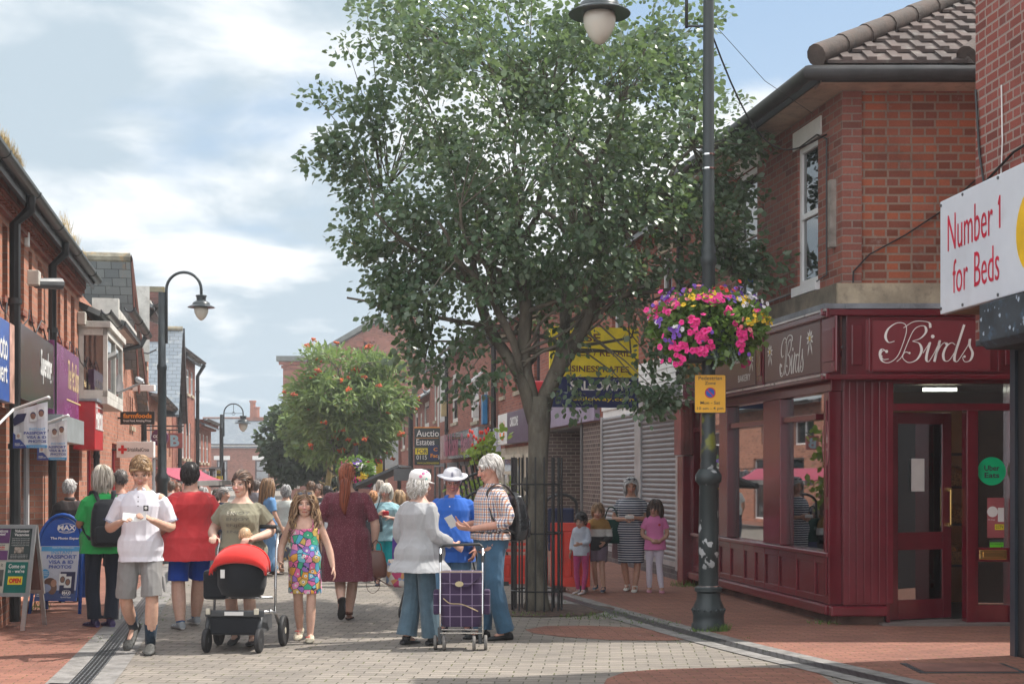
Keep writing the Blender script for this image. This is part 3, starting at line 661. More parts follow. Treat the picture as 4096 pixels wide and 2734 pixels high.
p=MB(); p.lathe([(.3,0),(.28,1.5),(.36,1.52),(.36,1.7)],(S(244.5),4.5,FE.z(246,415)),10); p.build('chimney_pot',pm('terracotta',(.34,.13,.08),.8),EB); p=MB(); p.lathe([(.3,0),(.28,.9),(.36,.92),(.36,1.05)],(S(248.5),4.5,FE.z(246,415)),10); p.build('chimney_pot',pm('terracotta',(.34,.13,.08),.8),EB)
fs_=MB(); fs_.box(S(222),S(242),-.3,-.01,FE.z(250,492.5),FE.z(250,486)); sg=fs_.build('shop_sign',white,EB); textlines(sg,[('BARBERS',S(229),FE.z(250,489.2),S(238)-S(220),.42,.02)],charcoal,y=-.31)
fs_=MB(); fs_.box(S(255),S(272),-.3,-.01,FE.z(250,491),FE.z(250,485)); fs_.build('shop_sign',white,EB)
for a,c in ((224,241),(256,271),(276,290)):
    window(EB,S(a),S(c),.3,FE.z(250,493.5),fm=black,y=-.05,fw=.15,style='two')
# ======== RIGHT ROW ========
maroon=pm('maroon_gloss',(.14,.009,.019),.24,var=.12,scale=2,spec=.7,extra={'Coat Weight':.35,'Coat Roughness':.12}); maroon2=pm('maroon_sign_board',(.2,.03,.04),.4,var=.04); taupe=pm('taupe_sign_board',(.16,.085,.08),.35,var=.06)
CG=clear_glass()
# ---- bakery upper wall & shopfront (one thing) ----
BK=B('bakery_building','corner bakery with maroon shopfront, red brick upper floor and hipped tile roof',RF,0)
S=RF.s; xL=S(700); xL2=S(693)   # negative = away from camera
# side upper wall
z_st0,z_st1,EAV=3.55,3.80,5.95
wx=[(S(795,0)-.02,S(818,0)-.02)]   # visible sash window by pixels
wa,wb=S(797.5),S(818); wz0,wz1=RF.z(808,284),RF.z(808,143)
wa2,wb2=S(742.5),S(750); 
ops=[(wa,wb,wz0,wz1),(wa2-.2,wb2+.3,RF.z(746,300),RF.z(746,172))]
wall(BK,bk_side,xL-1.2,-.001,z_st1,EAV,ops,dep=.14,D=.3,name='side_wall',top=False)
for o_ in ops: window(BK,*o_,fm=upvc,y=.06,fw=.07,lintel=white,sill=upvc)
# small chamfer + front wall : corner cut
cf=.36
def w2(x,y,z): return (x,y,z)
# front in bakery-local coordinates (local x = towards camera-ish). build front parts with own frame root child-less: use world->local transform
Binv=(Matrix.Translation(RF.w(0))@Matrix.Rotation(RF.ang,4,'Z')).inverted()
def bw(p): return Binv@Vector(p)
class MBW(MB):
    """mesh written in world coordinates, stored in bakery-local ones"""
    def build(s,name,mats,parent=None,**k):
        s.v=[tuple(Binv@Vector(v)) for v in s.v]; return MB.build(s,name,mats,parent,**k)
X0,YF=3.68,15.9
A=(X0,YF-0.0); 
def fx(px,Y=YF): return (px-512)/FPX*Y
def fz(py,Y=YF): return CH-(py-HY)/FPX*Y
xc=fx(862); XR=fx(1075)
b=MBW(); b.box(X0+.002,XR,YF,YF+.3,z_st1,EAV); fw_=b.build('front_wall',bk_corner,BK)
b=MBW(); b.box(X0,fx(861),YF-.035,YF-.001,z_st1,EAV); b.build('corner_pier',bk_side,BK)
# stone band
b=MBW(); b.box(X0-.06,XR,YF-.08,YF-.002,z_st0,z_st1-.002); b.build('stone_band',stone,BK)
b=MB(); b.box(xL-1.2,.02,-.08,-.002,z_st0,z_st1-.002); b.build('stone_band',pm('dirty_sandstone',(.2,.17,.13),.9,var=.25,dirt=((.08,.08,.07),.6)),BK)
b=MBW(); b.box(X0-.02,XR,YF-.30,YF-.002,z_st0-.06,z_st0-.003); b.build('lead_flashing',lead,BK); b=MB(); b.box(xL,.27,-.30,-.002,z_st0-.06,z_st0-.003); b.build('lead_flashing',lead,BK)
# ---- roof: eaves corner E0, second hip corner E1 ----
E0=Vector((X0-.36,YF-.38,6.12)); E1=Vector((fx(962,YF-.38),YF-.38,6.12)); P=Vector((6.35,18.1,7.95))
far=RF.w(xL-1.2-6,-.42,6.12); Pf=P+Vector((-.157,1,0)).normalized()*14
Q=Vector((9.5,YF-.38,6.12)); 
def roofface(pts,name,m,ud):
    b=MBW(); n=len(pts); top=[tuple(p) for p in pts]; bot=[(p[0],p[1],p[2]-.07) for p in pts]
    b.add(top+bot,[tuple(range(n)),tuple(range(2*n-1,n-1,-1))]+[(i,i+n,(i+1)%n+n,(i+1)%n) for i in range(n)])
    o=b.build(name,m,BK); l=[Binv@Vector(p) for p in pts]; u=(l[1]-l[0]).normalized(); nn=u.cross(l[2]-l[1]).normalized(); v=nn.cross(u); uvplane(o,l[0],u,v); return o
P2_=Vector((8.6,18.1,7.95))
roofface([far,E0,P,Pf],'roof_side',tile,None)
# visible front slope as individual rows of interlocking tiles
roofface([E0,Q,Vector((11,19,8.6)),P],'roof_front',tile,None)
rt=MBW(); nrow=9
for r_ in range(nrow):
    f0=r_/nrow; f1=(r_+1.18)/nrow
    z0_=E0.z+(P.z-E0.z)*f0; y0_=E0.y+(P.y-E0.y)*f0; x0_=E0.x+(P.x-E0.x)*f0
    z1_=E0.z+(P.z-E0.z)*f1; y1_=E0.y+(P.y-E0.y)*f1
    x=x0_+.12
    while x<7.2:
        w_=.27; tv=.045
        # a tile with a raised roll
        for (a,c,h) in ((0,.62,0),(.62,1,.035)):
            xa,xb=x+a*w_,x+c*w_
            v=[(xa,y0_-.02,z0_+tv+h+.02),(xb,y0_-.02,z0_+tv+h+.02),(xb,y1_,z1_+.02+h*.9),(xa,y1_,z1_+.02+h*.9)]
            v2=[(p[0],p[1],p[2]-.035-h) for p in v]; rt.add(v+v2,[(0,1,2,3),(0,4,5,1),(1,5,6,2),(3,7,4,0)])
        x+=w_
rt.build('roof_tiles',pm('weathered_tile',(.095,.07,.062),.9,var=.25,scale=2,bump=.4,dirt=((.3,.3,.27),.4)),BK,fix=False)
hipm=pm('hip_tile',(.095,.072,.062),.9,var=.25,scale=5,bump=.6,dirt=((.09,.08,.07),.7))
hb=MBW()
def hip(a,c,n,r):
    a=Vector(a);c=Vector(c)
    for i in range(n):
        p=a+(c-a)*(i/n); q=a+(c-a)*((i+1.08)/n); hb.tube([p,q],[(r*1.05,r*1.0),(r*.93,r*.9)],12)
hip(E0+Vector((.0,.0,.12)),P+Vector((0,0,.08)),9,.12); hip(E1+Vector((.05,0,.10)),E1+Vector((2.0,2.0,1.75)),6,.12); hb.build('hip_tiles',hipm,BK,smooth=True)
gm=pm('cast_gutter',(.035,.033,.033),.5,var=.3)
b=MBW(); n=8
b.tube([tuple(far+Vector((-.08,0,-.1))),tuple(E0+Vector((-.1,-.1,-.1))),tuple(Q+Vector((0,-.1,-.1)))],.085,10); b.build('gutter',gm,BK,smooth=True)
b=MBW(); b.box(X0-.3,9,YF-.36,YF-.001,EAV,EAV+.03); b.build('soffit',pm('old_soffit',(.5,.38,.3),.8,var=.15,dirt=((.2,.14,.1),.5)),BK)
b=MB(); b.box(xL-7,0,-.36,-.001,EAV,EAV+.03); b.build('soffit',pm('old_soffit',(.5,.38,.3),.8),BK)
b=MB(); b.box(xL-7,.3,-.39,-.362,EAV-.0,EAV+.16); b.build('eaves_board',gm,BK); b=MBW(); b.box(X0-.3,9,YF-.39,YF-.362,EAV,EAV+.16); b.build('eaves_board',gm,BK)
# cables on the corner
cb=MBW(); cb.tube([(fx(975),YF-.03,fz(180)),(fx(940),YF-.03,fz(212)),(fx(905),YF-.03,fz(235)),(fx(868),YF-.05,fz(255)),(fx(852),YF-.06,fz(272)),(fx(851),YF-.06,fz(395,YF)+.9)],.009,5)
cb.tube([(fx(852),YF-.06,fz(272)),(fx(851),YF-.06,fz(335)),(fx(840),YF-.06,fz(348))],.009,5); cb.build('cable',black,BK)
cb=MB(); sx=S(829); cb.tube([(sx,-.03,5.5),(sx,-.03,3.95),(sx-.6,-.05,3.87),(sx-3,-.05,3.86)],.01,5); cb.tube([(sx-.9,-.03,5.6),(sx-.3,-.03,5.62),(sx,-.03,5.5)],.01,5); cb.build('cable',black,BK)
smallbox(BK,'junction_box',S(765),-.002,RF.z(765,282),.22,.24,.12,cream); cb=MB(); cb.tube([(S(760),-.06,RF.z(760,281)),(S(755),-.22,RF.z(755,280))],.05,8); cb.build('socket',pm('blue_plastic',(.02,.1,.3),.4),BK)
cb=MB(); cb.tube([(S(755),-.22,4.0),(S(752),-.2,3.8),(S(756),-.08,3.6),(S(765),-.05,3.75),(S(765),-.05,3.9)],.012,5); cb.build('cable',black,BK)
b=MB(); b.box(S(833.5),S(836.5),-.07,-.002,RF.z(835,247),RF.z(835,180)); b.build('timber_batten',pm('grey_wood',(.3,.27,.24),.9,var=.3),BK)
# ---- shopfront: side bays ----
zF0,zF1=2.75,3.46         # fascia
zb0=.13
sf=MB()   # framework
def fr_(b,xa,xb,ya,yb,za,zb): b.box(xa,xb,ya,yb,za,zb)
xW=S(700)                # left end of the windows
fr_(sf,xW,0,-.12,.1,2.60,2.748)
sf.build('frieze_rail',maroon,BK,bevel=.008)
# stall riser with panels
b=MB(); b.box(xW,-.001,-.10,.1,.22,.74); b.build('stall_riser',maroon,BK); b=MB(); b.box(xW,-.001,-.07,.1,0,.10); b.build('brick_plinth',pm('render_plinth',(.13,.075,.06),.9,var=.3,bump=.5),BK)
b=MB(); b.box(xW-.05,0,-.19,.05,.102,.215); b.build('plinth_moulding',maroon,BK,bevel=.02)
b=MB(); b.box(xW,-.002,-.17,.05,.745,.80); b.build('window_sill',maroon,BK,bevel=.012)
# posts (pixel columns)
posts=[(700,702),(719,727),(763,780),(823.5,826)]
for a,c in posts:
    b=MB(); b.box(S(a,-.13),S(c,-.13),-.13,.08,.802,2.598); b.build('mullion',maroon,BK,bevel=.008)
b=MB(); b.box(xW,S(824),-.10,.05,2.30,2.37); b.build('transom_bar',maroon,BK,bevel=.006)
bays=[(S(702,-.13),S(719,-.13)),(S(727,-.13),S(763,-.13)),(S(780,-.13),S(823.5,-.13))]
for a,c in bays:
    b=MB(); b.box(a-.02,c+.02,-.04,-.032,.79,2.30); b.box(a-.02,c+.02,-.04,-.032,2.37,2.61); b.build('shop_window',CG,BK)
# stall riser stiles
b=MB()
for p in (716,727,738,752,763,773,787,805,824,838): b.box(S(p)-.035,S(p)+.035,-.125,-.10,.22,.74)
b.box(xW,-.002,-.122,-.1,.66,.742); b.box(xW,-.002,-.122,-.1,.22,.30); b.build('riser_panels',maroon,BK,bevel=.006)
# corner pilaster with panels
xp=S(824,-.145); 
b=MB(); b.box(xp,-.0,-.145,.0,.22,2.598); b.build('corner_pilaster',maroon,BK,bevel=.006)
b=MB(); 
for za,zb in ((.32,1.28),(1.42,2.50)):
    for (q0,q1,q2,q3) in ((xp+.03,xp+.07,za,zb),(-.09,-.05,za,zb)): b.box(q0,q1,-.162,-.145,q2,q3)
    b.box(xp+.07,-.09,-.162,-.145,zb-.04,zb); b.box(xp+.07,-.09,-.162,-.145,za,za+.04)
b.build('pilaster_panel',maroon,BK,bevel=.004)
# oval emblem on the pilaster
cxp=(xp-.02)/2; ov=MB(); ov.prism([(cxp+.10*cos(2*PI*i/24),2.02+.27*sin(2*PI*i/24)) for i in range(24)],lambda u,v,t:(u,t,v),-.152,-.146); oo=ov.build('oval_emblem',pm('faded_pink',(.3,.1,.11),.4),BK)
textlines(oo,[('Birds',cxp,2.07,.13,.10,0,.4),('BAKERY',cxp,1.95,.12,.03)],pm('pale_pink',(.6,.45,.42),.5),y=-.154)
# fascia boards on side: sloping panels
b=MB(); b.box(xW-.1,.0,-.24,-.0,zF0,zF1); b.build('fascia',maroon,BK,bevel=.01)
b=MB(); b.box(xW-.25,.29,-.29,-.24,zF1-.07,zF1+.03); b.box(xW-.25,.29,-.30,-.24,zF0-.04,zF0+.03); b.build('fascia_moulding',maroon,BK,bevel=.012)
b=MB(); b.box(xW-.25,.30,-.315,-.301,zF0+.0,zF0+.022); b.box(xW-.25,.30,-.31,-.291,zF1+.0,zF1+.022); b.build('metal_strip',pm('strip_silver',(.65,.62,.6),.3,.5),BK)
b=MB(); 
panA=(S(714,-.24),S(757,-.24)); panB=(S(766.5,-.24),S(822,-.24))
for a,c in (panA,panB): b.box(a,c,-.262,-.24,zF0+.06,zF1-.1)
tp=b.build('side_sign',taupe,BK)
for a,c in (((S(758.5,-.24),S(765,-.24))),(S(824,-.24),S(838,-.24))):
    b=MB(); b.box(a,c,-.27,-.24,zF0+.03,zF1-.07); o=b.build('console_block',maroon,BK,bevel=.02); b=MB(); b.box(a+.04,c-.04,-.285,-.27,zF0+.15,zF1-.2); b.build('console_panel',maroon,o,bevel=.01)
signw=pm('sign_white_letter',(.85,.83,.8),.5,var=.02)
# script lettering drawn as pen strokes
def pen(pts,w0=.02,w1=.05,n=10):
    P=cr([(x,0,z) for x,z in pts],n); out=[]
    L=[];Rr=[]
    for i,p in enumerate(P):
        d=(P[min(i+1,len(P)-1)]-P[max(i-1,0)]); 
        if d.length<1e-9: d=Vector((1,0,0))
        d.normalize(); down=max(0,-d.z)**1.5*abs(d.z); w=(w0+(w1-w0)*down)/2
        nn=Vector((-d.z,0,d.x)); L.append(p+nn*w); Rr.append(p-nn*w)
    return L,Rr
def dot(cx,cz,r,n=14): 
    return [Vector((cx+r*cos(2*PI*i/n),0,cz+r*sin(2*PI*i/n))) for i in range(n)]
# unit design: 'Birds' about 5.6 wide, 2.5 high
STR=[ # B flourish: big loop left, stem, bowls
 [(.55,-.28),(.2,-.3),(.05,0),(.18,.25),(.42,.22)],
 [(.42,.22),(.1,.35),(-.02,.0),(.15,-.42),(.6,-.5),(1.15,-.1),(1.55,.8),(1.75,1.55),(1.62,1.95),(1.1,2.0),(.55,1.65),(.35,1.15),(.55,.78),(.95,.85)],
 [(1.1,-.45),(1.45,-.1),(1.85,.8),(2.2,1.5),(2.55,1.78),(2.95,1.8),(3.05,1.45),(2.7,1.05),(2.15,.85)],
 [(2.15,.85),(2.6,.7),(2.75,.25),(2.45,-.3),(1.9,-.5),(1.5,-.2),(1.65,.15),(1.95,.1)],
 [(1.55,1.7),(2.3,2.1),(3.2,2.05),(3.35,1.7)],
 # i
 [(2.85,.1),(3.15,.55),(3.3,.75),(3.1,.0),(3.08,-.35),(3.25,-.42),(3.6,.1)],
 # r
 [(3.6,.1),(3.9,.72),(3.98,.9),(3.9,.65)],[(3.95,.7),(3.75,.1),(3.6,-.45)],[(3.7,-.1),(4.0,.5),(4.25,.75),(4.4,.7)],
 # d
 [(5.0,.62),(4.75,.75),(4.4,.5),(4.2,.0),(4.3,-.38),(4.6,-.35),(4.95,.15),(5.25,.8)],[(5.6,1.9),(5.3,1.0),(5.0,.1),(4.95,-.35),(5.15,-.42),(5.5,.05)],
 # s
 [(5.5,.05),(5.85,.6),(5.98,1.0),(5.95,.6),(6.15,.1),(6.0,-.35),(5.65,-.45),(5.5,-.2),(5.65,-.1)]]
def script(parent,cx,cz,w,h,mat,mapf,thick=(.035,.16),name='script_lettering'):
    V=[];F=[]
    ux=w/6.2; uz=h/2.6
    def add(L,Rr):
        o=len(V); n=len(L); V.extend([(p.x,p.z) for p in L]+[(p.x,p.z) for p in Rr]); F.extend([(o+i,o+i+1,o+n+i+1,o+n+i) for i in range(n-1)])
    for st in STR:
        L,Rr=pen(st,thick[0],thick[1]); add(L,Rr)
    for (x,z,r) in ((.42,.2,.1),(3.5,1.15,.12),(.1,-.1,.05),(4.42,.68,.09),(5.62,-.12,.08),(1.95,.1,.07)):
        o=len(V); D=dot(x,z,r); V.extend([(p.x,p.z) for p in D]); F.append(tuple(range(o,o+len(D))))
    m=MB(); m.add([mapf(cx+(x-3.05)*ux,cz+(z-.8)*uz) for x,z in V],F); o=m.build(name,mat,parent,fix=False); md=o.modifiers.new('s','SOLIDIFY'); md.thickness=.003; md.offset=0; return o
cxs=(panB[0]+panB[1])/2
script(tp,cxs+.02,(zF0+zF1)/2-.03,(panB[1]-panB[0])*.42,.46,signw,lambda x,z:(x,-.266,z),thick=(.06,.17))
script(tp,S(738,-.24)-.1,(zF0+zF1)/2+.12,.5,.2,signw,lambda x,z:(x,-.266,z),thick=(.06,.2))
textlines(tp,[('BAKERY',S(746,-.24),zF0+.17,.5,.085,.0)],signw,y=-.266)
# daisies
def daisy(par,x,z,r,y):
    b=MB()
    for k in range(9):
        a=2*PI*k/9+.2; L=r*(1.9 if 3.9<a<5.6 else 1.0); ca,sa=cos(a),sin(a); w=r*.17
        b.add([(x+ca*r*.15,y,z+sa*r*.15),(x+ca*L*.6-sa*w,y,z+sa*L*.6+ca*w),(x+ca*L,y,z+sa*L),(x+ca*L*.6+sa*w,y,z+sa*L*.6-ca*w)],[(0,1,2,3)])
    b.build('daisy_petals',signw,par,fix=False); b=MB(); b.add([(x+r*.27*cos(2*PI*i/10),y-.003,z+r*.27*sin(2*PI*i/10)) for i in range(10)],[tuple(range(10))]); b.build('daisy_centre',paint('daisy_yellow',(.8,.55,.05),.5),par,fix=False)
daisy(tp,S(772,-.24),zF0+.42,.10,-.266); daisy(tp,S(812,-.24),zF0+.46,.11,-.266); daisy(tp,S(753,-.24),zF0+.4,.1,-.266)
# end pilaster by the shutters
b=MB(); b.box(S(699)-.35,S(699)-.05,-.24,.1,.0,1.95); b.build('end_pilaster',maroon,BK,bevel=.01); b=MB(); b.box(S(699)-.39,S(699)-.01,-.28,.1,1.96,2.75); b.build('end_console',pm('faded_maroon',(.28,.09,.08),.6,var=.2),BK,bevel=.01)
b=MB()
for i in range(5): q=-.26+i*.055; b.box(S(699)-.01,S(699)+.005,q,q+.03,2.02,2.7)
b.build('console_flutes',pm('faded_maroon',(.28,.09,.08),.6),BK)
b=MB(); b.box(S(699)-.05,xW,-.1,.1,0,2.75); b.build('return_panel',maroon,BK)
# ---- shopfront: front ----
def fbox(b,pxa,pxb,ya,yb,za,zb): b.box(fx(pxa) if pxa>50 else pxa,fx(pxb) if pxb>50 else pxb,YF+ya,YF+yb,za,zb)
zl=fz(405); 
b=MBW(); b.box(X0+.0,fx(884),YF-.12,YF+.1,.22,2.748); b.build('boarded_pier',maroon,BK,bevel=.005)
b=MBW()
for i in range(6): q=X0+.06+i*.083; b.box(q,q+.075,YF-.131,YF-.12,.24,2.70)
b.build('vertical_boards',maroon,BK,bevel=.006)
b=MBW(); b.box(X0-.16,fx(884),YF-.2,YF-.05,.102,.215); b.build('plinth_moulding',maroon,BK,bevel=.02); b=MBW(); b.box(X0-.05,fx(882),YF-.07,YF+.1,0,.10); b.build('plinth',pm('render_plinth',(.13,.075,.06),.9),BK)
b=MBW(); b.box(X0-.0,XR,YF-.24,YF-.0,zF0,zF1); b.build('fascia',maroon,BK,bevel=.01)
b=MBW(); b.box(X0-.29,XR,YF-.29,YF-.24,zF1-.05,zF1+.03); b.box(X0-.29,XR,YF-.3,YF-.24,zF0-.04,zF0+.02); b.build('fascia_moulding',maroon,BK,bevel=.015)
b=MBW(); b.box(fx(866,YF-.25),fx(990,YF-.25),YF-.262,YF-.24,zF0+.07,zF1-.09); msn=b.build('front_sign',maroon2,BK)
b=MBW()
for (q0,q1,q2,q3) in ((863,866,zF0+.05,zF1-.07),(990,993,zF0+.05,zF1-.07)): b.box(fx(q0),fx(q1),YF-.275,YF-.24,q2,q3)
b.box(fx(866),fx(990),YF-.275,YF-.24,zF0+.045,zF0+.068); b.box(fx(866),fx(990),YF-.275,YF-.24,zF1-.088,zF1-.065); b.build('sign_frame',maroon,BK,bevel=.005)
b=MBW(); b.box(fx(846),fx(857),YF-.262,YF-.24,zF0+.12,zF1-.14); b.build('console_panel',maroon,BK,bevel=.012); b=MBW(); b.box(fx(997),fx(1012),YF-.262,YF-.24,zF0+.12,zF1-.14); b.build('console_panel',maroon,BK,bevel=.012)
Yq=YF-.268
script(msn,fx(926,Yq),fz(341.5,Yq),(972-879)/FPX*Yq,(361-322)/FPX*Yq*1.05,signw,lambda x,z:tuple(bw((x,Yq,z))),thick=(.045,.17))
# door frame, transom light, post, side light
fz_=lambda py:fz(py,YF)
b=MBW(); b.box(fx(884),fx(888),YF-.1,YF+.08,0,2.73); b.box(fx(888),fx(1008),YF-.1,YF+.06,2.38,2.46); b.box(fx(888),fx(1008),YF-.1,YF+.06,2.68,2.748); b.box(fx(964),fx(973.5),YF-.1,YF+.08,0,2.38); b.box(fx(1006),fx(1022),YF-.13,YF+.1,0,2.73)
b.box(fx(973.5),fx(1006),YF-.08,YF+.05,.70,.86); b.box(fx(973.5),fx(1006),YF-.08,YF+.05,.005,.22); b.box(fx(973.5),fx(976),YF-.08,YF+.05,.22,2.38);
b.build('door_frame',maroon,BK,bevel=.006)
b=MBW(); b.box(fx(888),fx(1006),YF-.02,YF-.012,2.46,2.68); b.box(fx(976),fx(1006),YF-.02,YF-.012,.86,2.38); b.box(fx(976),fx(1006),YF-.02,YF-.012,.22,.70); b.build('side_light',CG,BK)
brass=pm('brass',(.65,.42,.15),.25,.9,var=.1)
b=MBW(); b.box(fx(976.5),fx(1004),YF-.1,YF-.081,.725,.835); lb=b.build('letter_box',brass,BK,bevel=.008); b=MBW(); b.box(fx(980),fx(1000.5),YF-.112,YF-.1,.748,.81); b.build('flap',brass,lb,bevel=.004)
b=MBW(); b.box(X0+.4,fx(1022),YF-.25,YF+.3,0,.03); b.build('threshold',pm('threshold_stone',(.16,.13,.12),.8),BK)
# door leaf ajar
dw=.86
dr=MBW(); hx,hy=fx(890),YF+.03; ang=R(22)
def dl(u,d,z): return (hx+u*cos(ang)-d*sin(ang)*-1*0+ -d*sin(ang), hy+u*sin(ang)+d*cos(ang), z)
def dbox(b,u0,u1,d0,d1,za,zb):
    v=[dl(u,d,z) for z in (za,zb) for (u,d) in ((u0,d0),(u1,d0),(u1,d1),(u0,d1))]; b.add(v,[(0,3,2,1),(4,5,6,7),(0,1,5,4),(1,2,6,5),(2,3,7,6),(3,0,4,7)])
for a in ((0,.12,.04,2.37),(dw-.12,dw,.04,2.37),(.12,dw-.12,.04,.26),(.12,dw-.12,.82,1.02),(.12,dw-.12,2.24,2.37)): dbox(dr,a[0],a[1],0,.05,a[2],a[3])
do=dr.build('door',maroon,BK,bevel=.005)
b=MBW(); dbox(b,.12,dw-.12,.02,.028,.26,.82); dbox(b,.12,dw-.12,.02,.028,1.02,2.24); b.build('door_glass',CG,do)
b=MBW()
b.tube([dl(dw-.06,-.06,1.1),dl(dw-.06,-.06,1.5)],.012,8); dbox(b,dw-.08,dw-.04,-.06,0,1.08,1.12); dbox(b,dw-.08,dw-.04,-.06,0,1.48,1.52); b.build('door_handle',brass,do)
b=MBW()
for z in (.35,1.35,2.1): dbox(b,-.045,.0,-.012,.0,z,z+.13); 
b.build('hinge',steel,do)
# notices
pap=pm('paper',(.7,.7,.68),.7,var=.05)
b=MBW(); dbox(b,.30,.48,-.001,.0,1.48,1.85); b.build('door_notice',pap,do)
st=MBW(); Ys=YF-.025; cxg,czg=fx(991),fz(470.5); rg_=.158
st.add([(cxg+rg_*cos(2*PI*i/32),Ys,czg+rg_*sin(2*PI*i/32)) for i in range(32)],[tuple(range(32))]); g_=st.build('delivery_sticker',paint('sticker_green',(.0,.5,.2),.4),BK,fix=False)
WF=lambda x,y,z:tuple(bw((x,y,z)))
textlines(g_,[('Uber',cxg,czg+.035,.17,.062,.02),('Eats',cxg,czg-.045,.165,.06,.02)],charcoal,y=YF-.03,xf=WF)
st=MBW(); xa,xb=fx(986.5),fx(1003.5); st.add([(xa,Ys,fz(537)),(xb,Ys,fz(537)),(xb,Ys,fz(497)),(xa,Ys,fz(497))],[(0,1,2,3)]); g_=st.build('shop_notice',paint('notice_pink',(.35,.09,.1),.5),BK,fix=False)
st=MBW(); st.add([(fx(988.5)+.06*cos(2*PI*i/20)+.035,Ys-.004,fz(511)+.06*sin(2*PI*i/20)) for i in range(20)],[tuple(range(20))]); st.add([(fx(997),Ys-.004,fz(521)),(fx(1003),Ys-.004,fz(521)),(fx(1003),Ys-.004,fz(507)),(fx(997),Ys-.004,fz(507))],[(0,1,2,3)]); st.build('notice_panel',pap,g_,fix=False)
st=MBW(); st.add([(fx(994),Ys-.004,fz(529)),(fx(1003),Ys-.004,fz(529)),(fx(1003),Ys-.004,fz(523.5)),(fx(994),Ys-.004,fz(523.5))],[(0,1,2,3)]); st.build('notice_panel',paint('warn_yellow',(.75,.65,.03),.5),g_,fix=False)
textlines(g_,[('CCTV',fx(998.5),fz(526),.085,.035,.02)],charcoal,y=YF-.034,xf=WF); textlines(g_,[('No Dogs',fx(990.5),fz(519),.08,.02,.0)],pap,y=YF-.034,xf=WF)
st=MBW(); st.add([(fx(988.5),Ys,fz(550)),(fx(1003),Ys,fz(550)),(fx(1003),Ys,fz(538.5)),(fx(988.5),Ys,fz(538.5))],[(0,1,2,3)]); g_=st.build('hygiene_sticker',charcoal,BK,fix=False)
st=MBW(); st.add([(fx(989),Ys-.003,fz(549)),(fx(1002.6),Ys-.003,fz(549)),(fx(1002.6),Ys-.003,fz(541.5)),(fx(989),Ys-.003,fz(541.5))],[(0,1,2,3)]); st.build('hygiene_panel',paint('hygiene_green',(.15,.65,.03),.5),g_,fix=False)
textlines(g_,[('FOOD HYGIENE RATING',fx(995.7),fz(543),.14,.016,.0),('0 1 2 3 4',fx(994),fz(547),.09,.018,0),('5',fx(1001),fz(547),.02,.03,.03)],charcoal,y=YF-.03,xf=WF)
# interior
intw=pm('shop_interior_wall',(.33,.19,.1),.8,var=.1); intd=pm('shop_interior_dark',(.05,.035,.03),.8)
b=MBW(); b.box(X0+.5,8.2,YF+2.6,YF+2.7,0,3.2); b.build('interior_wall',intw,BK); b=MBW(); b.box(X0+.3,8.2,YF+.12,YF+3,2.74,2.8); b.build('ceiling',pm('interior_ceiling',(.5,.45,.38),.8),BK)
b=MBW(); b.box(X0+.1,8.2,YF+.0,YF+3.0,.002,.012); b.build('interior_floor',dkgrey,BK); b=MBW(); b.box(8.2,8.3,YF,YF+3,0,3); b.build('interior_wall',intw,BK)
# outer shell behind shopfront (keeps daylight out) along the side
b=MB(); b.box(xL-1.2,-2.6,2.4,2.5,0,3.6); b.build('interior_wall',intd,BK); b=MB(); b.box(xL-1.2,.0,.12,2.4,2.76,2.8); b.build('ceiling',intd,BK); b=MB(); b.box(xL-1.3,xL-1.2,-.0,2.5,0,EAV); b.build('end_wall',bk_side,BK)
b=MB(); b.box(xL-1.2,-.3,.4,.44,.55,.58); b.build('display_shelf',pm('shelf_wood',(.3,.17,.08),.6),BK)
lit=pm('lit_tube',(1,.93,.8),.5,emit=7)
b=MBW(); b.box(fx(950),fx(985),YF+1.0,YF+1.06,2.66,2.70); b.box(fx(905),fx(925),YF+2.0,YF+2.05,2.6,2.64); b.build('ceiling_light',lit,BK)
b=MB(); b.box(-3.6,-3.0,1.2,1.25,2.6,2.64); b.build('ceiling_light',lit,BK)
# ---- bread shelf, crates and bottle inside (things) ----
crust=pm('bread_crust',(.42,.2,.07),.6,var=.35,scale=12,spec=.6); wick=pm('wicker',(.28,.15,.06),.8,var=.35,scale=40,bump=.8,bscale=90)
sh=thing('bread_rack','tall dark bread rack with wicker baskets of loaves inside the bakery door','shelf rack',(fx(950),YF+1.5,0))
b=MB(); 
for z in (.55,1.05,1.5,1.9): b.box(-.75,.75,-.2,.2,z,z+.03)
for x in (-.75,.72): b.box(x,x+.03,-.2,.2,0,2.2)
b.build('shelves',intd,sh)
for (x,z,w) in ((-.35,1.08,.6),(.4,1.08,.6),(.4,1.53,.6),(-.35,1.53,.6),(.35,.58,.7)):
    bb=thing('wicker_basket','wicker basket of loaves on the bakery rack','basket',(fx(950)+x,YF+1.5,z),0,'baskets of loaves on the bakery rack')
    q=MB(); q.box(-w/2,w/2,-.18,.18,.001,.02); q.box(-w/2,w/2,-.18,-.165,.02,.16); q.box(-w/2,w/2,.165,.18,.02,.16); q.box(-w/2,-w/2+.015,-.165,.165,.02,.16); q.box(w/2-.015,w/2,-.165,.165,.02,.16); q.build('basket',wick,bb)
    q=MB()
    for k in range(7): q.ell((-w/2+.08+(w-.16)*k/6,random.uniform(-.08,.08),.15+.04*random.random()),(.075,.11,.07),None,10,7)
    q.build('loaves',crust,bb,smooth='all')
oc=thing('orange_crate','orange plastic crate on the display shelf behind the bakery side window','crate',RF.w(S(818),.5,.78),RF.ang)
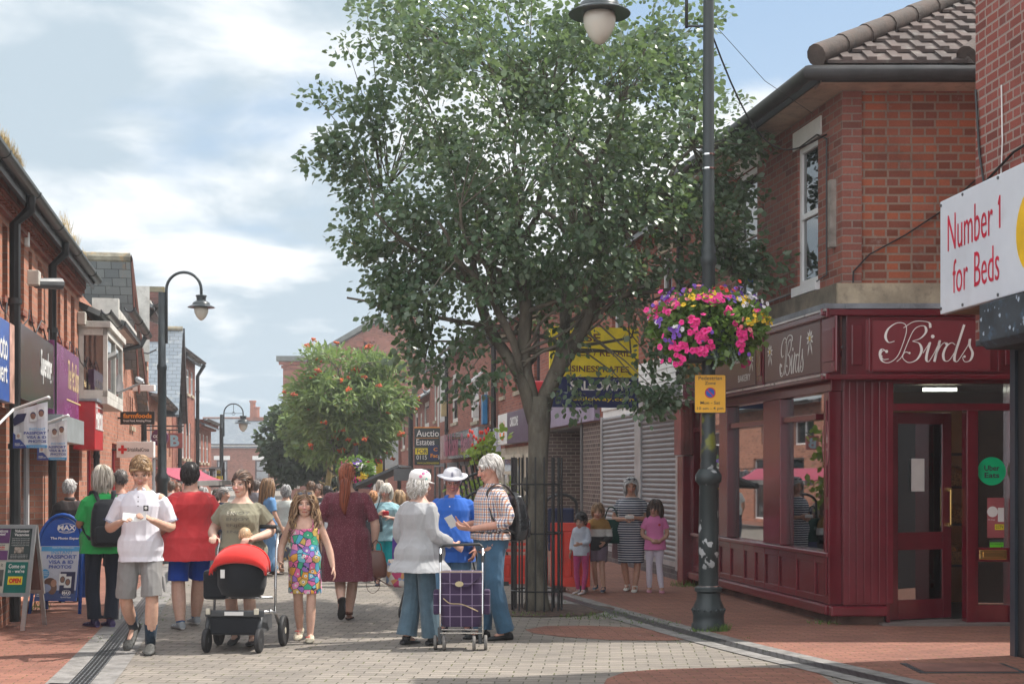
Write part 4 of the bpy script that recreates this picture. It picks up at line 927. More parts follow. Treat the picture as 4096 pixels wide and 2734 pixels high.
q=MB(); q.box(-.3,.3,-.2,-.18,0,.28); q.box(-.3,.3,.18,.2,0,.28); q.box(-.3,-.28,-.18,.18,0,.28); q.box(.28,.3,-.18,.18,0,.28); q.box(-.3,.3,-.2,.2,-.02,0); q.build('crate_body',pm('crate_orange',(.6,.14,.04),.5),oc); q=MB(); q.box(-.32,.32,-.22,-.2,.24,.29); q.build('rim',pm('crate_orange',(.6,.14,.04),.5),oc)
bt=thing('sanitiser_bottle','clear pump bottle with white nozzle standing in the bakery window','bottle',RF.w(S(820),.12,.80),RF.ang)
q=MB(); q.lathe([(.055,0),(.055,.17),(.03,.2),(.015,.21)],(0,0,0),14); q.build('bottle_body',pm('pale_bottle',(.5,.6,.7),.2),bt,smooth=True); q=MB(); q.lathe([(.018,.21),(.018,.24),(.006,.25),(.006,.29),(.012,.3)],(0,0,0),10); q.box(-.005,.04,-.006,.006,.29,.3); q.build('nozzle',white,bt)
# satellite dish & alarm on bakery side wall
dd=thing('satellite_dish','small pale satellite dish on the bakery side wall above the flower basket','satellite dish',RF.w(S(763,0),0,RF.z(763,250)),RF.ang)
q=MB(); q.lathe([(.02,0),(.18,.02),(.30,.07),(.31,.07),(.18,.0),(.02,-.02)],(0,-.42,0),18,M=Matrix.Rotation(R(78),4,'X')@Matrix.Rotation(R(25),4,'Y')); q.build('dish',pm('dish_grey',(.55,.55,.53),.5),dd,smooth='all'); q=MB(); q.tube([(0,0,-.1),(0,-.3,-.1),(0,-.4,0)],.02,6); q.build('bracket',dkgrey,dd)
# ---- NEAR BUILDING ----
NB=B('beds_shop_building','dark red brick building at the right edge, carrying the white beds sign',NF,0)
NFs=NF.s
wall(NB,bk_near,0,14,2.9,7.6,[],D=8,name='upper_wall')
b=MB(); b.box(.0,14,.36,8,0,2.9); b.build('lower_wall',pm('shop_black',(.02,.02,.022),.4),NB)
b=MB(); b.box(0,14,-.0,.36,2.85,2.899); b.build('beam',charcoal,NB)
roof_street(NB,tile,-.1,14,7.6,2.2,4,over=.3)
b=MB(); b.box(.0,.10,.33,.359,0,2.85); b.build('dark_post',pm('blue_black_frame',(.03,.04,.055),.35),NB)
b=MB(); sx=NFs(987); b.tube([(sx-.2,-.02,5.2),(sx-.12,-.02,4.6),(sx,-.03,4.3),(sx+.6,-.03,4.45),(sx+1.5,-.03,4.5)],.012,5); b.build('cable',black,NB); b=MB(); b.tube([(NFs(1003),-.015,5.1),(NFs(1004),-.015,4.6),(NFs(1002),-.015,4.2)],.007,5); b.build('cable',white,NB)
bsg=B('beds_sign','large white tin sign reading Number 1 for Beds fixed to the brick wall at right',NF,0,cat='sign')
S=lambda p,o=-.42:NF.s(p,o)
zt=NF.z(941,201,-.42); zb=NF.z(941,314,-.42)
x0=S(940)
b=MB(); b.box(x0,x0+4.2,-.42,-.36,zb,zt); b.build('panel',pm('sign_enamel',(.66,.70,.76),.25,var=.04,scale=1.2,spec=.7,dirt=((.35,.3,.28),.12)),bsg,bevel=.01)
b=MB(); b.box(x0+.02,x0+4.2,-.36,-.0,zb,zb+.03); b.build('timber_back',pm('rotten_wood',(.25,.16,.1),.9,var=.3),bsg)
b=MB()
for (u,v) in ((.03,.05),(.03,.96),(.5,.03),(.5,.97),(1.2,.03),(1.2,.97)): b.lathe([(.014,0),(.014,.01),(.004,.014)],(x0+u,-.42,zb+(zt-zb)*v),8,M=Matrix.Rotation(R(90),4,'X'))
b.build('rivet',dkgrey,bsg)
cr_=paint('crimson',(.55,.015,.05),.4)
def L_(a,c,p0,p1,txt,sh=0): return (txt,(S(a)+S(c))/2,(NF.z((a+c)/2,p0,-.42)+NF.z((a+c)/2,p1,-.42))/2,S(c)-S(a),NF.z((a+c)/2,p0,-.42)-NF.z((a+c)/2,p1,-.42),-.004,sh)
textlines(bsg,[L_(948,993,205.5,243,'Number'),L_(953,968,257,291,'for'),L_(974.5,999.5,247.5,283,'Beds')],cr_,y=-.424)
xo_=S(999.5); zo_=NF.z(1000,227.5,-.42); ho_=NF.z(1000,195,-.42)-zo_; b=MB(); b.prism([(0,0),(.02,0),(.02,ho_),(.006,ho_),(-.02,ho_-.05),(-.02,ho_-.075),(0,ho_-.055)],lambda u,v,t:(xo_+u,t,zo_+v),-.4255,-.421); b.build('lettering',cr_,bsg)
zc=NF.z(1024,232,-.42); xc_=S(1018)+.33
b=MB(); b.add([(xc_+.36*cos(2*PI*i/40),-.423,zc+.36*sin(2*PI*i/40)) for i in range(40)],[tuple(range(40))]); b.build('yellow_disc',paint('disc_yellow',(.8,.5,.02),.4),bsg,fix=False)
# black shutter housing beneath
hb_=B('shutter_housing','peeling black metal box hanging below the white beds sign',NF,0,cat='shutter box')
S=lambda p,o=-.5:NF.s(p,o)
za,zb=NF.z(980,349,-.5),NF.z(980,304,-.5)
b=MB(); b.prism([(-.5,za+.06),(-.44,za),(.2,za),(.2,zb),(-.5,zb)],lambda u,v,t:(t,u,v),S(979),S(979)+4); b.build('housing',pm('peeling_black',(.035,.045,.055),.55,var=.3,scale=3,dirt=((.12,.25,.4),.35)),hb_,bevel=.008)
b=MB(); random.seed(9)
for i in range(60):
    x=S(980)+random.random()*3.4; z=za+.1+random.random()*.28; r=random.uniform(.006,.022); b.add([(x+r*random.uniform(.5,1.3)*cos(a),-.503,z+r*random.uniform(.5,1.3)*sin(a)) for a in [2*PI*j/7 for j in range(7)]],[tuple(range(7))])
tag(b.build('paint_flakes',pm('flake',(.35,.42,.5),.7),hb_,fix=False),kind='stuff')
# ======== SHUTTERED SHOP ========
SS=B('shuttered_shop','grey shuttered shop with white boarded fascia between the bakery and the brown brick passage',RF,RF.s(603))
s0=RF.s(603); S=lambda p,o=0:RF.s(p,o)-s0
xe=xL2-s0-.02+0; xe=RF.s(690)-s0
zt=2.78
wall(SS,white,0,xe,2.75,3.6,[],D=3,name='white_fascia'); 
b=MB()
for i in range(7): b.box(0,xe,-.03,-.003,2.9+i*.1,2.985+i*.1)
b.build('cladding_boards',white,SS)
shm=pm('shutter_grey',(.29,.275,.285),.42,.35,var=.1,dirt=((.15,.14,.14),.3))
for a,c in ((604,637.5),(643.5,680)):
    b=MB(); xa,xb=S(a),S(c); z=.28; pr=[]
    h=.083
    while z<zt-.05:
        for k in range(6): th=PI*k/5; pr.append((-.02*sin(th)-.012,z+h*k/5.5))
        pr.append((.0,z+h*.97)); z+=h
    n=len(pr); b.add([(xa,p[0],p[1]) for p in pr]+[(xb,p[0],p[1]) for p in pr],[(i,n+i,n+i+1,i+1) for i in range(n-1)]); b.build('roller_shutter',shm,SS,fix=False,smooth='all')
    b=MB(); b.box(xa,xb,-.04,.02,.2,.28); b.build('bottom_bar',steel,SS)
for q_ in ((S(637.5),S(643.5),-.06,.05,.2,zt),(S(680),S(687),-.08,.05,.15,zt+.1),(0-.02,S(604),-.05,.05,.2,zt)):
    b=MB(); b.box(*q_); b.build('shutter_guide',steel,SS,bevel=.006)
b=MB(); b.box(S(643),S(687),-.32,-.035,zt-.0,zt+.28); b.build('shutter_box',steel,SS,bevel=.01)
b=MB(); b.box(0,S(680),-.05,.1,0,.2); b.build('brick_step',brick('blue_brick',(.12,.1,.1),(.09,.08,.09),(.2,.18,.17),bh=.085),SS)
b=MB(); b.box(S(688),S(692.5),-.12,.1,0,3.6); b.build('white_strip',white,SS)
wall(SS,bk_red,-.05,xe+.1,3.6,5.9,[(S(612),S(622),3.9,5.3),(S(660),S(672),3.9,5.3)],D=7,name='upper_wall')
for a,c in ((612,622),(660,672)): window(SS,S(a),S(c),3.9,5.3,fm=upvc,sill=stone,lintel=stone)
roof_street(SS,sl1,-.05,xe+.1,5.9,2.2,4); gutter(SS,-.05,xe+.1,-.42,5.85)
pipe(SS,[(S(686),-.36,5.8),(S(686),-.1,5.5),(S(686),-.1,2.9)],.055)
# ======== BROWN BRICK PASSAGE ========
s0=RF.s(548); PG=B('passage_building','building with a brown brick passage lit by ceiling tubes, behind the tree trunk',RF,s0)
S=lambda p,o=0:RF.s(p,o)-s0
xe=RF.s(603)-s0-.02
zt=2.72
b=MB(); b.box(S(583),xe,0,.4,0,zt); b.build('brick_pier',bk_brown,PG)
b=MB(); b.box(0,S(583),2.6,2.8,0,zt); b.box(-.2,0,0,2.8,0,zt); b.build('passage_wall',bk_brown,PG); b=MB(); b.box(S(583)-.0,xe,.4,2.8,0,zt); b.build('passage_wall',bk_brown,PG)
b=MB(); b.box(0,S(583),.0,2.6,zt-.05,zt); b.build('passage_ceiling',dkgrey,PG); b=MB(); b.box(S(560),S(569),1.0,1.1,zt-.12,zt-.06); b.box(S(571),S(581),.6,.7,zt-.12,zt-.06); b.build('ceiling_light',lit,PG)
b=MB(); b.box(S(581.5),S(583)-.0,-.03,.05,0,zt); b.build('steel_post',dkgrey,PG)
wall(PG,bk_red,-.2,xe,zt+.001,5.9,[(S(552),S(560),3.7,5.1),(S(575),S(583),3.7,5.1)],D=7,name='upper_wall')
for a,c in ((552,560),(575,583)): window(PG,S(a),S(c),3.7,5.1,fm=upvc,sill=stone)
roof_street(PG,sl1,-.2,xe,5.9,2.2,4); gutter(PG,-.2,xe,-.42,5.85)
b=MB(); b.box(S(550),S(600),-.12,-.002,2.74,3.3); b.build('lilac_fascia',pm('lilac_board',(.3,.25,.36),.4),PG)
# ======== CARD SHOP ========
s0=RF.s(497); CS=B('card_shop','brick shop with purple and orange fascia and cream shopfront, beyond the big tree',RF,s0)
S=lambda p,o=0:RF.s(p,o)-s0
xe=RF.s(548)-s0-.22
zA,zB=RF.z(510,443,-.2),RF.z(510,411.5,-.2)
b=MB(); b.box(0,xe,-.0,.3,0,2.4); b.build('shopfront_back',pm('cream_render',(.5,.45,.36),.7),CS)
window(CS,S(506),S(517),.5,2.2,fm=pm('cream_frame',(.58,.53,.43),.5),y=-.08,fw=.12,style='cross',gl=dkglass); window(CS,S(519),S(524),.05,2.2,fm=pm('cream_frame',(.58,.53,.43),.5),y=-.08,fw=.12,style='sash',gl=dkglass); window(CS,S(530),S(545),.5,2.2,fm=pm('cream_frame',(.58,.53,.43),.5),y=-.08,fw=.12,style='cross',gl=dkglass)
cpu=pm('card_purple',(.11,.06,.12),.35); f_=fsign(CS,'shop_sign',S(507,-.2),S(528,-.2),zA,zB,cpu,y=-.2,th=.19)
textlines(f_,[('CARDZONE',(S(510,-.2)+S(518,-.2))/2,(zA+zB)/2+.15,S(518.5,-.2)-S(510.5,-.2),.25,.03)],white,y=-.206)
f_=fsign(CS,'logo_sign',S(498,-.2),S(507,-.2)-.01,zA,zB,white,y=-.2,th=.19); org=paint('logo_orange',(.75,.2,.03),.4); textlines(f_,[('hutch',(S(499,-.2)+S(506,-.2))/2,(zA+zB)/2+.08,.9,.3,.03)],org,y=-.206)
b=MB(); xm=(S(499,-.2)+S(506,-.2))/2
b.tube([(xm+.35*cos(PI+PI*i/8),-.205,(zA+zB)/2-.1+.18*sin(PI+PI*i/8)) for i in range(9)],.03,5); b.build('smile_mark',org,f_)
wall(CS,bk_red,0,xe,2.4,6.0,[(S(501),S(505),3.9,5.5),(S(515),S(521),3.9,5.5),(S(534),S(540),3.9,5.5)],D=7,name='upper_wall')
for a,c in ((501,505),(515,521),(534,540)): window(CS,S(a),S(c),3.9,5.5,fm=pm('dark_frame',(.08,.05,.05),.5),sill=stone,lintel=stone)
roof_street(CS,sl1,0,xe,6.0,2.2,4); gutter(CS,0,xe,-.42,5.95); pipe(CS,[(S(497.5),-.42,5.9),(S(497.5),-.12,5.4),(S(497.5),-.12,2.6)],.08)
# ======== NAILS / SWEET SHOP ROW ========
s0=RF.s(430); NR=B('victorian_shop_row','red brick shop row with peeling white sash windows and one boarded window',RF,s0)
S=lambda p,o=0:RF.s(p,o)-s0
xe=RF.s(497)-s0-.02
zo=lambda p,y:RF.z(p,y)
wins=[(434,436.3,3.9,5.7),(439.3,447.5,zo(443,421),zo(443,371)),(452,457.8,zo(455,422),zo(455,373)),(472,478.8,zo(475,421),zo(475,375)),(483.3,487.5,zo(485,420),zo(485,383)),(492,494,zo(493,420),zo(493,388))]
ops=[(S(a),S(c),d,e) for a,c,d,e in wins]
wall(NR,bk_red,0,xe,0,6.25,ops,D=7,dep=.15)
for i,o_ in enumerate(ops):
    if i==1:
        b=MB(); b.box(o_[0],o_[1],.02,.06,o_[2],o_[3]); b.build('boarding',pm('peeling_board',(.55,.54,.52),.8,var=.12,dirt=((.25,.2,.17),.4)),NR); b=MB(); b.box(o_[0]-.3,o_[0]-.01,-.04,-.001,2.9,6.1); b.box(o_[1]+.01,o_[1]+.3,-.04,-.001,2.9,6.1); b.box(o_[0]-.3,o_[1]+.3,-.06,-.0415,o_[3]+.05,o_[3]+.45); b.build('painted_surround',offwhite,NR)
    else: window(NR,*o_,fm=offwhite if i!=4 else upvc,y=.06,fw=.16,sill=stone,style='sash')
b=MB(); a,c,d,e=ops[4]; zc=e; b.obox(((a+c)/2-.1,-.35,zc+.15),(c-a,.05,.7),Matrix.Rotation(R(-50),3,'X')); b.build('open_casement',upvc,NR)
roof_street(NR,sl1,0,xe,6.25,2.0,4); gutter(NR,0,xe,-.42,6.2); pipe(NR,[(S(449.5),-.4,6.1),(S(449.5),-.12,5.8),(S(449.5),-.12,3)],.07)
# fascia signs
f_=fsign(NR,'metal_sign',S(439,-.5),S(478,-.5),RF.z(458,457.5,-.5),RF.z(458,431,-.5),pm('polished_steel_sign',(.4,.41,.43),.12,.9,var=.25,scale=1.5,bump=.4,bscale=3),y=-.5,th=.49)
textlines(f_,[('Nails & Lashes',(S(444,-.5)+S(458,-.5))/2,RF.z(452,444,-.5),S(458,-.5)-S(444,-.5),.8,.03),('Beauty',(S(461,-.5)+S(474,-.5))/2,RF.z(467,444,-.5),S(474,-.5)-S(461,-.5),.8,.03)],paint('nail_pink',(.45,.12,.2),.3),y=-.507)
f_=fsign(NR,'sweet_sign',S(479.5,-.15),S(496,-.15),RF.z(488,457,-.15),RF.z(488,429,-.15),pm('lilac_sign',(.55,.55,.66),.3),y=-.15,th=.14)
textlines(f_,[('SWEET YUM',(S(482,-.15)+S(491,-.15))/2,RF.z(486,442,-.15),S(490,-.15)-S(482,-.15),.7,.03)],paint('lime_letter',(.5,.5,.05),.4),y=-.156); textlines(f_,[('Sweet Co.',S(493.3,-.15),RF.z(493,450,-.15),.9,.25,.0)],cpu,y=-.156)
for a,c in ((436,446),(449,459),(462,474),(479,485),(488,495)): window(NR,S(a),S(c),.4,2.1,fm=dkgrey,y=-.05,fw=.15,style='two',gl=dkglass)
smallbox(NR,'alarm_box',S(449.8),-.14,RF.z(450,408.5),.3,.55,.2,pm('yellowed_plastic',(.5,.4,.2),.5)); smallbox(NR,'alarm_box',S(479.5),-.04,RF.z(479.5,411),.3,.4,.2,white); smallbox(NR,'alarm_box',S(488),-.04,RF.z(488,409),.35,.9,.15,pm('alarm_blue',(.02,.2,.45),.4))
# lower far roof with gable
s0=RF.s(396); LR=B('low_slate_building','lower red brick shop with rough slate roof and cast downpipe, far along the right row',RF,s0)
S=lambda p,o=0:RF.s(p,o)-s0
xe=RF.s(430)-s0-.03
wins=[(415,418,3.0,4.6),(420,422,2.9,4.5),(424,429,2.8,4.9),(402,405,3,4.6),(408,411,3,4.6)]
ops=[(S(a),S(c),d,e) for a,c,d,e in wins]
wall(LR,bk_red,0,xe,0,5.3,ops,D=7)
for o_ in ops: window(LR,*o_,fm=offwhite,fw=.2,y=.06,sill=stone)
roof_street(LR,sl1,0,xe,5.3,2.6,4,over=.5); gutter(LR,0,xe,-.6,5.15,r=.12); pipe(LR,[(S(414),-.6,5.1),(S(413),-.12,4.6),(S(413),-.12,.1)],.12)
# terrace further: tall brick with tan strip
FR3=Fr(-5.7,72,-6,40); s0=0
TR=thing('distant_terrace','distant brick terrace with pale bay windows behind the rowan tree','building',at(398,473,78)+Vector((0,0,-CH)),R(-80))
wall(TR,bk_red,-22,0,0,5.2,[(-3,-2,2.6,4.2),(-5.5,-4.5,2.6,4.2),(-9,-8,2.6,4.2),(-12,-11,2.6,4.2),(-16,-15,2.6,4.2)],D=8)
for a in (-3,-5.5,-9,-12,-16): window(TR,a,a+1,2.6,4.2,fm=upvc,sill=stone)
b=MB(); b.box(-9.8,-7.2,-.5,-.01,2.2,4.6); b.build('white_bay',white,TR); window(TR,-9.4,-7.6,2.6,4.3,fm=upvc,y=-.55)
b=MB(); b.box(-7.1,-6.2,-.08,-.005,0,5.2); b.build('tan_strip',pm('tan_render',(.5,.38,.24),.8),TR)
roof_street(TR,sl2,-22,0,5.2,2.3,4); 
# ---- big gable building ----
FG=Fr(at(283,473,95).x,95,1,0.0); GB=B('gabled_brick_hall','tall red brick hall with coped gable and chimney pots above the rowan tree',FG,0)
S=lambda p:FG.s(p); Z=lambda y:FG.z(300,y)
b=MB(); prof=[(0,0),(S(440),0),(S(440),Z(371)),(S(405),Z(345)),(S(378),Z(322)),(S(311),Z(361)),(0,Z(361))]
b.prism(prof,lambda u,v,t:(u,t,v),0,14); b.build('gable_wall',bk_far,GB)
b=MB(); 
def band(pts,y0,y1,h,m,name):
    b=MB()
    for (a,c) in zip(pts[:-1],pts[1:]):
        b.prism([(a[0],a[1]),(c[0],c[1]),(c[0],c[1]+h),(a[0],a[1]+h)],lambda u,v,t:(u,t,v),y0,y1)
    return b.build(name,m,GB)
band([(-.4,Z(361)),(S(309),Z(361)),(S(376),Z(322)),(S(392),Z(331))],-.35,14,.35,pm('coping',(.16,.18,.17),.7),'coping')
band([(-.25,Z(364.5)),(S(309),Z(364.5))],-.22,-.01,.22,bk_red,'string_course'); band([(-.1,Z(368)),(S(309),Z(368))],-.12,-.011,.2,bk_red,'string_course')
b=MB()
for i in range(7):
    f=i/7; x=S(318)+(S(372)-S(318))*f; z=Z(366)+(Z(328)-Z(366))*f-.9; b.box(x,x+.35,-.16,-.002,z,z+.35); b.box(x-.0,x+.7,-.16,-.002,z+.36,z+.7)
b.build('stepped_corbels',bk_red,GB)
chimney(GB,bk_far,(S(388)+S(415))/2,1.0,0,Z(316),w=S(414)-S(388),d=1.8,pots=0)
for i,p in enumerate((390,395,400.5,407,411)):
    q=MB(); z=Z(316); h=.75+.35*(i%2); q.lathe([(.26,0),(.2,h*.8),(.26,h*.82),(.26,h)],(S(p),1.0+.3*(i%2),z),10)
    if i%2: q.lathe([(.36,h+.05),(.3,h+.2),(.05,h+.28)],(S(p),1.3,z),10)
    q.build('chimney_pot',pm('terracotta',(.34,.13,.08),.8),GB,smooth=True)
b=MB(); b.box(S(403),S(424),-1.5,-.01,0,Z(366)); b.box(S(402),S(427),-1.7,-.01,Z(368),Z(366)); b.build('lower_stack',bk_red,GB)
band([(S(418),Z(352)),(S(434),Z(366))],-.3,14,.35,pm('coping',(.16,.18,.17),.7),'coping')
# ---------------- trees ----------------
def leaf_mat(name,c1,c2,back,trans=.35,rough=.42):
    m,t=new_mat(name); at_=t.n('ShaderNodeAttribute',attribute_name='rnd'); r_=at_.outputs['Fac']
    col=t.mix(r_,c4(c1),c4(c2)); geo=t.n('ShaderNodeNewGeometry'); col=t.mix(t.math('MULTIPLY',geo.outputs['Backfacing'],.8),col,c4(back))
    p=t.n('ShaderNodeBsdfPrincipled',{'Base Color':col,'Roughness':rough,'Specular IOR Level':.55})
    tr=t.n('ShaderNodeBsdfTranslucent',{'Color':t.mix(.5,col,(.25,.4,.05,1))}); mx=t.n('ShaderNodeMixShader',{0:trans,1:p,2:tr}); t.n('ShaderNodeOutputMaterial',{0:mx}); return m
def leaves(name,mat,centers,outdir,size,per,spread,rs,parent=None,shape='oval',droop=.25,mask=None):
    """many small leaf blades round the given cluster centres, numpy built"""
    rg=np.random.RandomState(rs); C=np.repeat(np.array(centers),per,0); O=np.repeat(np.array(outdir),per,0); n=len(C)
    off=rg.normal(0,1,(n,3)); off/=np.linalg.norm(off,axis=1)[:,None]; off*=(rg.rand(n,1)**.5)*spread; off[:,2]*=.75
    pos=C+off
    if mask is not None: k=mask(pos); pos=pos[k]; O=O[k]; off=off[k]; n=len(pos)
    d=off/spread*.8+O*.5+rg.normal(0,.5,(n,3)); d[:,2]-=droop; d/=np.linalg.norm(d,axis=1)[:,None]
    nn=rg.normal(0,.6,(n,3)); nn[:,2]+=.9; nn-=d*(nn*d).sum(1)[:,None]; nn/=np.linalg.norm(nn,axis=1)[:,None]; s=np.cross(d,nn)
    L=size*rg.uniform(.6,1.25,(n,1)); 
    if shape=='oval': st=[(0,0,0),(.28,.30,.05),(.62,.36,.06),(1,0,-.06),(.62,-.36,.06),(.28,-.30,.05),(.5,0,-.02)]
    else: st=[(0,0,0),(.3,.13,.03),(.7,.12,.03),(1,0,-.05),(.7,-.12,.03),(.3,-.13,.03),(.5,0,-.01)]
    V=np.stack([pos+d*L*a+s*L*b+nn*L*c for a,b,c in st],1).reshape(-1,3)
    f=np.array([(0,1,6),(1,2,6),(2,3,6),(3,4,6),(4,5,6),(5,0,6)]); F=(f[None]+np.arange(n)[:,None,None]*7).reshape(-1,3)
    me=bpy.data.meshes.new(name); me.vertices.add(len(V)); me.vertices.foreach_set('co',V.ravel()); me.loops.add(F.size); me.loops.foreach_set('vertex_index',F.ravel()); me.polygons.add(len(F)); me.polygons.foreach_set('loop_start',np.arange(0,F.size,3)); me.polygons.foreach_set('loop_total',np.full(len(F),3)); me.update(calc_edges=True)
    a=me.attributes.new('rnd','FLOAT','POINT'); a.data.foreach_set('value',np.repeat(rg.rand(n),7)); me.polygons.foreach_set('use_smooth',np.ones(len(F),bool))
    me.materials.append(mat); o=bpy.data.objects.new(name,me); COL.objects.link(o); o.parent=parent; return o
bark=pm('bark_grey',(.15,.135,.105),.9,var=.3,scale=5,bump=.8,bscale=22,dirt=((.28,.29,.24),.35),stretch=(1,1,.35))
def limb(b,p0,p1,r0,r1,rg,n=7,wob=.06,bend=None):
    p0=Vector(p0);p1=Vector(p1); L=(p1-p0).length; pts=[];rad=[]
    ph=rg.rand(3)*6
    for i in range(n+1):
        f=i/n; q=p0.lerp(p1,f); w=sin(f*PI)*wob*L; q+=Vector((sin(ph[0]+f*5)*w,sin(ph[1]+f*4)*w,0))
        if bend: q+=Vector(bend)*sin(f*PI)
        pts.append(q); rad.append(r0+(r1-r0)*f)
    b.tube(pts,rad,8); return pts
def crown_points(n,rg,c,r,inner=.45,flat=None,lumps=None):
    out=[];od=[]
    while len(out)<n:
        d=rg.normal(0,1,3); d/=np.linalg.norm(d); f=inner+(1-inner)*rg.rand()**.6
        k=1+.16*sin(d[0]*5+1.3)*cos(d[2]*4+.5)+.10*sin(d[1]*7+d[2]*5)
        if d[2]<0: k*=(1 if flat is None else flat)
        p=np.array(c)+d*np.array(r)*f*k; out.append(p); od.append(d)
    return out,od
# ---- the big tree ----
TX,TY=.306,17.5; rg=np.random.RandomState(4)
tree=thing('street_tree','big broad green tree with three main limbs, growing inside a black tree guard','tree',(TX,TY,0))
cen,od=crown_points(560,rg,(.0,0,5.2),(2.3,2.3,2.75),.38,.93)
extra=[]
for (px,py,Yd,r) in [(348,168,17.3,.4),(362,135,17.5,.4),(330,162,17.2,.2),(360,90,17.4,.55),(395,50,17.6,.6),(410,8,17.8,.5),(690,240,17.2,.6),(715,190,17.6,.5),(735,170,17.8,.45),(745,150,17.9,.3),(765,262,17.4,.35),(745,255,17.2,.4),(720,225,17.1,.5),(450,330,17.3,.4),(410,318,17.4,.3),(440,362,17.3,.25),(470,385,17.1,.22),(620,385,17.0,.3),(650,375,17.1,.35),(680,350,17.3,.4),(600,395,17.0,.25),(650,402,16.9,.25),(668,392,16.9,.2),(575,390,17.2,.25),(400,290,17.4,.3),(385,270,17.2,.3),(385,300,17.2,.35),(375,250,17.4,.4),(365,215,17.6,.4),(680,60,17.8,.5),(670,20,17.9,.5),(690,110,17.6,.4)]:
    q=at(px,py,Yd)-Vector((TX,TY,0)); 
    for k in range(int(r*16)):
        v=rg.normal(0,.45,3)*r; extra.append(np.array(q)+v); dd=np.array(q)-np.array((0,0,4.6)); od.append(dd/np.linalg.norm(dd))
cen=cen+extra
kp=[i for i,c in enumerate(cen) if not(c[2]<3.75 and abs(c[0])<1.3 and rg.rand()<.8)]; cen=[cen[i] for i in kp]; od=[od[i] for i in kp]
tb=MB()
tb.tube([(0,0,-.05),(.0,0,.12),(-.02,0,.5),(.0,.01,1.3),(.02,0,2.0),(.03,0,2.35),(.05,0,2.62)],[.19,.145,.128,.122,.125,.142,.12],16)
for (x,z,r) in ((-.13,1.55,.05),(-.12,1.35,.045),(.02,2.25,.06),(.10,2.1,.04)): tb.ell((x,-.10 if abs(x)<.1 else -.03,z),(r,r*.8,r*1.8))
main=[((-.03,0,2.3),(-.72,.1,3.9),.085,.06),((.0,.05,2.4),(-.3,-.1,4.4),.10,.065),((.05,0,2.4),(.85,-.1,4.5),.105,.07),((.06,.05,2.5),(.55,.45,4.6),.08,.055),((-.05,.0,2.45),(-.55,-.4,3.8),.06,.045)]
ends=[]
for a,c,r0,r1 in main:
    pts=limb(tb,a,c,r0,r1,rg,8,.05); ends.append((pts,r1))
nodes=[]
for pts,r1 in ends:
    base=pts[-1]
    for k in range(5):
        a=rg.rand()*6.28; el=rg.uniform(.3,1.25); L=rg.uniform(1.0,2.0); t_=base+Vector((cos(a)*cos(el)*L,sin(a)*cos(el)*L,sin(el)*L)); q=limb(tb,base,t_,r1*.8,.018,rg,6,.08); nodes+=q[1:]
    for k in range(4):
        s_=pts[3+k]; a=rg.rand()*6.28; L=rg.uniform(.9,1.8); t_=s_+Vector((cos(a)*L,sin(a)*L,rg.uniform(-.1,.7))); q=limb(tb,s_,t_,r1*.5,.013,rg,6,.1); nodes+=q[1:]
N_=np.array([tuple(p) for p in nodes])
for i,c in enumerate(cen):
    if i%2: continue
    j=np.argmin(((N_-c)**2).sum(1)); a=Vector(N_[j]); 
    if (Vector(c)-a).length<2.2: tb.tube([a,a.lerp(Vector(c),.5)+Vector((0,0,.05)),Vector(c)],[.012,.008,.004],4,caps=False)
tb.build('trunk',bark,tree,smooth='all')
lm=leaf_mat('whitebeam_leaf',(.05,.10,.055),(.11,.175,.09),(.19,.25,.18),.24,.36)
leaves('crown',lm,cen,od,.086,58,.30,11,tree)
fb=MB(); rr=np.random.RandomState(3)
for i in range(40):
    c=cen[rr.randint(len(cen))]+rr.normal(0,.12,3)
    for k in range(7): q=c+rr.normal(0,.025,3); fb.ell(tuple(q),(.008,.008,.008),None,5,4)
tag(fb.build('berry_clusters',pm('pale_fruit',(.35,.32,.16),.6,var=.2),tree),kind='stuff')
# ---- tree guard ----
gd=thing('tree_guard','black iron bar guard standing round the big tree trunk','tree guard',(TX,TY,0))
pxs=[(514,0),(520,0),(527,0),(536,0),(545,0),(551,0),(556,0),(560,0),(563.5,0),(566,0)]
nb=18; rad_=.31
for i in range(nb):
    a=2*PI*i/nb+.1; b=MB(); b.tube([(rad_*cos(a),rad_*sin(a),0),(rad_*cos(a),rad_*sin(a),1.88)],.011,6); b.build('guard_bar',black,gd)
for z in (.25,.95,1.55):
    b=MB(); b.tube([(rad_*cos(2*PI*i/24)*1.02,rad_*sin(2*PI*i/24)*1.02,z) for i in range(25)],.010,5); b.build('guard_ring',black,gd)
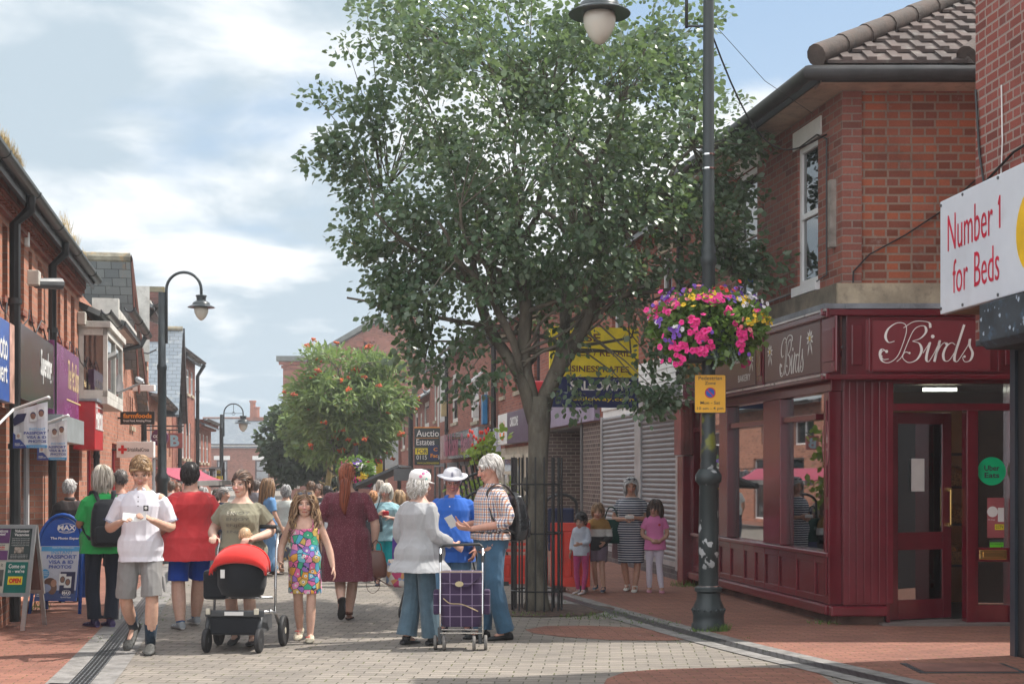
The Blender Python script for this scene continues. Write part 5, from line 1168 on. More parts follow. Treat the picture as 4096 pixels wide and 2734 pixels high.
# ---- rowan ----
def tree2(name,label,x,y,trunks,cc,cr_,ncl,lmname,leafsz,per,spread,rs,shape='thin',berries=0,group=None,flat=.9,barkm=None,inner=.4):
    rg=np.random.RandomState(rs); t=thing(name,label,'tree',(x,y,0),0,group); b=MB(); nodes=[]
    for (a,c,r0,r1) in trunks:
        q=limb(b,a,c,r0,r1,rg,8,.04); nodes+=q[3:]
        for k in range(6):
            s_=q[4+k%5]; an=rg.rand()*6.28; L=rg.uniform(.3,.75)*cr_[0]; q2=limb(b,s_,s_+Vector((cos(an)*L*.8,sin(an)*L*.8,rg.uniform(.2,.9)*L)),r1*.6,.012,rg,5,.08); nodes+=q2[1:]
    cen,od=crown_points(ncl,rg,cc,cr_,inner,flat); N_=np.array([tuple(p) for p in nodes])
    for i,c in enumerate(cen):
        if i%3: continue
        j=np.argmin(((N_-c)**2).sum(1)); b.tube([N_[j],tuple(c)],[.014,.006],4,caps=False)
    b.build('trunk',barkm or bark,t,smooth='all'); leaves('crown',lmname,cen,od,leafsz,per,spread,rs+1,t,shape)
    if berries:
        fb=MB()
        for i in range(berries):
            j=rg.randint(len(cen)); 
            d=od[j]; c=np.array(cc)+(cen[j]-np.array(cc))*1.0+d*.33+rg.normal(0,.08,3)
            for k in range(10): q=c+rg.normal(0,.045,3)*np.array((1,1,.6)); fb.ell(tuple(q),(.036,.036,.03),None,5,4)
        tag(fb.build('berries',pm('rowan_orange',(.6,.11,.03),.6,var=.3),t),'orange berry clusters',None)
    return t
rl=leaf_mat('rowan_leaf',(.11,.19,.06),(.24,.30,.10),(.2,.27,.13),.35,.5)
rp=at(343,480,43); 
tree2('rowan_tree','feathery green rowan tree covered with orange berry clusters in mid street',rp.x,rp.y,[((0,0,-.05),(-.05,0,2.4),.14,.10),((-.05,0,2.0),(-.9,0,4.2),.09,.04),((0,0,2.0),(.7,.2,4.2),.09,.04),((0,0,2.2),(-.1,-.3,4.8),.08,.03),((-.02,0,1.9),(1.2,-.3,3.4),.06,.03)],
      (.2,0,3.7),(1.8,1.8,1.8),230,rl,.26,50,.36,21,'thin',berries=95)
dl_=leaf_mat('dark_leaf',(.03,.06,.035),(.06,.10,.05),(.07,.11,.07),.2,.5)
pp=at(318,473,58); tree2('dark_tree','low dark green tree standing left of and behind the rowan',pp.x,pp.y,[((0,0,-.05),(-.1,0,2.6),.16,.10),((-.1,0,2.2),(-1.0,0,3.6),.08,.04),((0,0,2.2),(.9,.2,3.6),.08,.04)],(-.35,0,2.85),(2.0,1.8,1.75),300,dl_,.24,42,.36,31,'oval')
pp=at(329,473,50); tree2('slim_tree','slim tree with mossy yellow trunk under the left side of the rowan crown',pp.x,pp.y,[((0,0,-.05),(.05,0,2.0),.13,.10),((0,0,1.8),(-.5,0,3.2),.07,.03),((0,0,1.8),(.4,0,3.3),.07,.03)],(-.5,0,3.1),(1.1,1.0,.9),90,rl,.2,40,.3,41,'oval',barkm=pm('mossy_bark',(.25,.2,.08),.9,var=.3,bump=.6))
# ---------------- lamps ----------------
lampglass,t_=new_mat('lamp_globe'); fin(t_,(.62,.6,.52,1),.25,0,None,.6)
ironm=pm('lamp_iron',(.03,.04,.045),.35,var=.2,dirt=((.12,.13,.1),.15)); peel=pm('peeling_iron',(.035,.05,.05),.5,var=.3,scale=4,dirt=((.45,.46,.46),.0))
def head(par,x,y,z,r,m=None):
    """lantern hanging from (x,y,z): canopy, brim, globe"""
    m=m or ironm; b=MB(); k=r
    b.lathe([(.12*k,0),(.40*k,-.02*k),(.42*k,-.10*k),(.36*k,-.14*k),(.34*k,-.40*k),(.44*k,-.46*k),(.62*k,-.58*k),(.66*k,-.74*k),(.74*k,-.76*k),(1.0*k,-.90*k),(1.0*k,-.93*k),(.6*k,-.88*k)],(x,y,z),24); o=b.build('lamp_hood',m,par,smooth=True)
    b=MB(); b.lathe([(.50*k,-.90*k),(.53*k,-1.05*k),(.50*k,-1.30*k),(.36*k,-1.62*k),(.16*k,-1.84*k),(.02*k,-1.90*k)],(x,y,z),20); b.build('lamp_globe',lampglass,par,smooth='all')
def shaft(par,segs,name='post',m=None,n=16): b=MB(); b.lathe(segs,(0,0,0),n); return b.build(name,m or ironm,par,smooth=True)
# big lamp post on the right
LP=thing('lamp_post','tall black cast iron lamp post in front of the bakery, paint peeling at its foot','street lamp',gpt(708.5,629))
LY=LP.location.y; px_m=LY/FPX
# peeling paint material
m_,t=new_mat('peeling_paint'); ob=t.n('ShaderNodeTexCoord').outputs['Object']; nz=t.n('ShaderNodeTexNoise',{'Vector':ob,'Scale':7,'Detail':5,'Roughness':.45}).outputs[0]
sz=t.n('ShaderNodeSeparateXYZ',{0:ob}).outputs[2]; zz=t.math('MULTIPLY',t.mr(sz,.5,.8),t.mr(sz,2.0,1.6)); base=t.mix(t.math('MULTIPLY',t.mr(nz,.60,.625),zz),(.025,.035,.037,1),(.42,.44,.45,1))
moss=t.math('MULTIPLY',t.mr(sz,1.85,1.95),t.mr(sz,2.9,2.3)); n2_=t.n('ShaderNodeTexNoise',{'Vector':ob,'Scale':6,'Detail':4}).outputs[0]; base=t.mix(t.math('MULTIPLY',moss,t.mr(n2_,.45,.6)),base,(.16,.17,.02,1)); fin(t,base,.45); peelm=m_
def zp(py): return CH-(py-HY)*px_m
shaft(LP,[(.185,0),(.185,.06),(.17,.08),(.165,.16),(.18,.2),(.165,.25),(.13,.33),(.125,.4),(.15,.42),(.15,.455),(.118,.47)],'base',peelm,20)
b=MB()
for i in range(16): a=2*PI*i/16; b.ell((.17*cos(a),.17*sin(a),.22),(.018,.018,.018),None,6,5)
b.build('base_beads',peelm,LP,smooth='all')
shaft(LP,[(.108,.47),(.104,.80),(.110,.81),(.108,1.0),(.100,1.55),(.115,1.57),(.14,1.60),(.145,1.66),(.12,1.70),(.10,1.73)],'lower_column',peelm,20)
shaft(LP,[(.085,1.73),(.09,1.78),(.08,1.82),(.088,1.86),(.085,1.98),(.075,2.02),(.072,3.9),(.078,3.92),(.09,3.95),(.09,4.0),(.075,4.03),(.085,4.08),(.075,4.12),(.066,4.15),(.055,7.6)],'post',peelm,16)
for z in (.46,4.95,5.1): b=MB(); b.lathe([(.0 if 0 else .069 if z>1 else .121,z),(.069 if z>1 else .121,z+.018)],(0,0,0),16); b.build('steel_band',chrome,LP)
Rr_=(686-599)/2*px_m; bx=-(708-686)*px_m
b=MB(); b.tube([(bx,0,zp(28)),(bx,0,6.85)]+[(bx-Rr_+Rr_*cos(PI*i/14),0,6.85+Rr_*sin(PI*i/14)) for i in range(1,15)]+[(bx-2*Rr_,0,zp(-12))],.018,8)
b.build('swan_neck',ironm,LP,smooth='all')
b=MB(); b.tube([(bx,0,zp(26)),(0,0,zp(26))],.014,6); b.tube([(bx,0,zp(-10)),(0,0,zp(-10))],.014,6); b.build('bracket',ironm,LP)
head(LP,bx-2*Rr_,0,zp(-14.5),.335)
# parking sign on the post
ps_=thing('parking_sign','yellow Pedestrian Zone parking plate strapped to the big lamp post','sign',(LP.location.x+0.2*px_m,LY-.11,0))
def zq(py): return CH-(py-HY)/FPX*(LY-.11)
k_=(LY-.11)/FPX; zt,zb=zq(374),zq(412.5); w_=(723.5-692)*k_
def rrect(x0,x1,z0,z1,r,n=6):
    out=[]
    for cx,cz,a0 in ((x1-r,z1-r,0),(x0+r,z1-r,90),(x0+r,z0+r,180),(x1-r,z0+r,270)):
        for i in range(n+1): a=R(a0+90*i/n); out.append((cx+r*cos(a),cz+r*sin(a)))
    return out
def plate(par,x0,x1,z0,z1,r,y0,y1,m,name): b=MB(); b.prism(rrect(x0,x1,z0,z1,r),lambda u,v,t:(u,t,v),y0,y1); return b.build(name,m,par)
plate(ps_,-w_/2,w_/2,zb,zt,.02,-.004,.004,black,'plate_edge'); pl=plate(ps_,-w_/2+.006,w_/2-.006,zb+.006,zt-.006,.016,-.0065,-.0045,pm('amber_plate',(.82,.42,.01),.35,var=.03),'plate')
zz_=lambda py:zq(py); L2_=[('Pedestrian',0,zq(377.6),.25,.040,.004),('Zone',0,zq(382.6),.115,.034,.004),('Mon - Sat',0,zq(402.2),.21,.034,.004),('10 am - 4 pm',0,zq(408.2),.28,.038,.004)]
textlines(pl,L2_,black,y=-.009)
def disc(par,cx,cz,r,y,m,name,n=28): b=MB(); b.add([(cx+r*cos(2*PI*i/n),y,cz+r*sin(2*PI*i/n)) for i in range(n)],[tuple(range(n))]); return b.build(name,m,par,fix=False)
sgr=paint('sign_signal_red',(.6,.02,.03),.4); sgb=paint('sign_signal_blue',(.0,.09,.5),.4)
zc=zq(392.3); disc(pl,0,zc,.058,-.0075,sgr,'red_ring'); disc(pl,0,zc,.046,-.0085,sgb,'blue_disc'); b=MB(); b.obox((0,-.0095,zc),(.10,.001,.011),Matrix.Rotation(R(45),3,'Y')); b.build('red_bar',sgr,pl)
# left lamp post
def lamp2(name,label,loc,H,side,R_,hr,pr,ring=False):
    t=thing(name,label,'street lamp',loc)
    shaft(t,[(pr*2.1,0),(pr*2.1,.1),(pr*1.6,.4),(pr*1.5,.5),(pr*1.25,.55),(pr*1.2,1.5),(pr*1.5,1.55),(pr*1.5,1.62),(pr,1.7),(pr*.95,3.6),(pr*1.05,3.62),(pr*1.05,3.7),(pr*.85,3.72),(pr*.78,H),(0,H+.01)],'post')
    x=side*R_*.25; zt=H+.05
    b=MB(); b.tube([(x,0,H-.95),(x,0,zt)]+[(x+side*(R_-R_*cos(PI*i/14)),0,zt+R_*sin(PI*i/14)) for i in range(1,15)]+[(x+side*2*R_,0,zt-.12)],.028,8); b.build('swan_neck',ironm,t,smooth='all')
    for z in (H-.15,H-.75): b=MB(); b.tube([(0,0,z),(x,0,z)],.022,6); b.build('bracket',ironm,t)
    if ring:
        c=(x+side*R_,0,zt); b=MB(); b.tube([(x,0,zt),(x+side*2*R_,0,zt)],.012,5); b.tube([(c[0],0,zt),(c[0],0,zt+R_)],.012,5); b.tube([(c[0]+.07*cos(2*PI*i/14),0,zt+.07*sin(2*PI*i/14)) for i in range(15)],.01,5); b.build('spokes',ironm,t)
    head(t,x+side*2*R_,0,zt-.10,hr); return t
y1=26.5; lamp2('lamp_post','black swan neck lamp post on the left pavement behind the man with the leaflet',(at(162,473,y1).x,y1,0),CH+(473-292)/FPX*y1,1,.325,.25,.085,False)
y3=62; lamp2('lamp_post','far smaller lamp post with spoked half circle arch, at the street end',(at(221.5,473,y3).x,y3,0),CH+(473-414)/FPX*y3,1,.42,.37,.09,True)
# ---------------- hanging flowers ----------------
petc={'pink':(.85,.03,.28),'magenta':(.7,.02,.2),'yellow':(.9,.6,.02),'purple':(.22,.08,.5),'white':(.75,.72,.75),'red':(.75,.04,.02),'salmon':(.85,.25,.28)}
pmats={k:pm('petal_'+k,v,.5,var=.1,scale=20,extra={'Sheen Weight':.2}) for k,v in petc.items()}
flf=leaf_mat('basket_leaf',(.07,.16,.03),(.18,.30,.05),(.2,.3,.1),.35,.5)
def bloom(b,c,d,r):
    d=Vector(d).normalized(); a=d.orthogonal().normalized(); e=d.cross(a); c=Vector(c); vs=[c-d*r*.55]; n=10
    for i in range(n):
        th=2*PI*i/n; rr=r*(1.0 if i%2 else .82); vs.append(c+(a*cos(th)+e*sin(th))*rr*.55+d*(-.02*r)); 
    for i in range(n):
        th=2*PI*i/n; rr=r*(1.05 if i%2 else .86); vs.append(c+(a*cos(th)+e*sin(th))*rr-d*r*.12+d*r*.1*(i%2))
    fs=[(0,1+i,1+(i+1)%n) for i in range(n)]+[(1+i,1+n+i,1+n+(i+1)%n,1+(i+1)%n) for i in range(n)]; b.add(vs,fs)
def flower_basket(name,label,loc,Rb,Hh,seed,zones,nleaf,leafs,r0,box=None,cat='flower basket'):
    rg=np.random.RandomState(seed); t=thing(name,label,cat,loc)
    if box: box(t)
    cen=[];od=[]
    for i in range(nleaf):
        a=rg.rand()*6.28; u=rg.uniform(-.95,1); s=math.sqrt(max(0,1-u*u)) if u>0 else 1-.45*abs(u)**1.2
        d=np.array((cos(a)*s,sin(a)*s*.8,u)); f=rg.uniform(.72,.96); cen.append(np.array((d[0]*Rb,d[1]*Rb,d[2]*(Hh if u>0 else Hh*.85)))*f); od.append(d/np.linalg.norm(d))
    leaves('foliage',flf,cen,od,leafs,13,.12,seed,t,'oval',.15)
    bs={}
    for (col,cx,cz,sp,n,r) in zones:
        b=bs.setdefault(col,MB())
        for i in range(n):
            x=cx+rg.normal(0,sp); z=cz+rg.normal(0,sp*.8); q=min(.999,(x/Rb)**2+((z/Hh)**2 if z>0 else (z/(Hh*1.3))**2*.5)); y=-Rb*.85*math.sqrt(1-q)-rg.uniform(0,.05)
            d=Vector((x/Rb*.8,-.7,max(-.1,z/Hh*.7)))+Vector(rg.normal(0,.3,3)); bloom(b,(x,y,z),d,r*rg.uniform(.8,1.15))
        for i in range(n//2):      # the far side is planted too
            x=-cx+rg.normal(0,sp); z=cz+rg.normal(0,sp*.8); q=min(.999,(x/Rb)**2+((z/Hh)**2 if z>0 else (z/(Hh*1.3))**2*.5)); bloom(b,(x,Rb*.85*math.sqrt(1-q),z),Vector((x,.7,z)),r)
    for col,b in bs.items():
        nm=col+'_flowers'; o=b.build(nm,pmats[col],t,fix=False); tag(o,kind='stuff')
    # trailing silver strings
    b=MB()
    for (x,L) in r0:
        for k in range(int(L/.03)): 
            z=-.1-k*.03; b.ell((x+.02*sin(k*.9),-Rb*.52-.02*cos(k),z),(.017,.006,.017),None,7,4)
    if r0: b.build('trailing_leaves',pm('silver_green',(.22,.32,.22),.6,var=.2),t)
    return t
def bigbox(t):
    b=MB(); b.prism([(-.24,-.33),(.24,-.33),(.30,.02),(-.30,.02)],lambda u,v,tt:(u,tt,v),-.30,.30); b.build('planter',pm('planter_green',(.01,.04,.045),.4),t,bevel=.01)
pc=at(706,330,LY); 
Z=[]
def zn(col,px,py,sp,n,r=.036): Z.append((col,(px-706)*px_m,-(py-330)*px_m,sp,n,r))
for px,py,n in ((655,313,14),(668,305,12),(697,300,14),(708,305,10),(686,325,12),(692,340,14),(675,352,12),(697,355,10),(690,335,8),(716,298,8),(664,345,8),(733,340,7),(738,345,6),(728,335,5),(664,365,4),(750,312,3),(720,316,4)): zn('pink',px,py,.05,n)
for px,py,n in ((700,297,10),(686,298,8),(716,293,5),(742,300,9),(760,320,13),(752,315,7),(745,322,5),(680,306,4)): zn('yellow',px,py,.045,n,.033)
for px,py,n in ((666,300,10),(676,297,8),(652,322,8),(700,288,8),(728,298,8),(740,292,6),(668,335,7),(700,340,2),(655,305,6),(733,353,2),(662,343,5)): zn('purple',px,py,.045,n,.028)
for px,py,n in ((748,297,5),(757,305,5),(740,305,4),(650,318,3),(672,330,3)): zn('white',px,py,.05,n,.030)
for px,py,n in ((718,290,5),(728,287,4),(706,290,3)): zn('red',px,py,.04,n,.03)
for px,py,n in ((660,308,6),(690,290,5),(735,328,4),(672,302,5)): zn('salmon',px,py,.05,n,.028)
flower_basket('flower_basket','big hanging basket of pink and yellow petunias round the lamp post, above the amber plate',(LP.location.x,LY,pc.z),.62,.40,5,Z,330,.075,[(-.08,.25),(.02,.38),(.12,.32),(.24,.28),(-.2,.2),(.2,.36)],bigbox)
Yb=34; kk=Yb/FPX; Z=[]
for col,px,py,n in (('purple',359,460,16),('white',362,463,10),('yellow',352,464,6),('yellow',364,473,12),('pink',360,477,8),('salmon',350,470,4),('pink',345,462,12),('magenta',366,481,5),('yellow',358,479,5)): Z.append((col,(px-356)*kk,-(py-468)*kk,.06,n,.05))
fb_=flower_basket('flower_basket','hanging flower basket above the red haired woman, far up the street',at(356,470,Yb),.38,.30,8,Z,120,.1,[],lambda t:[MB().prism([(-.2,-.2),(.2,-.2),(.26,.02),(-.26,.02)],lambda u,v,tt:(u,tt,v),-.2,.2).build('planter',pm('planter_green',(.01,.04,.045),.4),t)])
fp=thing('flower_post','black post carrying the far flower basket in mid street','post',(fb_.location.x,Yb+.0,0)); shaft(fp,[(.1,0),(.08,.3),(.06,.4),(.055,fb_.location.z+.6)],'post')
# wires from the lamp to the bakery
b=MB(); a=Vector((LP.location.x+.05,LY,zp(37))); c=RF.w(RF.s(829),-.03,5.55); sag=[]
for i in range(15): f=i/14; q=a.lerp(c,f); q.z-=.75*sin(PI*f)*(1-.3*f); sag.append(q)
b.tube(sag,.010,5); tag(b.build('overhead_cable',black),'thick black cable sagging from the big lamp post to the bakery eaves','cable')
b=MB(); a=a+Vector((0,0,.15)); b.tube([a,a.lerp(c+Vector((-.2,-.3,.15)),.5)-Vector((0,0,.12)),c+Vector((-.2,-.3,.15))],.004,4); tag(b.build('overhead_wire',black),'thin straight wire from the big lamp post to the bakery gutter','wire')
# ---------------- projecting and hanging signs ----------------
def board(name,label,px0,px1,py0,py1,Y,m,cat='sign',lines=(),tm=None,arm=None,th=.05,rz=0,edge=None):
    k=Y/FPX; cx=(px0+px1)/2; c=at(cx,py1,Y); w=(px1-px0)*k; h=(py1-py0)*k; t=thing(name,label,cat,c,rz)
    b=MB(); b.box(-w/2,w/2,-th/2,th/2,0,h); pn=b.build('panel',m,t,bevel=.006)
    if edge: b=MB(); b.box(-w/2-.02,w/2+.02,-th/2-.004,th/2+.004,-.02,0); b.box(-w/2-.02,w/2+.02,-th/2-.004,th/2+.004,h,h+.02); b.build('frame',edge,t)
    if lines:
        grp={}
        for L in lines:
            txt,x0,x1,y0,y1,mm=L[:6]; bo=L[6] if len(L)>6 else .012; sh=L[7] if len(L)>7 else 0
            grp.setdefault(mm,[]).append((txt,((x0+x1)/2-cx)*k,(py1-(y0+y1)/2)*k,(x1-x0)*k,(y1-y0)*k,bo,sh))
        for mm,ls in grp.items(): textlines(pn,ls,mm,y=-th/2-.004)
    if arm is not None: arm(t,w,h)
    return t,w,h,k
wl=signw; rdm=paint('red_cross_red',(.65,.02,.02),.4); yel=paint('sign_yellow',(.85,.68,.03),.45); orr=paint('sign_orange',(.85,.3,.02),.4); navy=paint('sign_navy',(.02,.03,.12),.4); costa=paint('coffee_purple',(.13,.03,.09),.4)
arml=lambda L,z=.5:(lambda t,w,h:[MB().tube([(-w/2,0,h*z),(-w/2-L,0,h*z)],.02,6).build('bracket',black,t)])
board('hanging_sign','black sign with orange farmfoods lettering projecting from the left row',120.5,154.5,411,424,30.1,black,lines=[('farmfoods',123.5,152,412.8,417.6,orr,.03),('Great Food, Amazing Prices',123.5,151.5,419,422,wl,.01)],arm=arml(.2))
t_,w,h,k=board('hanging_sign','white British Red Cross box sign projecting from the left row',117.5,154.5,441,457,28.8,white,lines=[('BritishRedCross',128.5,150,447.2,451,charcoal,.008)],arm=arml(.2),th=.14)
cx=(123.5-136)*k; cz=(457-449)*k; b=MB(); s_=.055; b.box(cx-s_*1.6,cx+s_*1.6,-.076,-.072,cz-s_*.5,cz+s_*.5); b.box(cx-s_*.5,cx+s_*.5,-.080,-.0765,cz-s_*1.6,cz+s_*1.6); b.build('red_cross',rdm,t_)
Yc=37; k=Yc/FPX; cc=thing('hanging_sign','round dark purple coffee shop sign behind the left lamp post','sign',at(160,437,Yc)); r=8.4*k
b=MB(); b.prism([(r*cos(2*PI*i/36),r*sin(2*PI*i/36)) for i in range(36)],lambda u,v,t:(u,t,v),-.05,.05); p_=b.build('disc',costa,cc); textlines(p_,[('COSTA',0,.03,r*1.55,.075,.04),('COFFEE',0,-.055,r*.9,.04,.02)],wl,y=-.055)
b=MB(); b.tube([(-r-.6,0,r+.08),(r*2.9,0,r+.08)],.018,6); b.build('bracket',black,cc)
t_,w,h,k=board('hanging_sign','brown square sign with a pale blue letter B, projecting from the left row',167,182.5,432.5,447.5,39,pm('brown_sign',(.3,.1,.09),.5,var=.15),lines=[('B',170.5,179.5,434.5,446,paint('sky_letter',(.3,.5,.58),.5),.04)],arm=lambda t,w,h:[MB().tube([(-w/2-1.2,0,h+.08),(w/2,0,h+.08)],.018,5).build('bracket',black,t)])
board('to_let_board','black and yellow TO LET agent board in front of the far brick row',209,223,466.5,486.5,56,black,'estate board',lines=[('SOVEREIGN',215.5,221.5,468,469.6,wl,.0),('BUSINESS',215.5,221,469.8,471.2,yel,0),('TRANSFER',215.5,221,471.4,472.8,yel,0),('ENQUIRIES',216,221.8,479.4,480.8,wl,0),('0161 486 1958',210.5,221.8,482,483.8,yel,.01)],arm=lambda t,w,h:[MB().box(-w/2+.01,w/2-.01,-.036,-.026,h*.38,h*.56).build('yellow_strip',yel,t),MB().tube([(w/2+.03,0,-2.0),(w/2+.03,0,h+.2)],.04,6).build('post',black,t)])
o_=[o for o in bpy.data.objects if o.name.startswith('yellow_strip')][-1]; textlines(o_,[('TO LET',0,(486.5-476.8)*56/FPX,8.5*56/FPX,2.6*56/FPX,.02)],black,y=-.04)
# auction board
t_,w,h,k=board('auction_board','large black Auction Estates board with a yellow FOR strip on the right row',414.5,440,427.5,464.5,52,pm('auction_black',(.025,.035,.04),.4),'estate board',lines=[('Auctio',416.5,439,429.5,436,wl,.005),('Estates',416.5,434.5,438.5,444.5,wl,.005),('0115 7844',416.5,439.5,454.5,459,wl,.003),('www.auctionestates.',417,439.5,461,463.3,yel,0)],th=.08)
b=MB(); zf=(464.5-453.8)*k; b.box(-w/2+.03,(428-427.2)*k-.01,-.05,-.042,zf,zf+6.2*k); y_=b.build('yellow_strip',yel,t_); textlines(y_,[('FOR',(-427.2+422.2)*k,zf+3.1*k,10.3*k,4.4*k,.02)],charcoal,y=-.056)
b=MB(); b.box(-w/2,w/2,-.045,.045,h+.0,h+.04); b.box(-w/2+.05,w/2-.05,-.045,-.041,(464.5-437.6)*k,(464.5-437.2)*k); b.build('gold_line',orr,t_)
board('blue_shop_sign','small dark blue projecting sign with orange letters overlapping the auction board',428.5,438.5,444.5,459.5,48,navy,lines=[('C',433.5,437.5,447,450.5,orr,.03),('Fac',430.5,438,453,457,orr,.03)])
# slots arrow
t_,w,h,k=board('slots_sign','black SLOTS box sign with a yellow arrow, hanging over the right pavement',372.5,385.5,456.8,464.2,55,black,lines=[('SLOTS',375,383,459,462.5,orr,.03,.2)],th=.2)
b=MB(); b.prism([(-.36,.46),(-.16,.46),(.07,.14),(-.16,-.2),(-.36,-.2),(-.12,.14)],lambda u,v,t:(u,t,v),-.16,-.11); o=b.build('yellow_arrow',pm('arrow_amber',(.9,.5,.02),.4),t_); o.location.x=-w/2+.03; b=MB()
for i in range(9): b.ell((w/2-.09,-.11,.03+i*(h-.06)/8),(.012,.012,.012),None,5,4)
b.build('led_dots',pm('led',(.5,.55,1),.5,emit=3),t_)
t_,w,h,k=board('estate_board','yellow and navy letting board above the crowd, beside the far flower basket',352,371.5,465,488,42,yel,'estate board',lines=[('UNIT',357,363,470.8,473,charcoal,.01),('FIRST FLOOR FLAT',353,369.5,474,476.2,charcoal,.01),('NIA: 147.28 M2 / 1,585 FT2',353,371,477.6,479.4,charcoal,0)])
b=MB(); b.box(-w/2,w/2,-.034,-.0251,0,(488-481.8)*k); nv=b.build('navy_strip',navy,t_); textlines(nv,[('SALLOWAY',(363-361.7)*k,(488-484.8)*k,14*k,2.8*k,.02)],wl,y=-.038); b=MB(); b.box((363.5-361.7)*k,(369.5-361.7)*k,-.034,-.0251,(488-470)*k,(488-465.8)*k); rs_=b.build('red_strip',rdm,t_); textlines(rs_,[('TER',(367-361.7)*k,(488-467.8)*k,4.4*k,2.6*k,.02)],wl,y=-.038)
b=MB(); b.box(w/2+.05,w/2+.13,-.04,.04,-2,h); b.build('post',white,t_)
# big agent board over the shutters
c=at(594,407,22.6); ab=thing('agent_board','huge yellow and navy Salloway agent board half hidden by tree leaves above the passage','estate board',c,R(13)); k=22.6/FPX; w=92*k; h=80*k
b=MB(); b.box(-w/2,w/2,-.03,.03,h*.38,h); p_=b.build('panel',yel,ab); b=MB(); b.box(-w/2,w/2,-.03,.03,0,h*.379); p2=b.build('navy_panel',navy,ab); dbrown=paint('dark_brown_letter',(.15,.05,.03),.5)
textlines(p_,[('LEASE',-.25,h*.87,.7,.13,.02),('OFFICE / RETAIL',.0,h*.68,1.2,.10,.01),('BUSINESS RATES',.0,h*.48,1.15,.10,.02)],dbrown,y=-.035); textlines(p2,[('SALLOWAY',.1,h*.27,1.0,.15,.03)],wl,y=-.035); textlines(p2,[('salloway.com',.15,h*.1,1.0,.08,.01)],yel,y=-.035)
b=MB(); b.box(-w/2+.1,-w/2+.16,.03,.8,h*.2,h*.3); b.box(w/2-.16,w/2-.1,.03,.5,h*.2,h*.3); b.build('bracket',steel,ab)
cl=at(578,395,23); t_=thing('red_projecting_sign','narrow red and white sign panel seen between the tree limbs','sign',at(539,425,27)); b=MB(); b.box(-.12,.12,-.04,.04,0,.85); b.build('panel',redS,t_,bevel=.03); b=MB(); b.box(.12,.2,-.03,.03,.1,.6); b.build('side_panel',white,t_)
# passport flags
flagm=pm('flag_cloth',(.72,.72,.74),.7,var=.05); navyp=paint('passport_navy',(.03,.03,.09),.6); lblue=paint('flag_light_blue',(.08,.35,.65),.6); fblue=paint('flag_blue',(.06,.09,.33),.6); skinp=pm('printed_face',(.3,.16,.11),.7)
def flag(label,px0,px1,py0,py1,Y,pole0):
    k=Y/FPX; w=(px1-px0)*k; h=(py1-py0)*k; t=thing('advert_flag',label,'flag',at((px0+px1)/2,py1,Y),0,'passport photo flags on the left row')
    b=MB(); n=12; top=lambda x:h+(x/w)*.16*w*1.0*0+ (x+w/2)/w*.10
    for s_ in (0,):
        vs=[];
        for i in range(n+1):
            x=-w/2+w*i/n; y=.012*sin(i*1.1); vs+= [(x,y,0),(x,y,top(x)-.07)]
        b.add(vs,[(2*i,2*i+2,2*i+3,2*i+1) for i in range(n)])
    c=b.build('flag_cloth',flagm,t,fix=False); md=c.modifiers.new('s','SOLIDIFY'); md.thickness=.004; md.offset=1
    y=-.016
    def pn(pts,m,nm,dy=0): q=MB(); q.prism(pts,lambda u,v,t:((u-.5)*w,t,v*h),y-.002-dy,y-dy); return q.build(nm,m,c)
    pn([(0,0),(.42,.0),(.3,.12),(.08,.30),(0,.36)],fblue,'blue_corner'); pn([(.42,0),(1,0),(1,.07),(.37,.07)],lblue,'blue_strip')
    pn([(.03,.50),(.32,.62),(.40,.80),(.12,.78),(.0,.66)],navyp,'passport_print')
    for (a,z) in ((.50,.60),(.74,.66)):
        pn([(a,z),(a+.2,z+.02),(a+.19,z+.28),(a-.01,z+.26)],white,'photo_print',.002); f=MB(); f.ell(((a+.095-.5)*w,y-.006,(z+.13)*h),(.075*w,.003,.07*h),None,12,8); f.build('face_print',skinp,c); f=MB(); f.ell(((a+.095-.5)*w,y-.0045,(z+.155)*h),(.085*w,.003,.075*h),None,12,8); f.build('hair_print',navyp,c)
    pn([(.08,.20),(.25,.21),(.25,.36),(.08,.35)],white,'photo_print',.002); f=MB(); f.ell(((.165-.5)*w,y-.006,.28*h),(.05*w,.003,.045*h),None,12,8); f.build('face_print',pm('baby_print',(.6,.4,.32),.7),c)
    textlines(c,[('PASSPORT',.15*w,.345*h,.66*w,.062*h,.03),('VISA & ID',.19*w,.25*h,.58*w,.062*h,.03),('PHOTOS',.22*w,.155*h,.52*w,.062*h,.03)],fblue,y=y-.004); textlines(c,[('INSTANT',.22*w,.435*h,.48*w,.055*h,0)],lblue,y=y-.004); textlines(c,[('BABY',-.36*w,.10*h,.16*w,.03*h,.02),('PASSPORT',-.31*w,.065*h,.26*w,.028*h,.02)],white,y=y-.006); textlines(c,[('TAKEN BY PROFESSIONALS',.2*w,.03*h,.5*w,.022*h,.0)],white,y=y-.006)
    loc=t.location; e=Vector(pole0)-loc; b=MB(); b.tube([(w/2+.01,0,h+.08),(-w/2,.0,h-.055),tuple(e)],[.016,.016,.014],8); b.lathe([(.02,0),(.024,.02),(.0,.04)],(w/2+.01,0,h+.06),8); b.build('pole',white,t,smooth=True)
flag('front passport photo flag on a white pole, nearer and larger of the pair',13.5,47.5,404,447.5,15.6,at(-12,434,15.0))
flag('rear passport photo flag on a white pole, partly behind the other',37.5,67,421.5,459.5,17.2,at(8,450,16.6))
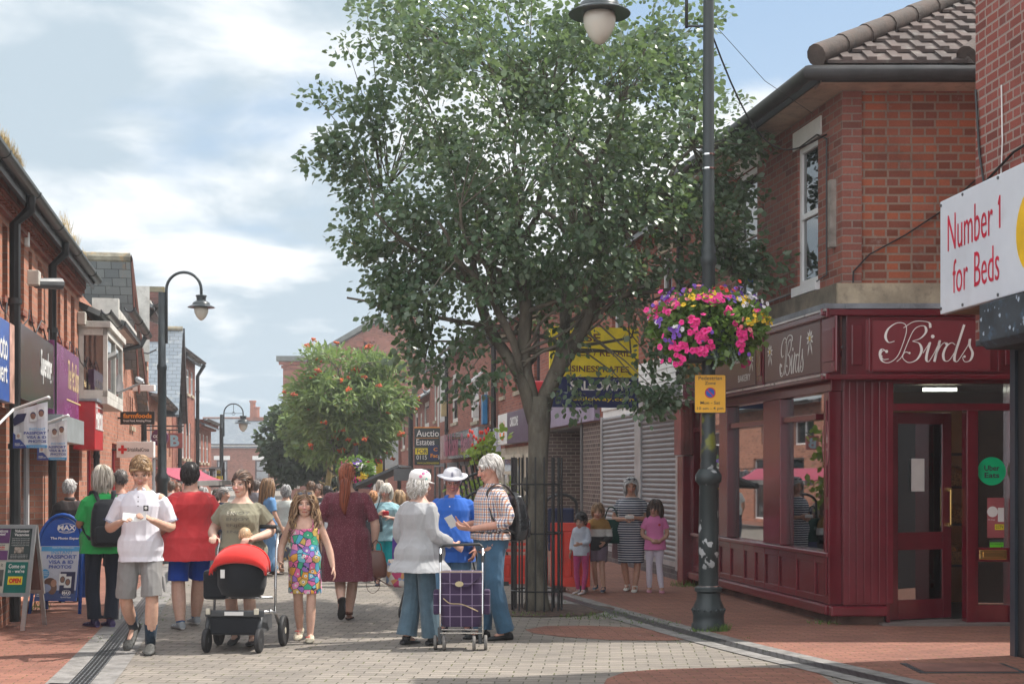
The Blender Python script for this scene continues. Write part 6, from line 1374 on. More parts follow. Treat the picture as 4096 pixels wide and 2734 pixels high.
# satellite dish on left row
sdh=thing('satellite_dish','large dark satellite dish on a bent arm above the red box sign','satellite dish',at(98,397,25.2)); M_=Matrix.Rotation(R(78),4,'Y')@Matrix.Rotation(R(8),4,'X')
b=MB(); b.lathe([(.02,-.06),(.2,-.03),(.34,.03),(.36,.04),(.34,.06),(.2,.0),(.02,-.03)],(.22,-.1,.36),22,M=Matrix.Diagonal((1,1,1,1))@Matrix.Rotation(R(62),4,'Y')@Matrix.Rotation(R(10),4,'X')); b.build('dish',pm('dish_brown',(.12,.11,.11),.5),sdh,smooth='all')
b=MB(); b.tube([(-.1,.1,-.05),(.05,0,-.05),(.05,0,.12),(.15,-.05,.3)],.03,8); b.box(-.14,-.1,.05,.15,-.16,.12); b.build('wall_bracket',pm('bracket_blue_grey',(.1,.13,.16),.5),sdh)
b=MB(); b.tube([(.2,-.1,-.0),(.9,-.35,.25)],.022,6); b.lathe([(.05,0),(.05,.1),(.03,.14)],(.88,-.34,.25),10,M=Matrix.Rotation(R(-60),4,'Y')); b.build('feed_arm',steel,sdh)
sd2=thing('satellite_dish','small grey satellite dish beside the downpipe of the narrow left building','satellite dish',at(137.5,352,36)); b=MB(); b.lathe([(.02,-.06),(.2,-.03),(.34,.03),(.35,.05),(.2,0),(.02,-.03)],(0,-.2,0),18,M=Matrix.Rotation(R(65),4,'Y')); b.build('dish',pm('dish_dark',(.06,.065,.07),.5),sd2,smooth='all'); b=MB(); b.tube([(0,-.2,0),(.35,-.3,-.05),(.55,-.3,.05)],.02,6); b.build('feed_arm',dkgrey,sd2)
cm=thing('wall_camera','white wall camera on the narrow left building','camera',at(142,388,33)); b=MB(); b.box(-.2,.3,-.08,.08,-.06,.08); b.build('housing',white,cm,bevel=.01); b=MB(); b.tube([(-.2,0,0),(-.45,.1,.0)],.03,6); b.build('bracket',dkgrey,cm)
# pigeon
def pigeon(label,loc,rz,s=1):
    t=thing('pigeon',label,'bird',loc,rz); b=MB(); rr=[]
    for (x,z,r) in ((-.19,.045,.012),(-.12,.06,.028),(-.05,.085,.052),(.02,.11,.058),(.07,.14,.045),(.095,.175,.028),(.105,.2,.024),(.125,.212,.02),(.145,.208,.008),(.165,.2,.003)):
        rr.append([(x*s,r*cos(2*PI*i/12)*s,(z+r*sin(2*PI*i/12))*s) for i in range(12)])
    b.rings(rr); b.build('body',pm('pigeon_grey',(.08,.09,.11),.7,var=.3,scale=12),t,smooth='all'); b=MB()
    for y in (-.02,.02): b.tube([(.02*s,y*s,.07*s),(.025*s,y*s,0)],.005*s,5)
    b.build('legs',pm('pigeon_leg',(.4,.1,.1),.6),t)
pigeon('dark pigeon perched on the eaves of the narrow building in the left row',at(139.5,301.5,36.2),R(15),1.15); pigeon('pale pigeon standing on the lower slate roof of the right row',at(426,395.5,66),R(190),1.5)
# awnings and market odds and ends
aw=thing('pink_awning','faded pink shop awning stretched out low on the left row','awning',at(156,473,38)+Vector((0,0,0)),0); aw.location.z=0; k=38/FPX
b=MB(); z0_=CH-(467-473)*k; z1_=CH-(481-473)*k; xe=(188-156)*k; n=8; vs=[]
for i in range(n+1): f=i/n; z=z0_+(z1_-z0_)*f-.06*sin(PI*f); vs+=[(xe*f,0,z),(xe*f,5,z+0)]
b.add(vs,[(2*i,2*i+2,2*i+3,2*i+1) for i in range(n)]); o=b.build('canopy',pm('awning_pink',(.34,.05,.09),.7,var=.1),aw,fix=False); md=o.modifiers.new('s','SOLIDIFY'); md.thickness=.03; b=MB(); b.box(xe-.05,xe+.25,-.05,5.05,z1_-.12,z1_+.02); b.build('front_rail',pm('dull_silver',(.3,.29,.28),.5,.4),aw)
aw=thing('black_awning','long black awning arm slanting over the right pavement behind the crowd','awning',at(399,473,32)); aw.location.z=0; k=32/FPX
b=MB(); zt=CH-(466.5-473)*k; zb=CH-(485.5-473)*k; xl=(358-399)*k; vs=[(0,0,zt),(0,4,zt),(xl,-.5,zb),(xl,3.5,zb)]; b.add(vs,[(0,2,3,1)]); o=b.build('canopy',charcoal,aw,fix=False); md=o.modifiers.new('s','SOLIDIFY'); md.thickness=.06; b=MB(); b.tube([(xl-.05,-.5,zb),(xl-.05,3.5,zb)],.07,8); b.build('front_rail',black,aw)
b=MB(); b.tube([(0,0,zt),(0,0,0)],.04,6); b.build('post',black,aw)
b=MB(); b.box(-.1,.7,-.2,.6,CH-(480-473)*k,CH-(468-473)*k); b.build('case',dkgrey,aw)
ban=thing('menu_banner','pale hanging menu banner beyond the black awning','banner',at(388,473,48)+Vector((0,0,0))); k=48/FPX; ban.location=at(388,468,48); b=MB(); b.box(-.35,.35,-.02,.02,0,1.0); b.build('panel',pm('banner_pale',(.55,.58,.6),.5),ban); b=MB(); b.tube([(-.4,0,1.0),(.45,0,1.02)],.02,6); b.build('rod',dkgrey,ban)
yb=thing('yellow_banner','narrow yellow and red banner beside the letting board','banner',at(376.5,486,46)); b=MB(); b.box(-.2,.2,-.02,.02,0,.85); b.build('panel',yel,yb); b=MB(); b.box(-.2,.2,-.03,-.021,.75,.9); b.build('red_strip',rdm,yb); b=MB(); b.tube([(.24,0,-2),(.24,0,1)],.03,6); b.build('post',black,yb)
ze=thing('zone_ends_sign','white round and square pedestrian zone ends plates near the far trees','sign',at(290,488,62)); b=MB(); b.box(-.42,.42,-.02,.02,0,.55); p_=b.build('plate',white,ze); textlines(p_,[('Pedestrian',0,.43,.7,.09,0),('Zone',0,.29,.35,.08,0),('ENDS',0,.12,.6,.13,.02)],charcoal,y=-.025); b=MB(); b.prism([(.42*cos(2*PI*i/24),1.0+.42*sin(2*PI*i/24)) for i in range(24)],lambda u,v,t:(u,t,v),-.02,.02); b.build('round_plate',pm('grey_plate',(.45,.46,.47),.5),ze); b=MB(); b.tube([(0,.05,-2.2),(0,.05,1.5)],.04,6); b.build('post',dkgrey,ze)
# small tree guard leaning with red-flowered sapling
lg=thing('leaning_tree_guard','black arched guard rails leaning beside the man in the blue shirt','tree guard',at(478,473,22)); lg.location.z=0; k=22/FPX
for j,(x0_,x1_,z0_,z1_) in enumerate(((-28*k,12*k,CH-(489-473)*k,CH-(468-473)*k),(-26*k,12*k,CH-(508-473)*k,CH-(485-473)*k))):
    b=MB(); b.tube([(x0_,0,z0_),((x0_+x1_)/2,0,(z0_+z1_)/2+.05),(x1_,0,z1_)],.022,6); b.build('rail',black,lg)
for i in range(9):
    x=-24*k+i*4.4*k; zz=CH-(489-473)*k+(x+28*k)/(40*k)*21*k; b=MB(); b.tube([(x+.35,.1,.05),(x,0,zz+.12),(x-.05,-.02,zz+.3)],[.013,.013,.004],6); b.build('guard_bar',black,lg)
sp=thing('sapling','young plant with yellow green leaves and red flower spikes behind the grey haired man','tree',at(483,473,23)); sp.location.z=0
b=MB(); b.tube([(0,0,0),(.02,0,1.2),(0,0,2.15)],[.03,.022,.01],6); b.build('trunk',bark,sp)
rg=np.random.RandomState(5); cz=[np.array((rg.normal(0,.14),rg.normal(0,.1),rg.uniform(1.85,2.3))) for _ in range(14)]+[np.array((rg.normal(-.1,.2),rg.normal(0,.1),rg.uniform(.7,1.5))) for _ in range(22)]
leaves('crown',leaf_mat('lime_leaf',(.22,.34,.04),(.38,.45,.06),(.3,.4,.1),.4,.5),cz,[np.array((0,0,1.))]*len(cz),.12,12,.14,6,sp)
b=MB()
for i in range(16): b.ell((rg.normal(0,.10),rg.normal(0,.08),rg.uniform(2.1,2.4)),(.022,.02,.035),None,6,5)
tag(b.build('flowers',pmats['red'],sp),kind='stuff')
# ---------------- A-boards ----------------
bl_=pm('aboard_blue',(.01,.09,.42),.3,spec=.6)
Ya=gpt(63,611).y; k=Ya/FPX; ax=at(63,473,Ya).x
ab=thing('pavement_sign','blue arched A-board advertising passport photos, left of the man in green','pavement sign',(ax,Ya,0),R(-3)); 
pxz=lambda py:CH-(py-HY)*k; w=(87-40)*k; zt=pxz(514); zm=pxz(543.5); zb=pxz(600)
def tilt(z): return .0+.10*z
def prof(w,z0,z1,arch): 
    out=[(-w/2,z0),(w/2,z0),(w/2*.96,z1)]; 
    for i in range(1,12): a=PI*i/12; out.append((w/2*.96*cos(a),z1+arch*sin(a)))
    out.append((-w/2*.96,z1)); return out
for sgn,nm in ((1,'front_leaf'),(-1,'rear_leaf')):
    b=MB(); b.prism(prof(w-.06,zb+.02,zm,zt-zm-.03),lambda u,v,t:(u,t+sgn*(-.28+.25*v),v),-.012,.012); lf=b.build(nm,bl_,ab)
    b=MB(); path=[(-w/2-.02,0),(-w/2+.015,zm)]+[(w/2*.96*cos(PI-PI*i/12),zm+(zt-zm)*sin(PI*i/12)) for i in range(1,12)]+[(w/2-.015,zm),(w/2+.02,0)]
    b.tube([(u,sgn*(-.28+.25*v),v) for u,v in path],.022,8); b.build('tube_frame',bl_,ab,smooth='all')
    if sgn==1: front=lf
fy=lambda z,e=.016:-.28+.25*z-e
XF=lambda e:(lambda x,y,z:(x,-.28+.25*z-e,z))
def sheetq(par,x0,x1,z0,z1,m,e,nm): b=MB(); b.add([(x0,fy(z0,e),z0),(x1,fy(z0,e),z0),(x1,fy(z1,e),z1),(x0,fy(z1,e),z1)],[(0,1,2,3)]); return b.build(nm,m,par,fix=False)
post=sheetq(front,-w/2+.045,w/2-.045,pxz(597.5),pxz(545),pm('poster_pale',(.55,.58,.66),.3,var=.05),.014,'poster'); xo=63
px2=lambda p:(p-xo)*k
sheetq(post,px2(42.5),px2(83),pxz(597.5),pxz(588),paint('poster_dark_blue',(.06,.1,.25),.4),.0155,'blue_foot'); sheetq(post,px2(44.5),px2(83.5),pxz(550),pxz(545.5),lblue,.0155,'blue_strip')
T_=lambda txt,a,c,y0,y1,b=.02:(txt,(px2(a)+px2(c))/2,(pxz(y0)+pxz(y1))/2,(c-a)*k,(y1-y0)*k,b)
pblue=paint('poster_text_blue',(.1,.15,.42),.4)
textlines(post,[T_('PASSPORT',50.5,80.5,553.5,557.2,.035),T_('VISA & ID',52.5,78,558.7,562.2,.035),T_('PHOTOS',53.5,76.5,563.5,566.8,.035)],pblue,xf=XF(.018)); textlines(post,[T_('INSTANT',55,76.5,549.3,552.6,.005)],lblue,xf=XF(.018)); textlines(post,[T_('TAKEN BY PROFESSIONALS',55,77.5,546,547,.01)],white,xf=XF(.018))
b=MB(); b.add([(px2(50)+.056*cos(2*PI*i/24),fy(pxz(572)+.056*sin(2*PI*i/24),.0165),pxz(572)+.056*sin(2*PI*i/24)) for i in range(24)],[tuple(range(24))]); b.build('round_badge',lblue,post,fix=False)
textlines(post,[T_('PASSPORT',46.5,53.5,569.6,570.5,.01),T_('APPLICATION',46,54,571.3,572.2,.01),T_('SERVICE',47,53,573,573.9,.01)],white,xf=XF(.0185))
sheetq(post,px2(66),px2(81),pxz(591),pxz(570),navyp,.0160,'passport_print')
for (a,z) in ((65,583),(70.5,585.5)):
    sheetq(post,px2(a),px2(a+7),pxz(z),pxz(z-11),white,.0172,'photo_print'); 
    for nm,rr,m,e in (('hair_print',1.0,navyp,.0180),('face_print',.8,skinp,.0188)):
        b=MB(); b.add([(px2(a+3.5)+.03*rr*cos(2*PI*i/16),fy(pxz(z-5.5)+.04*rr*sin(2*PI*i/16),e),pxz(z-5.5)+.04*rr*sin(2*PI*i/16)) for i in range(16)],[tuple(range(16))]); b.build(nm,m,post,fix=False)
for (cx,cy,rx,ry,m,nm,e) in ((56,580,.07,.05,pm('print_brown',(.14,.07,.05),.6),'figure_print',.0160),(59,586,.055,.075,pm('print_brown2',(.2,.11,.08),.6),'figure_print',.0164),(52,586,.07,.05,pm('print_stripe',(.3,.35,.5),.6),'figure_print',.0167),(60,581,.035,.045,pm('print_skin',(.45,.25,.17),.6),'figure_print',.0170)):
    b=MB(); b.add([(px2(cx)+rx*cos(2*PI*i/20),fy(pxz(cy)+ry*sin(2*PI*i/20),e),pxz(cy)+ry*sin(2*PI*i/20)) for i in range(20)],[tuple(range(20))]); b.build(nm,m,post,fix=False)
sheetq(post,px2(44),px2(49),pxz(590),pxz(583),white,.0172,'photo_print'); textlines(post,[T_('BABY',44,47.5,591.2,592.4,.02),T_('PASSPORT',44,50,593,594.2,.02),T_('The Photo Expert',68,78.5,602-9+1.2,603-9+1.6,.01)],white,xf=XF(.018))
b=MB()
def ovalring(cx,cz,a,c,wd,e):
    n=32; vs=[(cx+a*s*cos(2*PI*i/n),fy(cz+c*s2*sin(2*PI*i/n),e),cz+c*s2*sin(2*PI*i/n)) for s,s2 in ((1,1),(1-wd/a,1-wd/c)) for i in range(n)]; q=MB(); q.add(vs,[(i,(i+1)%n,n+(i+1)%n,n+i) for i in range(n)]); return q
ovalring(px2(68),pxz(527.5),.115,.06,.006,.017).build('logo_ring',white,front,fix=False)
textlines(front,[T_('MAX',59,77,524.3,529.3,.03),T_('SPIELMANN',60.5,76,530.2,531.3,.01),T_('The Photo Expert',52.5,83,536,539,.03)],wl,xf=XF(.018)); ovalring(px2(73.5),pxz(590.5),.055,.035,.004,.018).build('logo_ring',white,post,fix=False); textlines(post,[T_('MAX',69.5,77.5,588.8,592,.03)],wl,xf=XF(.019))
# aluminium A-board at far left
Yb2=gpt(28,627).y; k=Yb2/FPX; ax=at(6,473,Yb2).x; xo=6
al=thing('pavement_sign','aluminium poster stand with Volunteer Vacancies and OPEN posters at the left edge','pavement sign',(ax,Yb2,0),R(-4)); pxz=lambda py:CH-(py-HY)*k; px2=lambda p:(p-xo)*k
zt,zb=pxz(524),pxz(594); fy=lambda z,e=.016:-.30+.26*z-e
x0,x1=px2(-30),px2(38)
for sgn in (1,-1):
    ff=lambda z:sgn*(-.30+.26*z)
    b=MB(); v=lambda x,z,o:(x,ff(z)+sgn*o,z); 
    def bar(xa,xb,za,zb_): b.add([v(xa,za,-.02),v(xb,za,-.02),v(xb,zb_,-.02),v(xa,zb_,-.02),v(xa,za,.012),v(xb,za,.012),v(xb,zb_,.012),v(xa,zb_,.012)],[(0,1,2,3),(7,6,5,4),(0,4,5,1),(1,5,6,2),(2,6,7,3),(3,7,4,0)])
    bar(x0,x1,zt-.04,zt); bar(x0,x1,zb,zb+.04); bar(x0,x0+.035,zb+.04,zt-.04); bar(x1-.035,x1,zb+.04,zt-.04); b.build('snap_frame',alu,al)
    for xx in (x0+.0,x1-.06): b=MB(); b.add([v(xx,0,-.012),v(xx+.045,0,-.012),v(xx+.045,zb,-.012),v(xx,zb,-.012),v(xx,0,.012),v(xx+.045,0,.012),v(xx+.045,zb,.012),v(xx,zb,.012)],[(0,1,2,3),(7,6,5,4),(0,4,5,1),(1,5,6,2),(2,6,7,3),(3,7,4,0)]); b.build('leg',alu,al)
    b=MB(); b.add([v(x0+.03,zb+.03,-.0),v(x1-.03,zb+.03,-.0),v(x1-.03,zt-.03,-.0),v(x0+.03,zt-.03,-.0)],[(0,1,2,3)]); pn_=b.build('backing',pm('pale_backing',(.45,.45,.42),.6) if sgn==1 else pm('brown_backing',(.2,.1,.08),.8),al,fix=False)
    if sgn==1: fr0=pn_
P_=lambda a,c,y0,y1,m,e,nm,par=fr0:sheetq(par,px2(a),px2(c),pxz(y1),pxz(y0),m,e,nm)
XF2=lambda e:(lambda x,y,z:(x,-.30+.26*z-e,z)); T2=lambda txt,a,c,y0,y1,b=.02:(txt,(px2(a)+px2(c))/2,(pxz(y0)+pxz(y1))/2,(c-a)*k,(y1-y0)*k,b)
g1=P_(12.5,34.5,527.5,558,pm('poster_slate',(.05,.07,.07),.35),.006,'poster'); textlines(g1,[T2('Volunteer',16.5,31.5,528.5,531.5,.02),T2('Vacancies',16.5,31.5,532.3,535,.02)]+[T2('Come and join the team today',14.5,32.5,537+i*1.7,537.9+i*1.7,0) for i in range(5)]+[T2('All funds raised help us',14.5,32,553+i*1.4,553.8+i*1.4,0) for i in range(3)],wl,xf=XF2(.009)); P_(18,27.5,545.8,552,pm('print_photo',(.35,.3,.25),.5,var=.5,scale=30),.008,'photo_print',g1)
g2=P_(11,33.5,560.5,592,pm('poster_teal',(.01,.16,.13),.35),.006,'poster'); textlines(g2,[T2('Come on',14,30.5,562.5,566.5,.01),T2("in - we're",14,30.5,567.5,571,.01)],wl,xf=XF2(.009)); oy=P_(14.5,29.3,574.5,582.5,yel,.008,'yellow_panel',g2); textlines(oy,[T2('OPEN',16,28,576.2,581,.05)],rdm,xf=XF2(.011))
g3=P_(-20,12,527.5,542,pm('poster_purple',(.16,.06,.18),.35),.006,'poster'); textlines(g3,[T2('Donations',-6,9.5,528.5,531.5,.02),T2('Wanted',-4,7,532,534.5,.03)],wl,xf=XF2(.009))
g4=P_(-20,11.5,542.5,549,pm('poster_cream',(.6,.58,.5),.4),.006,'poster'); textlines(g4,[T2('Accessories',-8,8,543,544.6,.0)],charcoal,xf=XF2(.009)); textlines(g4,[T2('Music Media',-8,8,545.2,546.6,.03),T2('Toys Books',-8,8,547.2,548.4,.03)],rdm,xf=XF2(.009))
g5=P_(-20,11.5,549.5,558.5,pm('poster_purple',(.16,.06,.18),.35),.006,'poster'); g6=P_(-20,10.5,560.5,592,pm('poster_cream',(.6,.58,.5),.4),.006,'poster'); textlines(g6,[T2('we did it',-6,8,561.5,565,.0)],charcoal,xf=XF2(.009)); P_(-18,9.5,568,584,pm('print_grey',(.12,.12,.11),.5,var=.3),.008,'photo_print',g6)
# ---------------- red barrier ----------------
orb=pm('barrier_red',(.75,.05,.025),.45,var=.08)
Yr=21.5; k=Yr/FPX
def barrier(label,px0,px1,py0,py1,Y,rz,grp='red plastic barriers behind the tree'):
    k=Y/FPX; w=(px1-px0)*k/cos(rz); t=thing('plastic_barrier',label,'barrier',at((px0+px1)/2,473,Y),rz,grp); t.location.z=0; zt=CH-(py0-HY)*k; zb=CH-(py1-HY)*k
    b=MB(); b.box(-w/2,w/2,-.03,.03,zt-.12,zt); b.box(-w/2,w/2,-.03,.03,zb,zb+.14); b.box(-w/2,-w/2+.1,-.03,.03,zb+.14,zt-.12); b.box(w/2-.1,w/2,-.03,.03,zb+.14,zt-.12); n=max(2,int(w/.16))
    b.box(-w/2+.1,w/2-.1,-.008,.008,zb+.14,zt-.12); b.build('panel',orb,t,bevel=.015)
    b=MB()
    for i in range(n): x=-w/2+.1+(w-.2)*(i+.5)/n; b.box(x-.02,x+.02,-.035,-.009,zb+.15,zt-.13)
    b.build('moulded_ribs',orb,t,bevel=.008)
    for x in (-w/2+.12,w/2-.12): b=MB(); b.prism([(-.25,0),(.25,0),(.22,.06),(.06,zb+.02),(-.06,zb+.02),(-.22,.06)],lambda u,v,tt:(x+tt,u,v),-.06,.06); b.build('foot',black,t)
    return t
barrier('red plastic pedestrian barrier beside the black tree guard, in front of the children',551,590,522,586,20.2,R(-10)); barrier('red plastic barrier seen behind the tree guard bars',497,548,556,586,21.6,0)
# stacked chevron racks
cx_=thing('barrier_stack','black and red slatted rack standing behind the tree guard','barrier rack',at(513,473,22.0)); cx_.location.z=0; k=22/FPX
b=MB(); b.box(-.3,-.26,-.03,.03,0,1.0); b.box(.26,.3,-.03,.03,0,1.0); b.box(-.3,.3,-.03,.03,.95,1.0); b.box(-.45,.45,-.3,.3,0,.06); b.build('frame',black,cx_)
for i in range(6): b=MB(); b.box(-.25,.25,-.02,.02,.38+i*.095,.42+i*.095); b.build('slat',orb,cx_)
# buggy-like dark hood behind the guard
hd=thing('parked_pushchair','dark pushchair with arched hood and blue seat, behind the tree guard','pushchair',at(561,473,21.8)); hd.location.z=0
b=MB(); 
for s_ in (-.24,.24): b.tube([(s_,0,.5),(s_,0,1.2)]+[(s_*.98,0,1.2)],.02,6); b.tube([(s_,-.05,.5),(s_,-.35,.12)],.018,6); b.tube([(s_,0,.5),(s_,.3,.12)],.018,6)
b.tube([(-.24,0,1.2)]+[(-.24*cos(PI*i/10),0,1.2+.16*sin(PI*i/10)) for i in range(11)],.022,6); b.build('frame',black,hd)
b=MB(); b.box(-.2,.2,-.1,.1,.5,.62); b.box(-.2,.2,.05,.1,.62,1.15); b.build('seat',pm('pushchair_blue',(.03,.04,.1),.8),hd,bevel=.03)
for x in (-.26,.26):
    for y in (-.35,.3): b=MB(); b.lathe([(.03,-.015),(.11,-.015),(.12,0),(.11,.015),(.03,.015)],(x,y,.12),14,M=Matrix.Rotation(R(90),4,'Y')); b.build('wheel',charcoal,hd)
# hanging market goods on left (far shop display)
md_=thing('market_display','rail of pale goods hanging outside a far shop on the left row','shop display',at(184,473,46)); md_.location.z=0; rg=np.random.RandomState(2); b=MB()
for i in range(16): x=rg.uniform(-1.0,1.0); b.box(x,x+.1,-.04+.1*rg.rand(),.1,1.3+rg.rand()*.3,1.75+.1*rg.rand())
b.build('hanging_goods',pm('mixed_goods',(.4,.42,.45),.7,var=.5,scale=6),md_); b=MB(); b.tube([(-1.2,0,1.85),(1.2,0,1.85)],.02,5); b.tube([(-1.2,0,0),(-1.2,0,1.9)],.02,5); b.tube([(1.2,0,0),(1.2,0,1.9)],.02,5); b.build('rail',dkgrey,md_)
# ---------------- people ----------------
def remesh(b,voxel,smooth=2,name='m'):
    me=b.mesh('tmp'); o=bpy.data.objects.new('tmp',me); COL.objects.link(o)
    md=o.modifiers.new('r','REMESH'); md.mode='VOXEL'; md.voxel_size=voxel; md.use_smooth_shade=True
    if smooth: s=o.modifiers.new('s','SMOOTH'); s.factor=.5; s.iterations=smooth
    dg=bpy.context.evaluated_depsgraph_get(); out=bpy.data.meshes.new_from_object(o.evaluated_get(dg)); bpy.data.objects.remove(o); bpy.data.meshes.remove(me); out.name=name; return out
def getco(me): a=np.empty(len(me.vertices)*3); me.vertices.foreach_get('co',a); return a.reshape(-1,3)
def setco(me,a): me.vertices.foreach_set('co',a.ravel()); me.update()
def getno(me): a=np.empty(len(me.vertices)*3); me.vertices.foreach_get('normal',a); return a.reshape(-1,3)
def setcol(me,c):
    at_=me.attributes.new('Col','FLOAT_COLOR','POINT'); q=np.ones((len(c),4)); q[:,:3]=c; at_.data.foreach_set('color',q.ravel())
def folds(p,seed,k=(1,1,.45),f=9.0):
    rg=np.random.RandomState(seed); q=p*np.array(k)*f; out=np.zeros(len(p))
    w=np.zeros_like(q)
    for i in range(3): d=rg.normal(0,1,3); w[:,i]=np.sin(q@d*.6+rg.rand()*6)
    q=q+w*1.1
    for i in range(5): d=rg.normal(0,1,3); d/=np.linalg.norm(d); a=np.sin(q@d*(1+.5*i)+rg.rand()*6); out+=(1-np.abs(a))**2*.8/(1+.4*i)-.25
    return out/2
def col_mat(name,rough=.6,sss=0,cloth=False,spec=.4):
    if name in MC: return MC[name]
    m,t=new_mat(name); a=t.n('ShaderNodeAttribute',attribute_name='Col').outputs['Color']; ob=t.n('ShaderNodeTexCoord').outputs['Object']
    nz=t.n('ShaderNodeTexNoise',{'Vector':ob,'Scale':30,'Detail':4}).outputs[0]; base=t.mix(.18,a,t.n('ShaderNodeCombineColor',{0:nz,1:nz,2:nz}).outputs[0],'OVERLAY')
    ex={}
    if sss: ex={'Subsurface Weight':.12,'Subsurface Radius':(.02,.008,.004),'Subsurface Scale':.5}
    fin(t,base,rough,0,None,spec,ex); MC[name]=m; return m
skin_m=col_mat('skin',.55,1)
def cloth(name,col,pat=None,rough=.85,**kw):
    if name in MC: return MC[name]
    m,t=new_mat(name); ob=t.n('ShaderNodeTexCoord').outputs['Object']; s=t.n('ShaderNodeSeparateXYZ',{0:ob}); x,y,z=s.outputs
    base=c4(col); c=[c4(q) for q in kw.get('cols',[])]
    def st(v,f,w): return t.math('LESS_THAN',t.math('FRACT',t.math('MULTIPLY',v,f)),w)
    if pat=='hstripe': base=t.mix(st(z,kw['f'],kw.get('w',.35)),c4(col),c[0])
    elif pat=='check':
        hx=t.math('ADD',x,t.math('MULTIPLY',y,.6)); a=st(hx,kw['f'],.42); b=st(z,kw['f'],.42); a2=st(hx,kw['f']/2,.5); 
        c1=t.mix(a2,c[0],c[1]); base=t.mix(t.math('MULTIPLY',a,.8),c4(col),c1); z2=st(z,kw['f']/2,.5); c2=t.mix(z2,c[0],c[1]); base=t.mix(t.math('MULTIPLY',b,.62),base,c2)
    elif pat=='grid':
        a=t.math('MAXIMUM',st(x,kw['f'],.06),st(z,kw['f'],.06)); base=t.mix(a,c4(col),c[0])
    elif pat=='speck':
        v=t.n('ShaderNodeTexVoronoi',{'Vector':ob,'Scale':kw['f'],'Randomness':1}).outputs['Distance']; nn=t.n('ShaderNodeTexNoise',{'Vector':ob,'Scale':kw['f']*1.3,'Detail':1}).outputs[0]
        base=t.mix(t.math('LESS_THAN',t.math('ADD',v,t.math('MULTIPLY',nn,.3)),kw.get('w',.42)),c4(col),c[0])
    elif pat=='blotch':
        v=t.n('ShaderNodeTexVoronoi',{'Vector':ob,'Scale':kw['f'],'Randomness':1}); v2=t.n('ShaderNodeTexVoronoi',{'Vector':ob,'Scale':kw['f'],'Randomness':1},feature='DISTANCE_TO_EDGE').outputs[0]
        rc=t.n('ShaderNodeSeparateColor',{0:v.outputs['Color']}).outputs[0]; n=len(c); base=t.ramp(rc,[(i/n,c[i]) for i in range(n)],'CONSTANT')
        if kw.get('edge'): base=t.mix(t.math('LESS_THAN',v2,.035),base,c4(kw['edge']))
        if kw.get('spots'):   # pale round patches with a dark dot, one per blob
            d_=v.outputs['Distance']; base=t.mix(t.math('LESS_THAN',d_,.24),base,(.75,.7,.68,1)); base=t.mix(t.math('LESS_THAN',d_,.1),base,(.03,.02,.03,1))
            w2=t.n('ShaderNodeTexVoronoi',{'Vector':ob,'Scale':kw['f']*2.7,'Randomness':.9}).outputs['Distance']; base=t.mix(t.math('LESS_THAN',w2,.12),base,(.05,.03,.04,1))
        if kw.get('bg'): base=t.mix(t.math('GREATER_THAN',v.outputs['Distance'],kw.get('w',.45)),base,c4(kw['bg']))
    elif pat=='zcut': base=t.mix(t.math('GREATER_THAN',z,kw['z']),c4(col),c[0]); base=t.mix(t.math('MULTIPLY',t.math('GREATER_THAN',z,kw['z']),t.math('GREATER_THAN',z,kw['z2'])),base,c[1])
    nz=t.n('ShaderNodeTexNoise',{'Vector':ob,'Scale':9,'Detail':7,'Roughness':.6}).outputs[0]; g_=t.n('ShaderNodeCombineColor',{0:nz,1:nz,2:nz}).outputs[0]; base=t.mix(kw.get('fade',.18),base,g_,'OVERLAY')
    wv=t.n('ShaderNodeTexNoise',{'Vector':ob,'Scale':260,'Detail':2}).outputs[0]; nr=t.n('ShaderNodeBump',{'Strength':.25,'Distance':.002,'Height':wv}).outputs[0]
    fin(t,base,rough,0,nr,.25,{'Sheen Weight':kw.get('sheen',.15)}); MC[name]=m; return m
def lerp(a,b,f): return a+(b-a)*f
TORSO=[(.80,.10,.085),(.86,.155,.112),(.92,.172,.122),(.99,.170,.122),(1.08,.150,.110),(1.16,.150,.110),(1.24,.160,.118),(1.32,.172,.122),(1.385,.150,.106),(1.42,.126,.093),(1.445,.102,.082),(1.468,.082,.072),(1.50,.060,.060),(1.56,.056,.060)]
